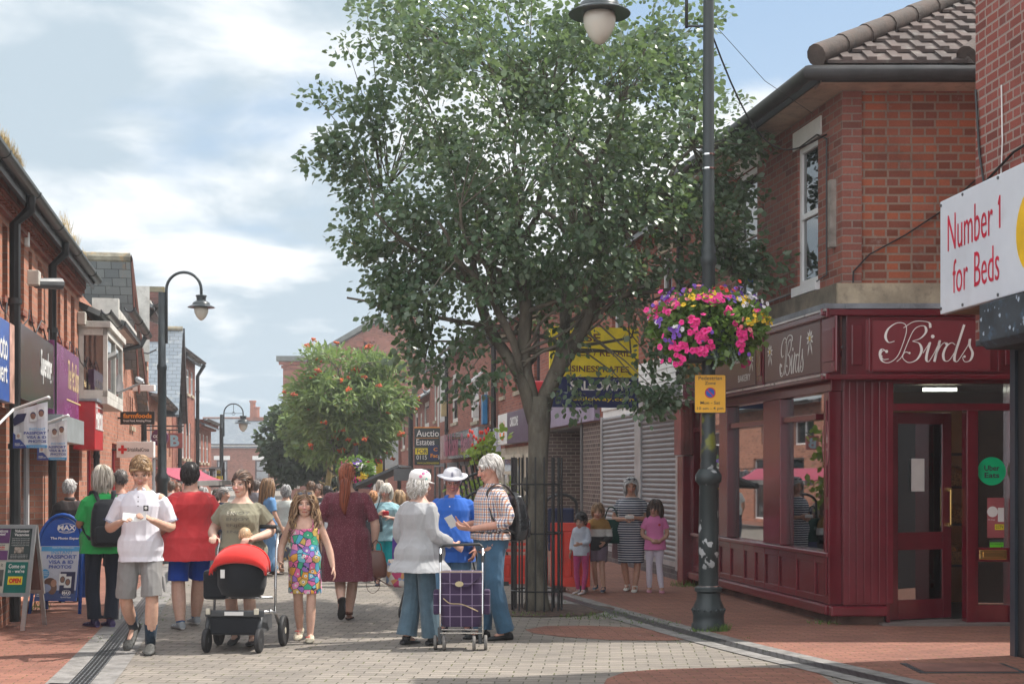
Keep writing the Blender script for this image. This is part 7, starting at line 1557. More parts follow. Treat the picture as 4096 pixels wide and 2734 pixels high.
class Person:
    def __init__(s,label,loc,H,rz,skin=(.55,.33,.24),voxel=.008,w=1.0,d=1.0,belly=0,bust=0,hipw=1.0,armf=1.0,legf=1.0,J=None,look=(0,0,0),hand=None,lean=0,hs=1.0,shoulder=1.0,group=None,face=True,hair=(.2,.12,.06),age=0,fatneck=1.0,seed=1):
        s.k=H/1.75; s.root=thing('person',label,'person',loc,rz,group); s.skin=np.array(skin); s.vx=voxel; s.w=w;s.d=d;s.belly=belly;s.bust=bust;s.hipw=hipw;s.armf=armf;s.legf=legf; s.lean=lean; s.seed=int(seed); s.haircol=hair; s.age=age; s.fn=fatneck
        sw=.157*shoulder; s.hs=hs=hs*1.10
        j={'hipL':(.088*hipw,0,.92),'hipR':(-.088*hipw,0,.92),'kneeL':(.11,-.015,.50),'kneeR':(-.11,-.015,.50),'ankL':(.105,.035,.085),'ankR':(-.105,.035,.085),
           'shL':(sw,0,1.372),'shR':(-sw,0,1.372),'elL':(.235,.03,1.12),'elR':(-.235,.03,1.12),'wrL':(.245,-.05,.88),'wrR':(-.245,-.05,.88),'pel':(0,0,.92),'chest':(0,-lean*.35,1.3),'neck':(0,-lean*.55,1.47),'head':(0,-.022-lean*.8,1.622),'toeL':(.03,-1,0),'toeR':(-.03,-1,0)}
        if lean:
            for q in ('shL','shR'): x,y,z=j[q]; j[q]=(x,y-lean*.45,z)
        j.update(J or {}); s.j={k:Vector(v) for k,v in j.items()}; s.look=look; s.hand=hand or {}; s.face=face; s.body()
    def c(s,z):
        """torso centre at height z"""
        P=[s.j['pel'],s.j['chest'],s.j['neck']]; 
        if z<=P[0].z: return P[0].xy
        if z<=P[1].z: f=(z-P[0].z)/(P[1].z-P[0].z); return P[0].xy.lerp(P[1].xy,f)
        f=min(1.4,(z-P[1].z)/(P[2].z-P[1].z)); return P[1].xy+(P[2].xy-P[1].xy)*f
    def prof(s,z):
        T=TORSO
        for i in range(len(T)-1):
            if T[i][0]<=z<=T[i+1][0]: f=(z-T[i][0])/(T[i+1][0]-T[i][0]); rx=lerp(T[i][1],T[i+1][1],f); ry=lerp(T[i][2],T[i+1][2],f); break
        else: rx,ry=(T[0][1:] if z<T[0][0] else T[-1][1:])
        bz=math.exp(-((z-1.04)/.16)**2); hz=math.exp(-((z-.93)/.1)**2)
        kk=1 if z>1.44 else s.w; rx*=kk*(1+.10*s.belly*bz)*(1+(s.hipw-1)*hz); ry*=(1 if z>1.44 else s.d)*(1+.32*s.belly*bz)
        off=-.055*s.belly*bz-.022*s.bust*math.exp(-((z-1.27)/.08)**2); ry*=(1+.2*s.bust*math.exp(-((z-1.27)/.09)**2))
        return rx,ry,off
    def ring(s,z,e=0,ex=None,n=20,flare=1.0,cx=0,cy=0):
        rx,ry,off=s.prof(z); rx=rx*flare+e; ry=ry*flare+e; c=s.c(z); k=s.k; out=[]
        for i in range(n):
            a=2*PI*i/n; ca,sa=cos(a),sin(a); p=.82
            out.append(((c.x+cx+rx*math.copysign(abs(ca)**p,ca))*k,(c.y+cy+off+ry*math.copysign(abs(sa)**p,sa))*k,z*k))
        return out
    def limbpts(s,names,rad,e=0,frac=1.0,sub=5):
        P=cr([s.j[n] for n in names],sub); n=len(P); m=max(2,int(round((n-1)*frac))+1); P=P[:m]
        R_=[]
        for i in range(m):
            f=i/(n-1)*(len(rad)-1); a=int(min(f,len(rad)-2)); R_.append((lerp(rad[a],rad[a+1],f-a)+e)*s.k)
        return [p*s.k for p in P],R_
    ARM=[.052,.051,.047,.043,.040,.042,.038,.031,.0255]; LEG=[.088,.086,.076,.064,.054,.055,.056,.046,.036]
    def hmat(s):
        y,p,r=[R(a) for a in s.look]; return Matrix.Rotation(y,4,'Z')@Matrix.Rotation(p,4,'X')@Matrix.Rotation(r,4,'Y')
    def body(s):
        k=s.k; b=MB(); zs=[.82,.86,.92,.99,1.08,1.16,1.24,1.32,1.385,1.42,1.445,1.468,1.50]
        b.rings([s.ring(z) for z in zs])
        h=s.j['head']; nk=s.j['neck']; b.tube([nk*k-Vector((0,0,.03*k)),nk.lerp(h,.5)*k+Vector((0,.012*k,0)),(h+Vector((0,.02,-.02)))*k],[.064*k*s.fn,.056*k*s.fn,.055*k*s.fn],14)
        for S_ in 'LR':
            P,Q=s.limbpts(['sh'+S_,'el'+S_,'wr'+S_],[r*s.armf for r in s.ARM]); b.tube(P,Q,12); b.ell(tuple(s.j['sh'+S_]*k),(.054*k*s.armf,)*3)
            P,Q=s.limbpts(['hip'+S_,'knee'+S_,'ank'+S_],[r*s.legf for r in s.LEG]); b.tube(P,Q,12)
            a=s.j['ank'+S_]*k; t=s.j['toe'+S_].normalized(); b.tube([a+Vector((0,0,0)),a+t*.02*k-Vector((0,0,.03*k)),a+t*.11*k-Vector((0,0,.05*k))],[.036*k,.036*k,.024*k],8)
            s.mkhand(b,S_)
        # head
        M=s.hmat(); K=k*s.hs; hc=h*k; s.hc=hc; s.K=K; E=lambda c,r,nu=16,nv=12: b.ell(tuple(hc+M.to_3x3()@(Vector(c)*K)),[q*K for q in r],M.to_3x3(),nu,nv)
        E((0,.018,.032),(.074,.093,.088)); E((0,-.022,-.02),(.060,.070,.088)); E((0,-.050,-.082),(.036,.034,.030)); E((0,-.03,-.06),(.052,.05,.05)); E((0,-.072,.022),(.048,.020,.014))
        E((0,-.096,-.012),(.0095,.016,.026)); E((0,-.106,-.032),(.0135,.014,.0105)); E((.010,-.099,-.036),(.0085,.010,.008),8,6); E((-.010,-.099,-.036),(.0085,.010,.008),8,6)
        for x in (.032,-.032): E((x,-.068,-.028),(.024,.022,.026))
        E((0,-.086,-.062),(.023,.011,.006),10,6); E((0,-.083,-.070),(.021,.012,.007),10,6)
        for x in (.076,-.076): E((x,.012,-.008),(.009,.018,.030),8,8)
        me=remesh(b,s.vx*.8 if s.vx<.009 else s.vx,1,'person_body'); p=getco(me); M3=np.array(M.to_3x3()); q=(p-np.array(hc))@M3/K   # head local
        nn=folds(p,3,(1,1,1),6); col=np.tile(s.skin,(len(p),1))*(1+.06*nn)[:,None]
        rd=np.exp(-(((np.abs(q[:,0])-.036)/.02)**2+((q[:,2]+.03)/.018)**2)); rd*=(q[:,1]<-.03); col[:,1]*=1-.22*rd; col[:,2]*=1-.25*rd
        nb=(np.abs(q[:,0])<.014)&(q[:,1]<-.095)&(np.abs(q[:,2]+.033)<.012); col[nb,1]*=.82
        if s.face:
            fr=q[:,1]<-.045
            eyes=fr&(((np.abs(q[:,0])-.031)/.0145)**2+((q[:,2]-.001)/.0070)**2<1); col[eyes]=(.42,.38,.36)
            ir=fr&(((np.abs(q[:,0])-.031)/.0065)**2+((q[:,2]-.001)/.0065)**2<1); col[ir]=(.04,.03,.025)
            lid=fr&(((np.abs(q[:,0])-.031)/.017)**2+((q[:,2]-.0075)/.0035)**2<1); col[lid]=s.skin*.35
            br=fr&(np.abs(np.abs(q[:,0])-.033)<.019)&(np.abs(q[:,2]-.024+.25*np.abs(np.abs(q[:,0])-.030))<.0045); col[br]=np.array(s.haircol)*.55+s.skin*.15
            lp=fr&((q[:,0]/.024)**2+((q[:,2]+.0655)/.0085)**2<1); col[lp]=s.skin*np.array((.86,.52,.52)); ml=fr&(np.abs(q[:,0])<.022)&(np.abs(q[:,2]+.066)<.0022); col[ml]=s.skin*np.array((.4,.22,.2))
            if s.age: 
                for z0 in (.045,.055): ln=fr&(np.abs(q[:,2]-z0)<.002)&(np.abs(q[:,0])<.03); col[ln]*=.85
                ln=fr&(np.abs(np.abs(q[:,0])-.028-.25*(-.035-q[:,2]))<.0025)&(q[:,2]<-.035)&(q[:,2]>-.07); col[ln]*=.8
        setcol(me,np.clip(col,0,1)); me.materials.append(skin_m); me.shade_smooth(); o=bpy.data.objects.new('body',me); COL.objects.link(o); o.parent=s.root; s.bodyob=o
    def mkhand(s,b,S_):
        k=s.k; wr=s.j['wr'+S_]*k; el=s.j['el'+S_]*k; spec=s.hand.get(S_,{}); d=Vector(spec['d']).normalized() if 'd' in spec else (wr-el).normalized()
        inner=Vector((-1 if S_=='L' else 1,0,0)); n=Vector(spec['n']) if 'n' in spec else inner; n=(n-d*n.dot(d)).normalized(); sd=d.cross(n)   # across the knuckles
        thumbdir=Vector(spec['t']) if 't' in spec else Vector((0,-1,.2)); 
        if sd.dot(thumbdir)<0: sd=-sd      # sd points to the thumb side
        curl=spec.get('curl',.45); K=k*(.97 if s.hs<1.05 else 1.0)
        pal=[]; 
        for f,rw,rt in ((-.01,.026,.020),(.02,.033,.019),(.05,.040,.017),(.085,.041,.015),(.098,.036,.012)):
            c=wr+d*f*K; pal.append([c+(sd*cos(a)*rw+n*sin(a)*rt)*K for a in [2*PI*i/12 for i in range(12)]])
        b.rings([[tuple(q) for q in r] for r in pal])
        for i,(off,L) in enumerate(((.029,.072),(.010,.080),(-.010,.075),(-.029,.058))):
            p=wr+(d*.088+sd*off)*K; dd=d.copy(); pts=[p]; seg=(.42,.32,.26); ang=[.35,.95,.6]
            for q_ in range(3):
                a=curl*ang[q_]*1.5; dd=(dd*cos(a)+n*sin(a)).normalized(); p=p+dd*L*seg[q_]*K; pts.append(p)
            b.tube(pts,[.0098*K,.0095*K,.0085*K,.0072*K],8)
        dt=(d*.62+sd*.75+n*.25).normalized(); p=wr+(d*.022+sd*.026)*K; q1=p+dt*.035*K; dt2=(d*.85+sd*.25+n*(.25+.6*curl)).normalized(); q2=q1+dt2*.032*K; q3=q2+(dt2+n*.3*curl).normalized()*.024*K
        b.tube([p,q1,q2,q3],[.014*K,.0115*K,.0105*K,.008*K],8)
        s.handpos=getattr(s,'handpos',{}); s.handpos[S_]=(wr+d*.09*K+n*.02*K)
    def garment(s,name,mat,b,amp=.006,seed=0,f=9,k=(1,1,.45),paintf=None,smooth=2,vx=None):
        me=remesh(b,vx or s.vx,smooth,name); p=getco(me); nrm=getno(me); fo=folds(p,seed+s.seed,k,f); p=p+nrm*(fo*amp*1.8)[:,None]; setco(me,p)
        if paintf is not None: setcol(me,paintf(p/s.k))
        me.materials.append(mat); me.shade_smooth(); o=bpy.data.objects.new(name,me); COL.objects.link(o); o.parent=s.root; return o
    def top(s,name,mat,hem=.86,sleeve=.42,ease=.016,sl_ease=.016,neck=1.455,flare=0,amp=.006,seed=0,paintf=None,cuff=None,strap=False,open_=False,f=9,skirt=None,vneck=0,arms='LR',kz=(1,1,.45)):
        b=MB(); rr=[]; n=14
        zs=[hem+(1.16-hem)*i/7 for i in range(7)]+[1.16,1.24,1.32,1.385,1.42,1.44]+([neck] if neck>1.44 else [])
        if strap: zs=[z for z in zs if z<1.36]
        for z in zs:
            e=ease*(1 if z<1.35 else .9)+(.012 if z<1.03 else 0)
            if flare and z<1.12: e+=flare*((1.12-z)/(1.12-hem))**1.0
            if z<.86:      # skirt part below the crotch: keep hip width
                rx,ry,off=s.prof(.92); c=s.c(.9); q=[]
                wdt=(skirt[0] if skirt else 1)*1.0; fz=(.86-z)/max(.01,.86-hem)
                for i in range(20): a=2*PI*i/20; q.append(((c.x+(rx*lerp(1,wdt,fz)+e)*cos(a))*s.k,(c.y+(ry*lerp(1,wdt,fz)+e)*sin(a)+(skirt[1]*fz if skirt and len(skirt)>1 else 0))*s.k,z*s.k))
                rr.append(q)
            else: rr.append(s.ring(z,e))
        b.rings(rr)
        if sleeve>0:
            for S_ in arms:
                P,Q=s.limbpts(['sh'+S_,'el'+S_,'wr'+S_],[r*s.armf for r in s.ARM],sl_ease,sleeve); Q[-1]=Q[-1]*1.05; b.tube(P,Q,12); b.ell(tuple(s.j['sh'+S_]*s.k),((.053*s.armf+sl_ease*.5)*s.k,)*3)
        return s.garment(name,mat,b,amp,seed,f,kz,paintf)
    def bottoms(s,name,mat,frac=1.0,rad=None,waist=.98,ease=.014,amp=.006,seed=5,paintf=None,loose=0,f=8,kz=(1,1,.45)):
        b=MB(); b.rings([s.ring(z,.011) for z in (.84,.88,.92,.96,waist)])
        for S_ in 'LR':
            base=[r*s.legf for r in s.LEG]; 
            if rad: base=[max(a,b_) for a,b_ in zip(base,rad)]
            P,Q=s.limbpts(['hip'+S_,'knee'+S_,'ank'+S_],base,ease,frac); Q=[q+loose*s.k*(i/len(Q)) for i,q in enumerate(Q)]; b.tube(P,Q,14)
        return s.garment(name,mat,b,amp,seed,f,kz,paintf)
    def shoe(s,S_,mat,kind='trainer',sole=(.6,.6,.58),L=.275,h=.075,upper=(.1,.1,.1),m2=None):
        k=s.k; a=s.j['ank'+S_]*k; t=s.j['toe'+S_].normalized(); t=Vector(t); up=Vector((0,0,1)); 
        if abs(t.z)>.2:
            side=t.cross(up).normalized(); up=side.cross(t).normalized()
        else: side=t.cross(up).normalized()
        wf=1.22 if kind=='clog' else 1.08; b=MB(); base=a-up*(.085*k) if True else a; heel=base-t*.075*k; rr=[]
        for f,wd,ht in ((0,.022,.03),(.04,.034,h),(.2,.038,h*1.05),(.38,.037,h*.95),(.55,.043,h*.72),(.75,.047,h*.6),(.92,.038,h*.48),(1,.018,h*.25)):
            c=heel+t*L*f*k; rr.append([tuple(c+side*(wd*wf*cos(q)*k)+up*((ht*.5+ht*.5*sin(q))*k)) for q in [2*PI*i/12 for i in range(12)]])
        b.rings(rr)
        if kind in('trainer','shoe'): b.tube([a-up*.03*k,a+up*(.0 if kind=='shoe' else .012)*k],[.045*k,.043*k],12)
        b2=MB(); me=remesh(b,.007 if s.vx<.011 else .012,1,'shoe'); p=getco(me); hh=((p-np.array(base))@np.array(up))/k; col=np.tile(np.array(upper),(len(p),1)); col[hh<.018]=sole
        if kind=='clog':
            u=((p-np.array(heel))@np.array(t))/k; v=((p-np.array(heel))@np.array(side))/k; hole=(np.sin(u*150)*np.sin(v*150)>.6)&(hh>.03)&(u>.15); col[hole]=np.array(upper)*.35
        if kind=='trainer':
            u=((p-np.array(heel))@np.array(t))/k; col[(hh>.03)&(np.abs(np.sin(u*60))>.93)&(u>.08)&(u<.2)]=np.clip(np.array(upper)*1.8+.08,0,.7)
        setcol(me,col); me.materials.append(col_mat('shoe_col',.6)); me.shade_smooth(); o=bpy.data.objects.new('shoe',me); COL.objects.link(o); o.parent=s.root; return o
    def shoes(s,**kw):
        for S_ in 'LR': s.shoe(S_,None,**kw)
    def sock(s,S_,col,h=.16):
        a=s.j['ank'+S_]; kn=s.j['knee'+S_]; b=MB(); p=[a.lerp(kn,f)*s.k for f in (-.03,.2*h/.16,.42*h/.16)]; b.tube(p,[.046*s.k,.052*s.k,.060*s.k],12); o=b.build('sock',cloth('sock_%d%d%d'%tuple(int(c*99) for c in col),col),s.root,smooth='all'); return o
    def hair(s,style='short',color=(.2,.12,.06),n=260,L=.06,seed=0,hl=None,thick=.0045,low=-.02,front=.055,cap=1.06,wavy=0,grav=.4,side_low=-.02,part=0,fringe=False,name='hair',back=None,hmax=None):
        """scalp shell plus many tapered locks"""
        M=s.hmat().to_3x3(); K=s.K; hc=s.hc; rg=np.random.RandomState(seed+11)
        C=np.array((0,.018,.034)); Rr=np.array((.0765,.0965,.0905))
        def ok(d):     # hairline on direction d (unit ellipsoid coords)
            x,y,z=d; zz=z*Rr[2]+C[2]; yy=y*Rr[1]+C[1]
            if hmax and zz>hmax: return False
            if yy<-.02: return zz>front-.012*(1-abs(x))**2*0-.02*abs(x) if not fringe else zz>front-.015
            if yy<.03: return zz>side_low+(.02-yy)*.9
            return zz>low
        V=[];F=[];cols=[]
        b=MB(); nu,nv=36,26; grid={}
        for i in range(nv+1):
            for j in range(nu):
                th=PI*i/nv; ph=2*PI*j/nu; d=(sin(th)*cos(ph),sin(th)*sin(ph),cos(th)); q=C+Rr*cap*np.array(d)*(1+.02*rg.rand()); grid[i,j]=(d,len(V)); V.append(tuple(q)); 
        for i in range(nv):
            for j in range(nu):
                idx=[grid[i,j],grid[i+1,j],grid[i+1,(j+1)%nu],grid[i,(j+1)%nu]]
                if all(ok(a[0]) for a in idx): F.append(tuple(a[1] for a in idx))
        lc=[]; 
        for q in V: lc.append(.85)
        cnt=0; tries=0
        while cnt<n and tries<n*20:
            tries+=1; d=rg.normal(0,1,3); d/=np.linalg.norm(d)
            if not ok(d): continue
            cnt+=1; p=C+Rr*cap*d; tan=np.array((d[0]*.6+part*.3,.25*(1 if d[1]>-.3 else (-.6 if fringe else .8)),-.8)) if style!='spiky' else np.array((d[0]*.3,-.6 if d[1]<0 else .3,.25))
            if style in('bob','long','curly') : tan=np.array((d[0]*.8,d[1]*.5-(.1 if fringe and d[1]<-.4 else 0),-1.))
            if style in('bun','pony','back'): tan=np.array((-d[0]*.25,1.,-.15))
            LL=L*rg.uniform(.75,1.2); 
            if fringe and d[1]<-.5: LL=min(LL,.07)
            elif style in('bob','long','curly') and d[1]<-.25 and not fringe: tan=np.array((math.copysign(1,d[0]+.001),.35,-.6))
            m=7; st=LL/m; pts=[]; r0=thick*rg.uniform(.7,1.3); w=rg.rand()*6
            v=tan/np.linalg.norm(tan)
            for i in range(m+1):
                pts.append(p.copy()); 
                nrm=(p-C)/Rr**2; nrm/=np.linalg.norm(nrm); u=((p-C)/Rr); ru=np.linalg.norm(u)
                v=v+np.array((0,0,-grav))*.35*(i/m); v/=np.linalg.norm(v)
                if ru>cap*1.10 and style!='spiky': v=v*.45+np.array((0,0,-.8)); v/=np.linalg.norm(v)
                vt=v
                if ru<cap*1.06: vt=v-nrm*min(0,(v@nrm))*1.0; vt=vt-nrm*(vt@nrm)*.6; vt/=max(1e-6,np.linalg.norm(vt))
                p=p+vt*st; u=((p-C)/Rr); ru=np.linalg.norm(u)
                if ru<cap*1.0 and style!='x': p=C+(p-C)*(cap*1.01/ru)
                if not fringe and style!='spiky' and p[1]<-.03 and p[2]<front-.01: p[0]=math.copysign(max(abs(p[0]),.072),p[0]+.001)
                # keep locks outside the neck
                if p[2]<-.09 and abs(p[0])<.06 and abs(p[1]-.02)<.06: p[1]=.075 if d[1]>0 else p[1]; p[0]=math.copysign(max(abs(p[0]),.055),p[0]+.001) if d[1]<=0 else p[0]
            if wavy: pts=[q+wavy*.035*(i/m)*np.array((sin(w+i*1.9),cos(w*1.3+i*1.7),0)) for i,q in enumerate(pts)]
            rad=[r0*.8,r0*1.2,r0*1.25,r0*1.2,r0*1.1,r0*.9,r0*.6,r0*.15]
            bb=MB(); bb.tube(pts,[(q*1.3,q*.75) for q in rad],5,caps=False); o=len(V); V+=bb.v; F+=[tuple(i+o for i in f) for f in bb.f]; sh=rg.uniform(.55,1.35); lc+=[sh*(1+.25*(k2//5)/8) for k2 in range(len(bb.v))]
        if back is not None:      # ponytail, bun or braid: extra locks along a path (head-local)
            path,rad,nl=back; P=cr([Vector(q) for q in path],5)
            for i in range(nl):
                off=rg.normal(0,1,3); off/=np.linalg.norm(off); off*=rg.rand()**.5; ww=rg.rand()*6; pts=[]
                for j,q in enumerate(P):
                    f=j/(len(P)-1); rr=np.interp(f,np.linspace(0,1,len(rad)),rad); pts.append(tuple(np.array(q)+off*rr+wavy*.02*np.array((sin(ww+f*9),cos(ww+f*8),0))))
                bb=MB(); bb.tube(pts,[thick*1.3*(1 if j<len(P)-2 else .4) for j in range(len(P))],5); o=len(V); V+=bb.v; F+=[tuple(i+o for i in f) for f in bb.f]; sh=rg.uniform(.6,1.35); lc+=[sh]*len(bb.v)
        Vw=[tuple(hc+M@(Vector(v)*K)) for v in V]; b.add(Vw,F); me=b.mesh('hair',False); lc=np.array(lc)[:,None]; c0=np.array(color)[None]; c=c0*lc
        if hl is not None: g_=(np.clip((lc-1.0)*3,0,1)); c=c*(1-g_)+np.array(hl)[None]*g_
        setcol(me,np.clip(c,0,1)); me.materials.append(col_mat('hair_mat',.45,spec=.5)); me.shade_smooth(); o=bpy.data.objects.new(name,me); COL.objects.link(o); o.parent=s.root; return o
    def hp(s,v): return s.hc+s.hmat().to_3x3()@(Vector(v)*s.K)
    def collar(s,mat,h=.035,open_=.3,r=.066,name='collar'):
        b=MB(); nk=s.j['neck']*s.k; k=s.k; n=18; vs=[]
        for i in range(n+1):
            a=-PI/2+open_+(2*PI-2*open_)*i/n; 
            for (rr,z) in ((r*.95,-.008),(r*1.0,-.008+h),(r*1.32,-.02+h*.35)): vs.append((nk.x+rr*cos(a)*k,nk.y+rr*sin(a)*k*1.02,nk.z+(z-.012)*k))
        b.add(vs,[(3*i+j,3*i+3+j,3*i+4+j,3*i+1+j) for i in range(n) for j in (0,1)]); o=b.build(name,mat,s.root,smooth='all',fix=False); md=o.modifiers.new('s','SOLIDIFY'); md.thickness=.003; return o
    def wpos(s,v): return s.root.matrix_basis@(Vector(v)*s.k)
def onmesh(ob,body,cx,cz,w,h,mat,parent,fromy=-1,bold=.01,name='lettering',off=.004,shear=0):
    """lettering laid on a garment's front (local -y)"""
    from mathutils.bvhtree import BVHTree
    me=ob.data; bv=BVHTree.FromPolygons([v.co[:] for v in me.vertices],[tuple(p.vertices) for p in me.polygons])
    def xf(x,y,z):
        hit=bv.ray_cast(Vector((x,-1,z)),Vector((0,1,0))); return (x,(hit[0].y if hit[0] else 0)-off,z)
    return text(parent,body,cx,cz,w,h,mat,bold=bold,xf=xf,name=name,depth=0,shear=shear)
def foot(px,py): p=gpt(px,py); return p
LSK=(.56,.34,.25); PALE=(.60,.38,.29); RUDDY=(.55,.29,.21)
VX=.0085
denim=cloth('denim',(.05,.12,.20),fade=.4); denim2=cloth('light_denim',(.12,.24,.38),fade=.5); dkdenim=cloth('grey_denim',(.075,.125,.165),fade=.5)
exec_people=True
# ======== 1 man reading a leaflet ========
Y1=gpt(142,652).y; p1=gpt(141,652)
m1=Person('man in a white polo shirt and grey shorts reading a folded leaflet as he walks',(p1.x,p1.y,0),1.83,R(6),skin=LSK,voxel=.0078,w=1.02,d=1.05,armf=1.08,legf=1.05,look=(6,24,0),hair=(.28,.17,.08),belly=.25,
  J={'elL':(.265,.0,1.13),'elR':(-.275,.0,1.13),'wrL':(.135,-.30,1.20),'wrR':(-.13,-.30,1.18),'kneeR':(-.125,-.04,.50),'ankR':(-.10,.23,.21),'kneeL':(.11,-.09,.51),'ankL':(.085,-.02,.085),'toeR':(-.25,-.75,-.62),'toeL':(.05,-1,0)},
  hand={'L':{'d':(-.45,-.6,.35),'n':(-.5,.1,-.5),'t':(-.3,0,1),'curl':.6},'R':{'d':(.45,-.6,.3),'n':(.5,.1,-.5),'t':(.3,0,1),'curl':.6}},shoulder=1.05)
wp=cloth('white_pique',(.68,.68,.74)); t_=m1.top('polo_shirt',wp,hem=.82,sleeve=.36,ease=.020,sl_ease=.022,amp=.011,seed=2); m1.collar(wp); 
b=MB()
for z in (1.40,1.36,1.32): b.ell((0*m1.k,(-.158+ (1.40-z)*-.12)*m1.k,z*m1.k),(.006,.004,.006),None,6,5)
tag(b.build('buttons',black,m1.root),kind='stuff')
for S_,sg in (('L',1),('R',-1)):
    P,Q=m1.limbpts(['sh'+S_,'el'+S_,'wr'+S_],[r*m1.armf for r in m1.ARM],.029,.36); b=MB(); d=(P[-1]-P[-2]).normalized()
    for o_ in (.012,.022): b.tube([P[-1]-d*o_,P[-1]-d*(o_-.004)],Q[-1]*1.06,14,caps=False)
    b.build('cuff_stripe',navy,m1.root)
m1.bottoms('shorts',cloth('grey_jersey',(.22,.215,.21)),frac=.46,rad=[.088,.088,.088,.088]+[.088]*5,ease=.012,amp=.012)
b=MB(); b.obox(((.205)*m1.k,-.0,.62*m1.k),(.02,.13,.15),Matrix.Rotation(R(-8),3,'Y')); b.build('cargo_pocket',cloth('grey_jersey',(.22,.215,.21)),m1.root,bevel=.008)
for S_ in 'LR': m1.sock(S_,(.015,.03,.05))
m1.shoes(kind='clog',sole=(.05,.05,.048),upper=(.075,.075,.07),L=.31,h=.10)
m1.hair('short',(.24,.145,.07),n=460,L=.04,front=.062,hl=(.36,.23,.12),thick=.005,side_low=.01,low=-.03)
# leaflet
lf=thing('leaflet','small open printed leaflet held in both hands by the man in the white polo','leaflet',m1.wpos((0.01,-.40,1.235)),R(6)); M_=Matrix.Rotation(R(-25),4,'X')
b=MB(); v=[(-.11,-.0,-.035),(0,.03,-.04),(0,.03,.04),(-.11,0,.04)]; b.add([M_@Vector(q) for q in v],[(0,1,2,3)]); v=[(0,.03,-.04),(.10,-.01,-.04),(.10,-.01,.045),(0,.03,.04)]; b.add([M_@Vector(q) for q in v],[(0,1,2,3)]); o=b.build('folded_sheet',pap,lf,fix=False); md=o.modifiers.new('s','SOLIDIFY'); md.thickness=.002
b=MB(); b.obox((.10,-.02,.075),(.045,.004,.05)); b.build('black_card',black,lf)
b=MB(); b.ell((.10,-.024,.077),(.014,.002,.014),None,12,6); b.build('white_mark',pap,lf)
# ======== 2 woman with the pushchair ========
p2=gpt(242,644); m2=Person('woman in a khaki ENJOY T-shirt pushing the red hooded pushchair',(p2.x,p2.y,0),1.70,R(-4),skin=PALE,voxel=.0078,w=1.10,d=1.2,belly=.5,bust=1.1,armf=1.18,legf=1.15,hipw=1.12,look=(-14,2,0),hair=(.10,.06,.045),fatneck=1.1,
  J={'elL':(.30,.02,1.16),'elR':(-.30,.02,1.16),'wrL':(.16,-.30,1.075),'wrR':(-.20,-.30,1.085),'kneeL':(.09,-.06,.5),'ankR':(-.10,.12,.10),'toeR':(0,-1,-.1)},
  hand={'L':{'d':(-.15,-.8,.1),'n':(0,0,-1),'t':(-1,0,0),'curl':.9},'R':{'d':(.1,-.8,.1),'n':(0,0,-1),'t':(1,0,0),'curl':.9}})
kh=cloth('khaki_jersey',(.235,.22,.155)); t_=m2.top('t_shirt',kh,hem=.86,sleeve=.30,ease=.028,sl_ease=.034,flare=.02,amp=.011,seed=4,neck=1.44)
let=paint('letter_cream',(.62,.58,.46),.6); let2=paint('letter_dark',(.12,.115,.09),.6)
for i,(z,m_) in enumerate(((1.335,let2),(1.272,let2),(1.209,let2),(1.146,let2))): onmesh(t_,'ENJOY',0.01*m2.k,z*m2.k,.225,.034,m_,m2.root)
onmesh(t_,'E N',-.062,1.335*m2.k,.075,.036,let,m2.root,off=.006)
m2.bottoms('shorts',cloth('dark_shorts',(.05,.05,.06)),frac=.42); m2.shoes(kind='shoe',upper=(.04,.04,.045),sole=(.05,.05,.05))
m2.hair('back',(.085,.05,.035),n=320,L=.11,front=.048,side_low=-.02,low=-.05,thick=.0045,hl=(.2,.12,.08),back=([(0,.10,-.02),(0,.135,-.05),(0,.12,-.09)],[.02,.035,.015],60))
# pushchair
p3=gpt(238,651); SX=p3.y/FPX; pc_=thing('pushchair','red hooded pushchair with black seat and side bag, pushed by the woman in khaki','pushchair',(p3.x,p3.y+.15,0),R(-4))
frm=pm('pushchair_alloy',(.55,.56,.57),.25,.85,var=.05); fab=cloth('pushchair_black',(.012,.014,.018)); redf=cloth('hood_red',(.62,.035,.03)); rub=pm('tyre_rubber',(.02,.02,.022),.7); crm=pm('cream_plastic2',(.6,.57,.46),.45)
def wheel(par,x,y,r,w,rim=None,ax='X',m=rub):
    b=MB(); Mx=Matrix.Rotation(R(90),4,'Y'); b.lathe([(r*.72,-w*.4),(r*.93,-w*.5),(r,-w*.25),(r,w*.25),(r*.93,w*.5),(r*.72,w*.4)],(x,y,r),22,M=Mx); o=b.build('wheel',m,par,smooth='all')
    b=MB(); b.lathe([(.02,-w*.42),(r*.2,-w*.45),(r*.25,-w*.2),(r*.74,-w*.18),(r*.74,w*.18),(r*.25,w*.2),(r*.2,w*.45),(.02,w*.42)],(x,y,r),18,M=Mx); b.build('rim',rim or charcoal,o,smooth=True); return o
for x in (-.27,.23): wheel(pc_,x,-.22,.115,.045,charcoal)
for x in (-.31,.33): wheel(pc_,x,.35,.15,.05,pm('rim_cream',(.5,.47,.38),.5))
b=MB()
for x in (-.27,.23): b.tube([(x,-.22,.115),(x,-.20,.25),(x,-.12,.36)],[.018,.022,.026],8); 
b.build('fork',charcoal,pc_,smooth='all')
b=MB()
for x in (-.29,.31): b.tube([(x,.33,.15),(x,.1,.34),(x,-.12,.38)],.016,8); b.tube([(x,.1,.36),(x*.98,.12,.62),(x*.96,.20,.95),(x*.93,.30,1.10)],.013,8)
b.build('chassis',frm,pc_,smooth='all')
b=MB(); b.tube([(x_*.93,.30,1.10) if i in (0,4) else p for i,(x_,p) in enumerate(((-.29,None),(0,(-.25,.36,1.16)),(0,(0,.37,1.165)),(0,(.26,.36,1.16)),(.31,None)))],.020,8); b.build('push_handle',black,pc_,smooth='all')
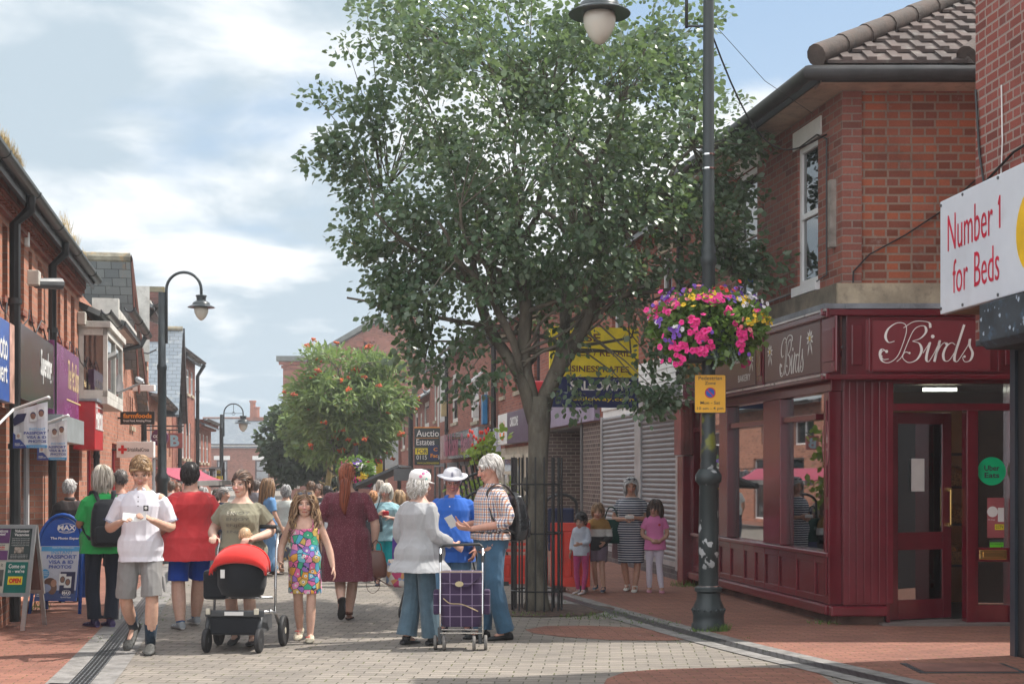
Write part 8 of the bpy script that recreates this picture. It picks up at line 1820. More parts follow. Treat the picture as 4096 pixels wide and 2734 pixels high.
b=MB(); b.tube([(-.29,-.1,.37),(.31,-.1,.37)],.017,8); b.tube([(-.29,.0,.50),(.31,.0,.50)],.014,8); b.build('cross_bar',frm,pc_,smooth='all')
b=MB(); b.box(-.255,.235,-.2,.30,.16,.34); b.build('basket',fab,pc_,bevel=.03); b=MB(); b.box(-.29,.27,-.215,-.17,.335,.395); b.build('front_bar',charcoal,pc_,bevel=.01)
b=MB(); b.box(-.10,.08,-.224,-.216,.350,.385); b.build('reflector_strip',pap,pc_)
for x in (-.255,.205): b=MB(); b.box(x-.02,x+.02,-.24,-.21,.36,.415); b.build('clip',crm,pc_,bevel=.004)
b=MB(); b.rings([[(cx+w_*cos(a),cy+d_*sin(a),z) for a in [2*PI*i/20 for i in range(20)]] for (cx,cy,z,w_,d_) in ((.02,.0,.50,.12,.08),(.02,-.02,.53,.20,.13),(.02,-.04,.62,.235,.17),(.02,-.02,.78,.24,.18),(.02,.02,.88,.25,.19))]); b.build('seat_shell',fab,pc_,smooth='all')
b=MB(); b.box(-.36,-.13,-.05,.10,.48,.76); b.build('side_bag',fab,pc_,bevel=.03)
# hood: a half dome, open at the back
b=MB(); vs=[]; n=14; m_=7
for i in range(n+1):
    a=PI*i/n
    for j in range(m_+1):
        e=R(-25+115*j/m_); vs.append((.02+.262*cos(a)*(1-.04*abs(sin(e*3))),-.02-.24*cos(e)*(.75+.25*sin(a)) +.02, .80+.0+ (.20*sin(a)**.6*(.35+.65*max(0,sin(e))) if sin(a)>0 else 0)-.05*(1-sin(a))-.06*max(0,-sin(e))))
b.add(vs,[(i*(m_+1)+j,(i+1)*(m_+1)+j,(i+1)*(m_+1)+j+1,i*(m_+1)+j+1) for i in range(n) for j in range(m_)]); o=b.build('hood',redf,pc_,fix=False,smooth='all'); md=o.modifiers.new('s','SOLIDIFY'); md.thickness=.008
b=MB(); b.tube([(.02+.268*cos(PI*i/14),-.03,.80+.205*sin(PI*i/14)**.6-.05*(1-sin(PI*i/14))) for i in range(15)],.009,6); b.tube([(.02+.27*cos(PI*i/14),-.20+.05*sin(PI*i/14),.765+.13*sin(PI*i/14)**.6-.04*(1-sin(PI*i/14))) for i in range(15)],.008,6); b.build('hood_piping',redf,pc_,smooth='all')
b=MB(); b.box(-.135,-.095,-.235,-.228,.70,.78); b.build('white_label',pap,pc_)
b=MB(); b.tube([(.0,.33,1.14),(.0,.30,1.02)],.012,6); b.build('tag_strap',pap,pc_)
bb=Person('baby with wispy pale hair lying under the red pushchair hood',(p3.x+.02,p3.y+.26,.50),.62,R(170),skin=PALE,voxel=.010,hs=1.75,w=1.1,face=True,hair=(.5,.35,.2),J={'kneeL':(.12,-.3,.85),'kneeR':(-.12,-.3,.85),'ankL':(.12,-.45,.6),'ankR':(-.12,-.45,.6)})
bb.top('romper',cloth('romper',(.5,.45,.42)),hem=.8,sleeve=.9,ease=.02); bb.hair('short',(.55,.38,.22),n=120,L=.03,front=.05,thick=.003)
# ======== 3 man in red shirt, seen from behind ========
p4=gpt(191,627); m3=Person('big man in a red T-shirt with two white sleeve bands and blue shorts, back turned',(p4.x,p4.y,0),1.79,R(212),skin=PALE,voxel=.0085,w=1.18,d=1.35,belly=.9,armf=1.2,legf=1.35,hipw=1.15,shoulder=1.12,look=(-28,4,0),hair=(.03,.022,.02),fatneck=1.2,
  J={'ankL':(.15,.10,.085),'kneeL':(.14,-.0,.5),'ankR':(-.13,-.22,.10),'kneeR':(-.13,-.12,.52),'elL':(.30,.05,1.12),'wrL':(.26,-.2,1.0),'elR':(-.31,.04,1.12),'wrR':(-.24,-.26,1.02)})
rt_=cloth('red_jersey',(.58,.045,.05)); m3.top('t_shirt',rt_,hem=.72,sleeve=.44,ease=.035,sl_ease=.035,flare=.05,amp=.012,seed=8,skirt=(1.12,))
for S_ in 'LR':
    P,Q=m3.limbpts(['sh'+S_,'el'+S_,'wr'+S_],[r*m3.armf for r in m3.ARM],.041,.44); d=(P[-1]-P[-2]).normalized()
    for o_ in (.03,.06): b=MB(); b.tube([P[-1]-d*o_,P[-1]-d*(o_-.016)],Q[-1]*1.05,16,caps=False); b.build('sleeve_band',white,m3.root,smooth='all')
m3.bottoms('shorts',cloth('royal_blue',(.008,.06,.38)),frac=.47,rad=[.115,.112,.108,.105]+[.105]*5,ease=.01,amp=.008); m3.hair('short',(.022,.017,.016),n=380,L=.045,front=.05,low=-.055,side_low=-.02,thick=.0055)
for S_ in 'LR': m3.sock(S_,(.05,.15,.35),.12)
m3.shoes(kind='trainer',upper=(.28,.31,.33),sole=(.5,.5,.5),L=.30,h=.085)
# ======== 4 man in green with rucksack ========
p5=gpt(103,626); m4=Person('grey haired man in a bright green polo and striped track trousers, seen from behind',(p5.x,p5.y,0),1.76,R(205),skin=RUDDY,voxel=.0085,w=1.12,d=1.2,belly=.6,look=(-18,6,0),hair=(.4,.36,.3),
  J={'ankL':(.09,.0,.085),'ankR':(-.07,.06,.085),'elL':(.24,-.05,1.13),'wrL':(.16,-.28,1.12),'elR':(-.25,.0,1.12),'wrR':(-.18,-.26,1.08),'toeL':(.35,-1,0),'toeR':(.2,-1,0)})
gr=cloth('green_polo',(.035,.42,.10)); m4.top('polo_shirt',gr,hem=.80,sleeve=.42,ease=.028,sl_ease=.03,amp=.010,seed=3,flare=.02); m4.collar(gr)
m4.bottoms('track_trousers',cloth('track_navy',(.012,.016,.03)),frac=1.02,rad=[.09,.088,.085,.08,.075,.075,.073,.072,.075],ease=.008,amp=.008,seed=9)
for dx_ in (0,.03):
    b=MB(); P,Q=m4.limbpts(['hipR','kneeR','ankR'],[.10,.10,.095,.085,.08,.08,.078,.075,.08],.02,1.0); b.tube([p+Vector((-Q[i]*.93,dx_-.01+Q[i]*.25,0)) for i,p in enumerate(P)][1:],[(.004,.009)]*(len(P)-1),4,up=(1,0,0)); b.build('side_stripe',signw,m4.root)
m4.shoes(kind='trainer',upper=(.03,.02,.07),sole=(.12,.09,.25),L=.30,h=.08)
m4.hair('bob',(.42,.37,.29),n=420,L=.12,front=.05,low=-.06,side_low=-.03,hl=(.6,.55,.48),thick=.005,grav=.3)
def rucksack(name,label,person,m,w=.30,h=.46,d=.16,cx=0,cz=1.20,straps=True,rot=0,cat='rucksack',pockets=True,strapm=None):
    r_=person.root; loc=r_.matrix_basis@Vector((cx*person.k,(person.c(cz).y+.13*person.d+.03)*person.k,cz*person.k)); t=thing(name,label,cat,loc,r_.rotation_euler.z)
    b=MB(); rr=[]
    for z,sw,sd_ in ((-.5,.70,.55),(-.46,.92,.85),(-.3,1.0,1.0),(0,1.0,.95),(.25,.92,.8),(.42,.7,.6),(.5,.35,.35)):
        rr.append([(w/2*sw*math.copysign(abs(cos(a))**.6,cos(a)),d/2*sd_+d/2*sd_*math.copysign(abs(sin(a))**.7,sin(a)),h*z) for a in [2*PI*i/20 for i in range(20)]])
    b.rings(rr); me=remesh(b,.009,2,'bag_body'); p=getco(me); p+=getno(me)*(folds(p,5,(1,1,1),10)*.008)[:,None]; setco(me,p); me.materials.append(m); me.shade_smooth(); o=bpy.data.objects.new('bag_body',me); COL.objects.link(o); o.parent=t
    if pockets:
        b=MB(); rr=[]
        for z,sw in ((-.42,.7),(-.38,.8),(-.1,.8),(-.05,.6)): rr.append([(w/2*sw*math.copysign(abs(cos(a))**.5,cos(a)),d*.92+.02*math.copysign(abs(sin(a))**.7,sin(a)),h*z) for a in [2*PI*i/16 for i in range(16)]])
        b.rings(rr); b.build('front_pocket',m,t,smooth='all')
    if straps:
        for sg in (-1,1):
            sh=Vector((sg*.105*person.k-cx*person.k,0,0)); k=person.k; y0=-(person.c(cz).y+.13*person.d+.03)*k; top=(1.455-cz)*k; b=MB()
            pts=[(sg*.07,.02,h*.42),(sg*.10*k,y0+.09*k,top+.012),(sg*.115*k,y0-.0,top+.025),(sg*.12*k,y0-.09*k,top-.03),(sg*.13*k,y0-.085*person.d*k,top-.14),(sg*.16*k,y0-.07*person.d*k,top-.26),(sg*.185*person.w*k,y0-.04,top-.36),(sg*.16*k,.01,-h*.35)]
            b.tube(cr([Vector(q) for q in pts],4),[(.006,.028)]*(4*(len(pts)-1)+1),6,up=(0,0,1)); b.build('shoulder_strap',strapm or m,t,smooth='all')
    return t
blkn=cloth('black_nylon',(.012,.013,.018),rough=.6)
rucksack('rucksack','slouchy black rucksack on the back of the man in green',m4,blkn,w=.36,h=.52,d=.20,cz=1.14)
# ======== 5 girl in colourful dress ========
p6=gpt(305,640); m5=Person('girl in a bright bear patterned strappy dress with sunglasses on her long wavy hair',(p6.x,p6.y,0),1.50,R(3),skin=(.60,.37,.28),voxel=.0075,w=.98,d=1.05,belly=.35,armf=1.05,legf=1.02,hs=1.18,look=(3,0,0),hair=(.2,.11,.06),shoulder=.98,
  J={'elL':(.27,.03,1.10),'wrL':(.33,-.03,.86),'elR':(-.27,.02,1.12),'wrR':(-.27,-.16,.93),'kneeL':(.08,-.07,.52),'ankL':(.07,-.10,.09),'kneeR':(-.08,.0,.50),'ankR':(-.075,.15,.13),'toeR':(-.1,-1,-.25),'toeL':(.05,-1,0),'head':(0,-.022,1.60)},hand={'R':{'curl':.9},'L':{'curl':.35}})
bear=cloth('bear_print',(.8,.3,.5),'blotch',f=15,cols=[(.75,.15,.35),(.1,.42,.6),(.75,.35,.06),(.32,.16,.5),(.06,.42,.24),(.8,.28,.5),(.2,.55,.65),(.65,.45,.12)],edge=(.02,.05,.08),spots=True,fade=.08)
m5.top('dress',bear,hem=.56,sleeve=0,ease=.014,strap=True,amp=.005,seed=1,skirt=(1.0,))
for sg in (-1,1): b=MB(); k=m5.k; b.tube(cr([Vector((sg*.10*k,-.125*k,1.31*k)),Vector((sg*.105*k,-.105*k,1.40*k)),Vector((sg*.10*k,-.02*k,1.462*k)),Vector((sg*.10*k,.09*k,1.38*k)),Vector((sg*.09*k,.12*k,1.28*k))],4),.006,6); b.build('shoulder_strap',bear,m5.root)
m5.shoes(kind='clog',upper=(.62,.56,.42),sole=(.6,.55,.42),L=.27,h=.085)
b=MB(); rg=np.random.RandomState(1)
for S_ in 'LR':
    a=m5.j['ank'+S_]*m5.k
    for i in range(4): b.ell((a.x+rg.uniform(-.03,.03),a.y-.12+rg.uniform(-.03,.03),a.z-.015+.0),(.012,.012,.006),None,8,5)
tag(b.build('shoe_charms',pm('charm_red',(.65,.08,.06),.5,var=.4,scale=30),m5.root),kind='stuff')
m5.hair('curly',(.17,.095,.05),n=420,L=.36,front=.05,hl=(.42,.28,.16),wavy=.9,thick=.005,grav=.5,low=-.06)
def sunglasses(p,z=.06,y=-.075,label='',tilt=40,x=.034):
    b=MB(); lens=[]
    for sg in (-1,1): q=MB(); q.ell((0,0,0),(.024*p.K,.006*p.K,.019*p.K)); 
    t=thing('sunglasses',label,'sunglasses',p.root.matrix_basis@p.hp((0,y,z)),p.root.rotation_euler.z); Mh=(p.hmat()@Matrix.Rotation(R(-tilt),4,'X')); K=p.K
    b=MB()
    for sg in (-1,1): b.ell(tuple(Mh@Vector((sg*x*K,0,0))),(.025*K,.005*K,.018*K),Mh.to_3x3(),12,8)
    b.build('lenses',pm('lens_dark',(.01,.012,.03),.08,spec=1),t,smooth='all'); b=MB(); b.tube([tuple(Mh@Vector(q)) for q in ((-.072*K,.09*K,0),(-.068*K,.0,.004),(0,-.004,.006),(.068*K,0,.004),(.072*K,.09*K,0))],.003,5); b.build('glasses_frame',pm('frame_navy',(.01,.03,.12),.3),t); return t
sunglasses(m5,.098,-.055,'blue framed sunglasses pushed up on the girl in the patterned dress')
# ======== 6 red haired woman ========
p7=gpt(347,619); m6=Person('red haired woman in a long maroon speckled dress walking away, ponytail tied black',(p7.x,p7.y,0),1.78,R(183),skin=PALE,voxel=.0088,w=1.24,d=1.3,belly=.45,bust=1,armf=1.3,legf=1.1,hipw=1.12,shoulder=1.15,look=(-4,3,0),hair=(.3,.07,.03),fatneck=1.1,
  J={'elL':(.30,.02,1.12),'wrL':(.29,-.05,.86),'elR':(-.31,.03,1.12),'wrR':(-.31,-.03,.86),'ankL':(.05,.25,.24),'kneeL':(.08,.0,.50),'toeL':(.1,-.35,-.95),'ankR':(-.02,-.05,.085),'kneeR':(-.07,-.03,.5)})
m6.top('dress',cloth('maroon_speckle',(.13,.028,.042),'speck',f=75,w=.40,cols=[(.36,.15,.17)],fade=.1),hem=.44,sleeve=.46,ease=.020,sl_ease=.022,amp=.010,seed=6,skirt=(1.28,),f=10,kz=(1.3,1.3,.12),neck=1.45)
m6.shoe('R',None,kind='shoe',upper=(.12,.05,.03),sole=(.03,.02,.02),h=.04); m6.shoe('L',None,kind='shoe',upper=(.03,.02,.02),sole=(.02,.018,.018),h=.035)
m6.hair('pony',(.23,.052,.022),n=420,L=.14,front=.05,low=-.045,side_low=-.02,hl=(.36,.11,.05),thick=.005,back=([(0,.112,-.03),(0,.15,-.07),(.0,.155,-.17),(.01,.16,-.28),(.0,.155,-.39)],[.022,.045,.055,.045,.008],190))
b=MB(); b.ell(tuple(m6.hp((0,.118,-.03))),(.045,.028,.032)); b.build('hair_tie',pm('black_scrunchie',(.008,.008,.01),.9,bump=1),m6.root,smooth='all')
# brown handbag
hb2=thing('handbag','brown leather handbag with trailing strap hanging from the red haired woman hand','handbag',m6.root.matrix_basis@(Vector((-.33,.02,.50))*m6.k),R(5)); lea=pm('brown_leather',(.14,.055,.04),.45,var=.2)
b=MB(); b.rings([[(w_*math.copysign(abs(cos(a))**.6,cos(a)),d_*math.copysign(abs(sin(a))**.6,sin(a)),z) for a in [2*PI*i/18 for i in range(18)]] for z,w_,d_ in ((-.02,.10,.05),(.0,.12,.065),(.12,.125,.065),(.26,.09,.04),(.29,.06,.02))]); b.build('bag_body',lea,hb2,smooth='all')
b=MB(); b.tube([(-.07,0,.26),(-.05,0,.36),(0,0,.41),(.05,0,.36),(.07,0,.26)],.007,6); b.build('handle',lea,hb2); b=MB(); b.tube(cr([Vector(q) for q in ((-.09,0,.2),(-.12,0,.02),(-.10,0,-.16),(-.02,0,-.2),(.04,-.02,-.12),(.0,0,-.03),(.12,.02,-.1),(.2,.0,-.12))],4),[(.003,.008)]*29,5); b.build('trailing_strap',lea,hb2)
# ======== 7 woman in grey cardigan with trolley ========
p8=gpt(419,644); m7=Person('older woman in a floral cap, pale grey cardigan and blue trousers holding a shopping trolley',(p8.x,p8.y,0),1.70,R(140),skin=(.58,.35,.27),voxel=.008,w=1.12,d=1.25,belly=.3,look=(-10,6,0),hair=(.6,.57,.52),armf=1.05,
  J={'elL':(.25,.05,1.14),'wrL':(.24,-.1,.93),'elR':(-.24,.03,1.13),'wrR':(-.27,-.24,1.01),'shL':(.17,0,1.39),'shR':(-.17,0,1.39),'ankL':(.12,.06,.085),'ankR':(-.12,-.06,.085)},hand={})
# the arm towards the trolley: image-right side
m7.root.name='person'
cg=cloth('grey_cardigan',(.36,.365,.375)); 
m7.top('cardigan',cg,hem=.74,sleeve=.86,ease=.028,sl_ease=.022,flare=.07,amp=.014,seed=7,skirt=(1.22,),f=8,kz=(1.3,1.3,.1),neck=1.455)
m7.bottoms('trousers',dkdenim,frac=1.02,rad=[.092,.088,.085,.083,.083,.086,.09,.094,.10],ease=.014,amp=.010,seed=3,kz=(1.2,1.2,.25)); m7.shoes(kind='shoe',upper=(.015,.015,.018),sole=(.02,.02,.02),h=.05)
m7.hair('bob',(.58,.55,.50),n=340,L=.09,front=.06,low=-.06,side_low=-.045,hmax=.045,hl=(.75,.73,.7),thick=.0045,wavy=.3)
def cap(p,m,brim=True,z=.06,s_=1.12,name='cap'):
    M=p.hmat().to_3x3(); b=MB(); prof=[(.097,-.03),(.100,-.0),(.098,.03),(.085,.058),(.055,.078),(.0,.086)]
    b.lathe([(r*p.K*s_/1.12*.98,(zz+.055)*p.K) for r,zz in prof],(0,0,0),22); b.v=[tuple(p.hc+M@Vector((v[0]*.9,v[1]*1.12+.012*p.K,v[2]))) for v in b.v]; o=b.build(name,m,p.root,smooth='all')
    return o
flo=cloth('floral_cotton',(.75,.74,.72),'blotch',f=26,cols=[(.75,.2,.35),(.75,.74,.72),(.2,.55,.5),(.75,.74,.72),(.45,.12,.3),(.75,.74,.72)],fade=.05,bg=(.75,.74,.72),w=.42)
cap(m7,flo); b=MB(); M=m7.hmat().to_3x3(); n=12; vs=[]
for i in range(n+1): a=-PI+PI*i/n; vs+= [tuple(m7.hc+M@(Vector((.085*cos(a),.012+.10*sin(a),.03))*m7.K)),tuple(m7.hc+M@(Vector((.082*cos(a),.005+.155*sin(a),.018))*m7.K))]
b.add(vs,[(2*i,2*i+2,2*i+3,2*i+1) for i in range(n)]); o=b.build('cap_peak',flo,m7.root,fix=False,smooth='all'); md=o.modifiers.new('s','SOLIDIFY'); md.thickness=.004
# trolley
Yt=gpt(465,650).y; kt=Yt/FPX; tr=thing('shopping_trolley','purple checked shopping trolley on four small wheels with a cream oval badge','shopping trolley',(at(460.5,473,Yt).x,Yt+.05,0),R(0))
X_=lambda p:(p-460.5)*kt; Zt=lambda py:CH-(py-HY)*kt
xl,xr=X_(440),X_(482.5)
b=MB(); 
for x in (xl,xr): b.tube([(x,-.02,.12),(x,0,.35),(x,.02,Zt(548))],.0095,8)
b.build('frame',chrome,tr,smooth='all'); b=MB(); b.tube([(xl,.02,Zt(556)),(xl,.03,Zt(547)),(xl+.03,.04,Zt(545)),(xr-.03,.04,Zt(544)),(xr,.03,Zt(547)),(xr,.02,Zt(558))],.014,8); b.build('handle',black,tr,smooth='all')
for x in (xl,xr): b=MB(); b.lathe([(.014,Zt(562)),(.016,Zt(561)),(.016,Zt(556)),(.014,Zt(555))],(x,.02,0),10); b.build('grip_joint',charcoal,tr)
b=MB(); b.tube([(xl,-.02,Zt(629)),(xr,-.02,Zt(629))],.008,6); b.tube([(xl,-.03,Zt(632.5)),(xr,-.03,Zt(632.5))],.008,6); b.build('cross_bar',chrome,tr)
plum=cloth('plum_check',(.045,.025,.065),'grid',f=9.5,cols=[(.28,.22,.33)],fade=.08); 
b=MB(); rr=[]
for z,w_,d_ in ((Zt(627),.94,.9),(Zt(624),1.0,1.0),(Zt(600),1.05,1.05),(Zt(575),1.02,1.0),(Zt(571.5),.98,.9)):
    rr.append([((xl+xr)/2+(xr-xl)/2*.97*w_*math.copysign(abs(cos(a))**.35,cos(a)),.13+.12*d_*math.copysign(abs(sin(a))**.4,sin(a)),z) for a in [2*PI*i/28 for i in range(28)]])
b.rings(rr); bg_=b.build('bag_body',plum,tr,smooth=True)
b=MB(); xm=(xl+xr)/2; yv=-.006
b.add([(xl+.01,yv,Zt(572)),(xr-.01,yv,Zt(572)),(xr-.015,yv-.004,Zt(576)),(xm+.06,yv-.012,Zt(586.5)),(xm-.04,yv-.012,Zt(586.5)),(xl+.015,yv-.004,Zt(577))],[(0,1,2,3,4,5)]); o=b.build('flap',plum,bg_,fix=False); md=o.modifiers.new('s','SOLIDIFY'); md.thickness=.006
b=MB(); b.add([(xm-.02+.040*cos(2*PI*i/24),yv-.018,Zt(583.5)+.026*sin(2*PI*i/24)) for i in range(24)],[tuple(range(24))]); o=b.build('badge',pm('badge_cream',(.5,.42,.24),.5),bg_,fix=False); md=o.modifiers.new('s','SOLIDIFY'); md.thickness=.004
pip=pm('piping_cream',(.5,.38,.22),.6)
b=MB(); b.tube([(xl,.0,Zt(571.5)),(xr,.0,Zt(571.5))],.005,6); b.build('piping',pip,bg_); b=MB(); b.tube(cr([Vector(q) for q in ((X_(443),-.003,Zt(598)),(X_(450),-.008,Zt(603)),(X_(462),-.008,Zt(604)),(X_(478),-.004,Zt(611)))],4),.005,6); b.build('piping',pip,bg_)
for sg,x in ((-1,xl),(1,xr)):
    b=MB(); b.box(min(x,x+sg*.06)+sg*.01,max(x,x+sg*.06)+sg*.01,.05,.2,Zt(615),Zt(590)); b.build('side_pocket',plum,tr,bevel=.015)
for x in (X_(435),X_(444),X_(474),X_(485.5)):
    wheel(tr,x,-.02 if x in (X_(444),X_(474)) else .02,.072,.030,dkgrey,m=pm('grey_tyre',(.16,.15,.14),.7))
for x in (X_(439.5),X_(480)): b=MB(); b.box(x-.018,x+.018,-.03,.03,.06,.22); b.build('castor_block',charcoal,tr,bevel=.005); b=MB(); b.tube([(x-.05,0,.072),(x+.05,0,.072)],.01,6); b.build('axle',charcoal,tr)
# ======== 8 man in blue shirt and white hat ========
p9=gpt(452,634); m8=Person('man in a bright blue shirt, glasses and a white crested sun hat, facing the camera',(p9.x+.0,15.05,0),1.72,R(-8),skin=(.50,.24,.18),voxel=.0085,w=1.18,d=1.25,belly=.8,look=(12,12,0),armf=1.1,hair=(.5,.48,.45),age=1,fatneck=1.25,shoulder=1.08,
  J={'elL':(.30,.02,1.12),'wrL':(.26,-.10,.90),'elR':(-.29,.02,1.12),'wrR':(-.2,-.22,.98),'ankL':(.16,.0,.085)})
bs_=cloth('blue_shirt',(.025,.12,.48)); m8.top('shirt',bs_,hem=.76,sleeve=.44,ease=.026,sl_ease=.035,amp=.010,seed=12,skirt=(1.03,)); m8.collar(bs_,h=.03,open_=.4,r=.076)
b=MB()
for z in (1.36,1.26,1.16,1.06,.96): b.ell((.0,(m8.c(z).y-(.125 if z>1.2 else .16)*m8.d-.03)*m8.k,z*m8.k),(.007,.004,.007),None,8,5)
tag(b.build('buttons',pap,m8.root),kind='stuff')
m8.bottoms('jeans',denim2,frac=1.02,rad=[.10,.10,.095,.09,.085,.085,.08,.08,.08],ease=.012); m8.shoes(kind='shoe',upper=(.015,.015,.018),sole=(.02,.02,.02))
m8.hair('short',(.5,.48,.45),hmax=.04,n=120,L=.03,front=.075,low=-.05,side_low=-.03)
hatm=cloth('white_cotton',(.66,.66,.70)); cap(m8,hatm,name='sun_hat',s_=1.18)
M=m8.hmat().to_3x3(); b=MB(); vs=[]
for i in range(28): a=2*PI*i/28; vs+= [tuple(m8.hc+M@(Vector((.088*cos(a),.012+.105*sin(a),.068))*m8.K)),tuple(m8.hc+M@(Vector((.150*cos(a),.01+.165*sin(a),.052+.01*sin(a*2+1)))*m8.K))]
b.add(vs,[(2*i,(2*i+2)%56,(2*i+3)%56,2*i+1) for i in range(28)]); o=b.build('hat_brim',hatm,m8.root,fix=False,smooth='all'); md=o.modifiers.new('s','SOLIDIFY'); md.thickness=.004
b=MB(); c_=m8.hp((-.005,-.102,.088)); 
for dz in (-.012,.0,.012): b.obox(tuple(c_+Vector((0,-.004,dz))),(.022,.003,.006))
b.obox(tuple(c_+Vector((0,-.003,.025))),(.016,.003,.008)); b.build('hat_crest',navy,m8.root)
b=MB()
for sg in (-1,1): cc_=[tuple(m8.hp((sg*.033+.021*cos(2*PI*i/14),-.098,.0+.016*sin(2*PI*i/14)))) for i in range(15)]; b.tube(cc_,.0018,5)
b.tube([tuple(m8.hp((-.012,-.098,.004))),tuple(m8.hp((.012,-.098,.004)))],.0018,5); b.build('spectacles',dkgrey,m8.root)
# ======== 9 man in checked shirt ========
p10=gpt(492,638.5); m9=Person('tall grey haired man in an orange and navy checked shirt and blue jeans, in profile',(p10.x,p10.y,0),1.86,R(-68),skin=(.58,.31,.23),voxel=.008,w=1.08,d=1.15,belly=.35,look=(-10,12,0),hair=(.5,.48,.45),age=1,fatneck=1.1,
  J={'elR':(-.25,.06,1.14),'wrR':(-.09,-.26,1.09),'elL':(.25,.06,1.14),'wrL':(.12,-.26,1.06),'ankL':(.10,.10,.085),'ankR':(-.09,-.06,.085),'kneeR':(-.1,-.03,.5)},hand={'R':{'d':(.35,-.9,.12),'n':(.5,.0,.6),'t':(0,0,1),'curl':.6},'L':{'d':(-.2,-.9,.12),'n':(-.4,0,.7),'t':(0,0,1),'curl':.5}})
chk=cloth('check_shirt',(.66,.63,.62),'check',f=38,cols=[(.50,.17,.05),(.035,.06,.16)],fade=.1); m9.top('shirt',chk,hem=.95,sleeve=.66,ease=.022,sl_ease=.024,amp=.009,seed=14); m9.collar(chk,h=.035,open_=.3,r=.072)
m9.bottoms('jeans',denim,frac=1.02,rad=[.096,.092,.088,.085,.08,.08,.077,.078,.082],waist=1.0,ease=.013,amp=.010,seed=2,kz=(1,1,.7)); b=MB(); b.rings([m9.ring(z,.024) for z in (1.0,1.035)],caps=False); b.build('belt',pm('belt_leather',(.03,.025,.025),.5),m9.root,smooth='all')
m9.shoes(kind='shoe',upper=(.015,.015,.016),sole=(.02,.02,.02),h=.07)
m9.hair('short',(.52,.49,.45),n=460,L=.055,front=.058,low=-.05,side_low=.0,hl=(.7,.67,.63),thick=.0045,part=.6)
rucksack('rucksack','shiny black rucksack on the back of the man in the checked shirt',m9,pm('shiny_nylon',(.02,.022,.025),.28,var=.3,spec=.7,bump=.5,bscale=14),w=.32,h=.50,d=.19,cz=1.17)
ph=thing('leaflet','small blue and white leaflet held out by the man in the checked shirt','leaflet',m9.wpos((.02,-.42,1.13)),R(-20)); b=MB(); b.obox((0,0,0),(.09,.003,.13),Matrix.Rotation(R(-25),3,'Y')@Matrix.Rotation(R(25),3,'X')); pn_=b.build('card',pap,ph); b=MB(); b.obox((-.012,-.004,.025),(.06,.003,.06),Matrix.Rotation(R(-25),3,'Y')@Matrix.Rotation(R(25),3,'X')); b.build('blue_print',sgb,ph)
# ======== 10 woman in turquoise ========
p11=gpt(386,585); m10=Person('white haired woman in a pale blue tunic and turquoise cropped trousers, holding a red purse',(p11.x,p11.y,0),1.52,R(4),skin=(.56,.33,.25),voxel=.010,w=1.15,d=1.2,belly=.4,bust=.6,look=(-12,4,0),hair=(.7,.67,.6),age=1,hs=1.05,
  J={'elL':(.29,.0,1.13),'wrL':(.08,-.24,1.18),'elR':(-.27,.05,1.15),'wrR':(-.12,-.22,1.24),'kneeR':(-.1,.0,.5),'ankR':(-.14,.08,.09)},hand={'L':{'d':(-.7,-.3,.3),'curl':.7},'R':{'d':(.5,-.3,.4),'curl':.8}})
m10.top('tunic',cloth('pale_blue_linen',(.26,.46,.52),'speck',f=90,cols=[(.38,.56,.60)],w=.5),hem=.78,sleeve=.60,ease=.028,sl_ease=.032,amp=.012,seed=4,flare=.04,skirt=(1.1,)); m10.bottoms('trousers',cloth('turquoise',(.0,.38,.43)),frac=.80,rad=[.1]*9,ease=.012)
m10.shoes(kind='shoe',upper=(.03,.06,.12),sole=(.05,.05,.06),h=.04); m10.hair('bob',(.66,.63,.56),n=320,L=.11,front=.055,low=-.07,side_low=-.05,hl=(.82,.8,.74),fringe=True,thick=.005)
def smallbag(name,label,cat,loc,w,h,d,m,rz=0,strap=None,strapm=None):
    t=thing(name,label,cat,loc,rz); b=MB(); b.rings([[(w/2*s_*math.copysign(abs(cos(a))**.5,cos(a)),d/2*s_*math.copysign(abs(sin(a))**.6,sin(a)),z*h) for a in [2*PI*i/18 for i in range(18)]] for z,s_ in ((0,.8),(.05,1),(.5,1.0),(.9,.95),(1,.75))]); b.build('bag_body',m,t,smooth='all')
    if strap: b=MB(); b.tube(cr([Vector(q) for q in strap],4),.009,6); b.build('strap',strapm or m,t,smooth='all')
    return t
smallbag('shoulder_bag','small dark teal shoulder bag worn by the woman in the pale blue tunic','bag',m10.wpos((-.17,-.22,.94)),.20,.22,.08,pm('teal_leather',(.035,.06,.075),.5),0,[(-.06,0,.2),(.02,.03,.36),(.06,.08,.50),(.04,.18,.55)])
smallbag('purse','red purse in the hands of the woman in the pale blue tunic','purse',m10.wpos((.0,-.33,1.22)),.10,.07,.03,redS,R(20))
smallbag('carrier_bag','purple and white carrier bag behind the grey cardigan','carrier bag',at(399,567,20.5),.20,.48,.08,pm('bag_purple',(.08,.03,.28),.5),0)
textlines([o for o in bpy.data.objects if o.name.startswith('carrier_bag')][-1],[('BIG',-.0,.22,.12,.05,.03),('DEALS',.0,.15,.13,.05,.03)],signw,y=-.045)
fl2=thing('wheeled_frame','floral bag on a small folding walker behind the grey cardigan','walker',(at(398,473,16.6).x,16.6,0)); b=MB(); b.rings([[(.14*s_*math.copysign(abs(cos(a))**.5,cos(a)),.07*s_*sin(a),z) for a in [2*PI*i/16 for i in range(16)]] for z,s_ in ((.36,.8),(.40,1),(.62,.95),(.68,.8))]); b.build('floral_bag',cloth('floral_bag',(.75,.6,.5),'blotch',f=16,cols=[(.75,.68,.6),(.7,.35,.15),(.6,.08,.2),(.3,.4,.6),(.75,.68,.6)],fade=.05),fl2,smooth='all')
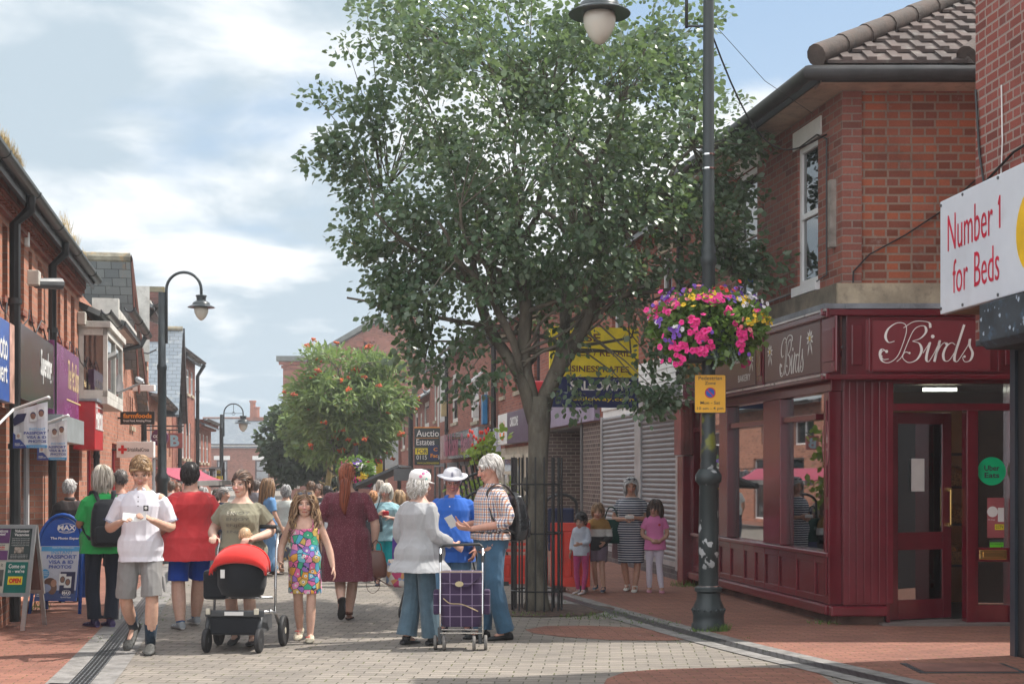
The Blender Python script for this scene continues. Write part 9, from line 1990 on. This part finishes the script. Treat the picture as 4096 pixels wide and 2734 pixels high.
b=MB(); b.tube([(.1,0,.05),(.1,.05,.5),(.12,.1,.9)],.012,6); b.tube([(.02,0,.1),(.1,.05,.4)],.012,6); b.build('frame',black,fl2)
for x in (.02,.08): wheel(fl2,x,0,.055,.025)
# ======== 11 striped dress woman ========
p12=gpt(631,590.5); m11=Person('grey bobbed woman in a navy and white striped dress holding a phone by the shutters',(p12.x,p12.y,0),1.62,R(-12),skin=(.5,.28,.2),voxel=.010,w=1.1,d=1.15,belly=.35,bust=1,look=(14,8,0),hair=(.5,.5,.5),
  J={'elL':(.25,-.02,1.14),'wrL':(.10,-.24,1.14),'elR':(-.26,.0,1.13),'wrR':(-.06,-.24,1.12),'ankR':(-.07,.12,.09),'ankL':(.07,-.08,.085)},hand={'L':{'d':(-.6,-.5,.2),'curl':.7},'R':{'d':(.6,-.5,.2),'curl':.7}})
m11.top('dress',cloth('navy_stripe',(.035,.05,.085),'hstripe',f=30,w=.35,cols=[(.6,.6,.62)],fade=.08),hem=.44,sleeve=.30,ease=.018,sl_ease=.03,amp=.007,seed=2,skirt=(.92,)); m11.shoes(kind='trainer',upper=(.6,.58,.53),sole=(.6,.6,.58),h=.07); m11.hair('bob',(.42,.42,.42),n=300,L=.15,front=.055,low=-.07,side_low=-.05,hl=(.62,.62,.62),fringe=False,thick=.005); sunglasses(m11,.105,-.05,'sunglasses pushed up on the striped dress woman hair')
smallbag('phone','pale phone held by the woman in the striped dress','phone',m11.wpos((.02,-.34,1.13)),.13,.05,.015,pap)
t_=smallbag('tote_bag','dark green tote bag on the arm of the striped dress woman','bag',m11.wpos((-.30,-.06,.74)),.36,.34,.12,cloth('bottle_green',(.01,.05,.04)),R(-10),[(-.1,0,.33),(-.05,0,.48),(0,0,.52),(.06,0,.48),(.1,0,.33)]); textlines(t_,[('M&S',-.02,.2,.1,.05,.01)],paint('pale_green_letter',(.3,.4,.35),.5),y=-.066)
smallbag('carrier_bag','crumpled pinkish carrier bag hanging behind the striped dress woman','carrier bag',m11.wpos((-.17,.1,.5)),.26,.30,.08,cloth('grey_pink_bag',(.25,.16,.17)))
# ======== 12 pink girl ========
p13=gpt(655,591.5); m12=Person('girl in a pink T-shirt and white leggings with clasped hands, by the grey shutters',(p13.x,p13.y,0),1.31,R(-4),skin=(.5,.3,.22),voxel=.0095,w=.92,hs=1.28,look=(-14,-2,4),hair=(.05,.03,.022),shoulder=.92,
  J={'elL':(.23,-.02,1.10),'wrL':(.07,-.20,.97),'elR':(-.24,-.02,1.10),'wrR':(-.03,-.20,.98),'head':(0,-.02,1.58),'kneeL':(.08,-.04,.5),'ankL':(.12,-.1,.085)},hand={'L':{'d':(-.8,-.2,-.2),'curl':.5},'R':{'d':(.8,-.2,-.3),'curl':.5}})
t_=m12.top('t_shirt',cloth('pink_jersey',(.66,.20,.42)),hem=.80,sleeve=.28,ease=.026,sl_ease=.03,amp=.008,seed=9,flare=.02,skirt=(1.05,)); onmesh(t_,'o',.06,1.28*m12.k,.035,.035,redS,m12.root,bold=.1,name='strawberry_print'); m12.bottoms('leggings',cloth('white_leggings',(.6,.57,.66)),frac=.98,ease=.010,amp=.003); m12.shoes(kind='clog',upper=(.55,.25,.33),sole=(.5,.22,.3),h=.07)
m12.hair('long',(.045,.028,.022),n=320,L=.20,front=.045,low=-.06,side_low=-.05,fringe=True,hl=(.12,.07,.05),thick=.006)
# ======== 13 boy ========
p14=gpt(598,591); m13=Person('boy in a mustard, white and black hoodie and shorts walking past the barrier',(p14.x,p14.y,0),1.26,R(-14),skin=(.5,.3,.22),voxel=.0095,w=.95,hs=1.28,look=(10,4,0),hair=(.22,.13,.07),shoulder=.92,
  J={'elL':(.24,-.02,1.10),'wrL':(.16,-.2,.98),'elR':(-.22,0,1.10),'wrR':(-.2,-.16,.95),'head':(0,-.02,1.58),'ankR':(-.07,.16,.12),'kneeR':(-.07,-.05,.52),'ankL':(.14,-.16,.10),'kneeL':(.1,-.12,.52)})
def hoodp(p): 
    c=np.tile(np.array((.30,.17,.05)),(len(p),1)); c[p[:,2]<1.24]=(.55,.55,.53); c[p[:,2]<1.10]=(.02,.02,.022); return c
t_=m13.top('hoodie',col_mat('cloth_col',.9),hem=.82,sleeve=.95,ease=.03,sl_ease=.026,amp=.008,seed=3,paintf=hoodp); m13.bottoms('shorts',cloth('grey_shorts',(.16,.12,.16)),frac=.40,rad=[.1]*9,ease=.02); m13.shoes(kind='trainer',upper=(.03,.06,.1),sole=(.4,.4,.4)); m13.hair('short',(.22,.13,.07),n=260,L=.07,front=.05,low=-.05,side_low=-.02,fringe=True,hl=(.34,.22,.12),thick=.006)
b=MB(); b.tube([tuple(m13.j['neck']*m13.k+Vector((.07*cos(a),.05+.06*sin(a),-.01+.02*sin(a)))) for a in [2*PI*i/14 for i in range(15)]],.022,8); b.build('hood',cloth('mustard',(.30,.17,.05)),m13.root,smooth='all')
p15=gpt(582,594); m14=Person('small dark haired child in a pale top and pink leggings, half behind the red barrier',(p15.x,p15.y+.15,0),1.14,R(-35),skin=(.45,.27,.2),voxel=.010,w=.92,hs=1.36,look=(10,14,0),hair=(.02,.015,.015),shoulder=.9,J={'head':(0,-.02,1.56),'ankL':(.12,-.12,.09),'elL':(.2,-.05,1.13),'wrL':(.1,-.22,1.08)})
m14.top('top',cloth('pale_top',(.45,.5,.58)),hem=.82,sleeve=.9,ease=.022,sl_ease=.022,seed=5); m14.bottoms('leggings',cloth('magenta_leggings',(.4,.05,.16),'speck',f=30,cols=[(.1,.03,.1)],w=.3),frac=.98,ease=.012); m14.shoes(kind='trainer',upper=(.5,.45,.46),sole=(.55,.55,.55)); m14.hair('back',(.02,.016,.016),n=240,L=.1,front=.045,low=-.06,side_low=-.04,thick=.006)
# ======== 14 elderly man behind the A-board, 15 bald man ========
q=at(70,473,18.6); m15=Person('old man with receding grey hair and a dark zipped jacket behind the blue A-board',(q.x,q.y,0),1.60,R(200),skin=RUDDY,voxel=.010,w=1.15,d=1.2,look=(-20,4,0),hair=(.45,.42,.4),lean=.06,face=True); m15.top('jacket',cloth('brown_black_jacket',(.03,.022,.022)),hem=.8,sleeve=.98,ease=.035,sl_ease=.03,amp=.009); m15.bottoms('trousers',cloth('charcoal_trousers',(.03,.03,.035)),rad=[.1]*9); m15.shoes(kind='shoe',upper=(.02,.02,.02)); m15.hair('short',(.5,.48,.46),n=220,L=.035,front=.085,low=-.04,side_low=-.02,cap=1.04); m15.collar(cloth('brown_black_jacket',(.03,.022,.022)),h=.05)
q=gpt(120,604); m16=Person('balding man in a dark navy T-shirt standing beyond the man in green',(q.x,q.y,0),1.72,R(185),skin=RUDDY,voxel=.010,w=1.12,d=1.15,look=(30,4,0),hair=(.12,.1,.09)); m16.top('t_shirt',cloth('dark_navy',(.02,.03,.055)),hem=.84,sleeve=.4,ease=.025,sl_ease=.03); m16.bottoms('shorts',cloth('dark_shorts',(.05,.05,.06)),frac=.46,rad=[.1]*9); m16.shoes(kind='trainer',upper=(.08,.07,.07),sole=(.5,.5,.5)); m16.hair('short',(.14,.12,.11),n=160,L=.02,front=.095,low=-.04,side_low=-.0,cap=1.03)
# ======== background walkers ========
def walker(label,px,pf,top_py,rz,hair,hst,topc,botc,kind='trousers',skin=LSK,w=1.0,hairL=.08,bag=None,ph=0,**kw):
    p=gpt(px,pf); H=(CH-(top_py-HY)/FPX*p.y); a=.14*(1 if ph else -1)
    P=Person(label,(p.x,p.y,0),H,R(rz),skin=skin,voxel=.0125,w=w,d=w,look=(kw.get('lk',0),4,0),hair=hair,seed=kw.get('seed',px),J={'ankL':(.09,a,.10),'ankR':(-.09,-a,.10),'elL':(.24,-a*.3,1.12),'wrL':(.24,-.1-a*.4,.9),'elR':(-.24,a*.3,1.12),'wrR':(-.24,-.1+a*.4,.9)})
    c_=lambda col,pat=None,**k2: cloth('w%d_%d_%d'%(px,int(col[0]*999),int(col[2]*999)),col,pat,**k2)
    P.top(kw.get('tn','shirt'),c_(topc,kw.get('pat'),**kw.get('pk',{})),hem=kw.get('hem',.84),sleeve=kw.get('sl',.4),ease=.028,sl_ease=.026,amp=.008,skirt=kw.get('skirt',(1.1,)))
    if kind=='trousers': P.bottoms('trousers',c_(botc),rad=[.095]*8+[.085],ease=.012)
    elif kind=='shorts': P.bottoms('shorts',c_(botc),frac=.45,rad=[.1]*9)
    elif kind=='skirt':
        b=MB(); b.rings([P.ring(z,.02) for z in (.9,1.0)][::-1]+[[((.18+ (0.86-z)*.12)*cos(t)*P.k,(.15+(.86-z)*.12)*sin(t)*P.k,z*P.k) for t in [2*PI*i/20 for i in range(20)]] for z in (.8,.5,.25)]); P.garment('skirt',c_(botc,kw.get('spat'),**kw.get('spk',{})),b,.012,4,10,(1.2,1.2,.15))
    P.shoes(kind='shoe',upper=kw.get('shc',(.06,.04,.03)),sole=(.05,.05,.05)); P.hair(hst,hair,n=kw.get('nh',150),L=hairL,front=kw.get('front',.055),low=-.06,side_low=-.04,thick=.008,hl=tuple(min(1,c*1.5) for c in hair),wavy=kw.get('wv',0),back=kw.get('back')); return P
w1=walker('woman with long wavy brown hair, dark glasses and blue denim dress, side on',268,576,478.5,120,(.22,.13,.07),'long',(.12,.26,.48),(.12,.24,.42),hairL=.42,wv=.25,lk=0,nh=260,hem=.8)
sunglasses(w1,.002,-.098,'dark sunglasses worn by the long haired woman in denim',0)
walker('grey haired woman in a white spotted blouse and patterned long skirt, walking away',286,572,485,185,(.32,.32,.32),'short',(.5,.53,.5),(.25,.2,.15),'skirt',pat='speck',pk=dict(f=60,cols=[(.12,.16,.16)],w=.3),spat='blotch',spk=dict(f=22,cols=[(.05,.05,.07),(.4,.38,.33),(.05,.05,.07),(.3,.2,.08)]),hairL=.05,wv=.4,nh=220)
walker('woman with grey ponytail and glasses in navy, between the red shirt and the pushchair',224,571,487.5,30,(.25,.24,.23),'pony',(.02,.03,.06),(.02,.02,.03),back=([(0,.11,0),(0,.16,-.03),(0,.18,-.10)],[.02,.04,.01],50),lk=60)
walker('man with short grey hair and a light top, mostly hidden behind the red shirt',203,576,487,190,(.3,.29,.28),'short',(.5,.52,.58),(.05,.05,.06))
walker('dark haired man in a white shirt just left of the red haired woman',328,573,486,185,(.015,.013,.013),'short',(.6,.62,.65),(.05,.05,.08),skin=(.2,.1,.06),hairL=.03)
walker('girl with ginger braided hair seen from behind, right of the red haired woman',373,582,491,175,(.36,.17,.07),'pony',(.05,.05,.06),(.04,.06,.1),back=([(.02,.10,-.02),(.04,.13,-.1),(.03,.12,-.2)],[.03,.025,.008],40),nh=200)
walker('woman with straight streaked fair hair behind the turquoise trousers',399,576,490,180,(.38,.25,.14),'bob',(.62,.58,.66),(.1,.1,.12),hairL=.2,nh=220,kind='trousers')
walker('person with short light brown hair behind the grey cardigan shoulder',410.5,566,489,185,(.28,.17,.1),'short',(.25,.2,.18),(.05,.05,.06))
walker('man in a black jacket walking beyond the pushchair handle',217,566,489,180,(.05,.04,.03),'short',(.02,.02,.025),(.02,.02,.02))
walker('distant shopper in a white top left of the leaflet reader shoulder',171,545,481,180,(.1,.07,.05),'short',(.55,.55,.55),(.03,.05,.12))
walker('distant shopper in dark blue near the pink awning',178,541,482.5,0,(.2,.12,.08),'bob',(.03,.05,.15),(.03,.03,.04),ph=1,lk=20)
walker('distant shopper in a grey top beyond the long haired woman',256,548,480,180,(.1,.08,.07),'short',(.2,.2,.22),(.05,.06,.1))
walker('distant shopper in red far down the street by the white van space',311,549,481,175,(.12,.07,.04),'bob',(.4,.05,.06),(.04,.04,.05),ph=1)
walker('distant shopper in black between the red haired woman and the girl',318,560,484,10,(.1,.06,.04),'short',(.03,.03,.03),(.03,.03,.05),lk=-10)
walker('distant shopper in a pale shirt behind the white haired woman',380,549,480,180,(.35,.3,.25),'short',(.5,.52,.5),(.06,.07,.1))
# ---------------- haze ----------------
hm=bpy.data.materials.new('air'); hm.use_nodes=True; hm.node_tree.nodes.clear(); t=NT(hm.node_tree)
pv=t.n('ShaderNodeVolumePrincipled',{'Color':(.93,.96,1,1),'Density':.0012,'Anisotropy':.2}); o_=t.n('ShaderNodeOutputMaterial'); hm.node_tree.links.new(pv.outputs[0],o_.inputs['Volume'])
b=MB(); b.box(-60,60,-20,165,-1,16); tag(b.build('haze',hm),kind='stuff')
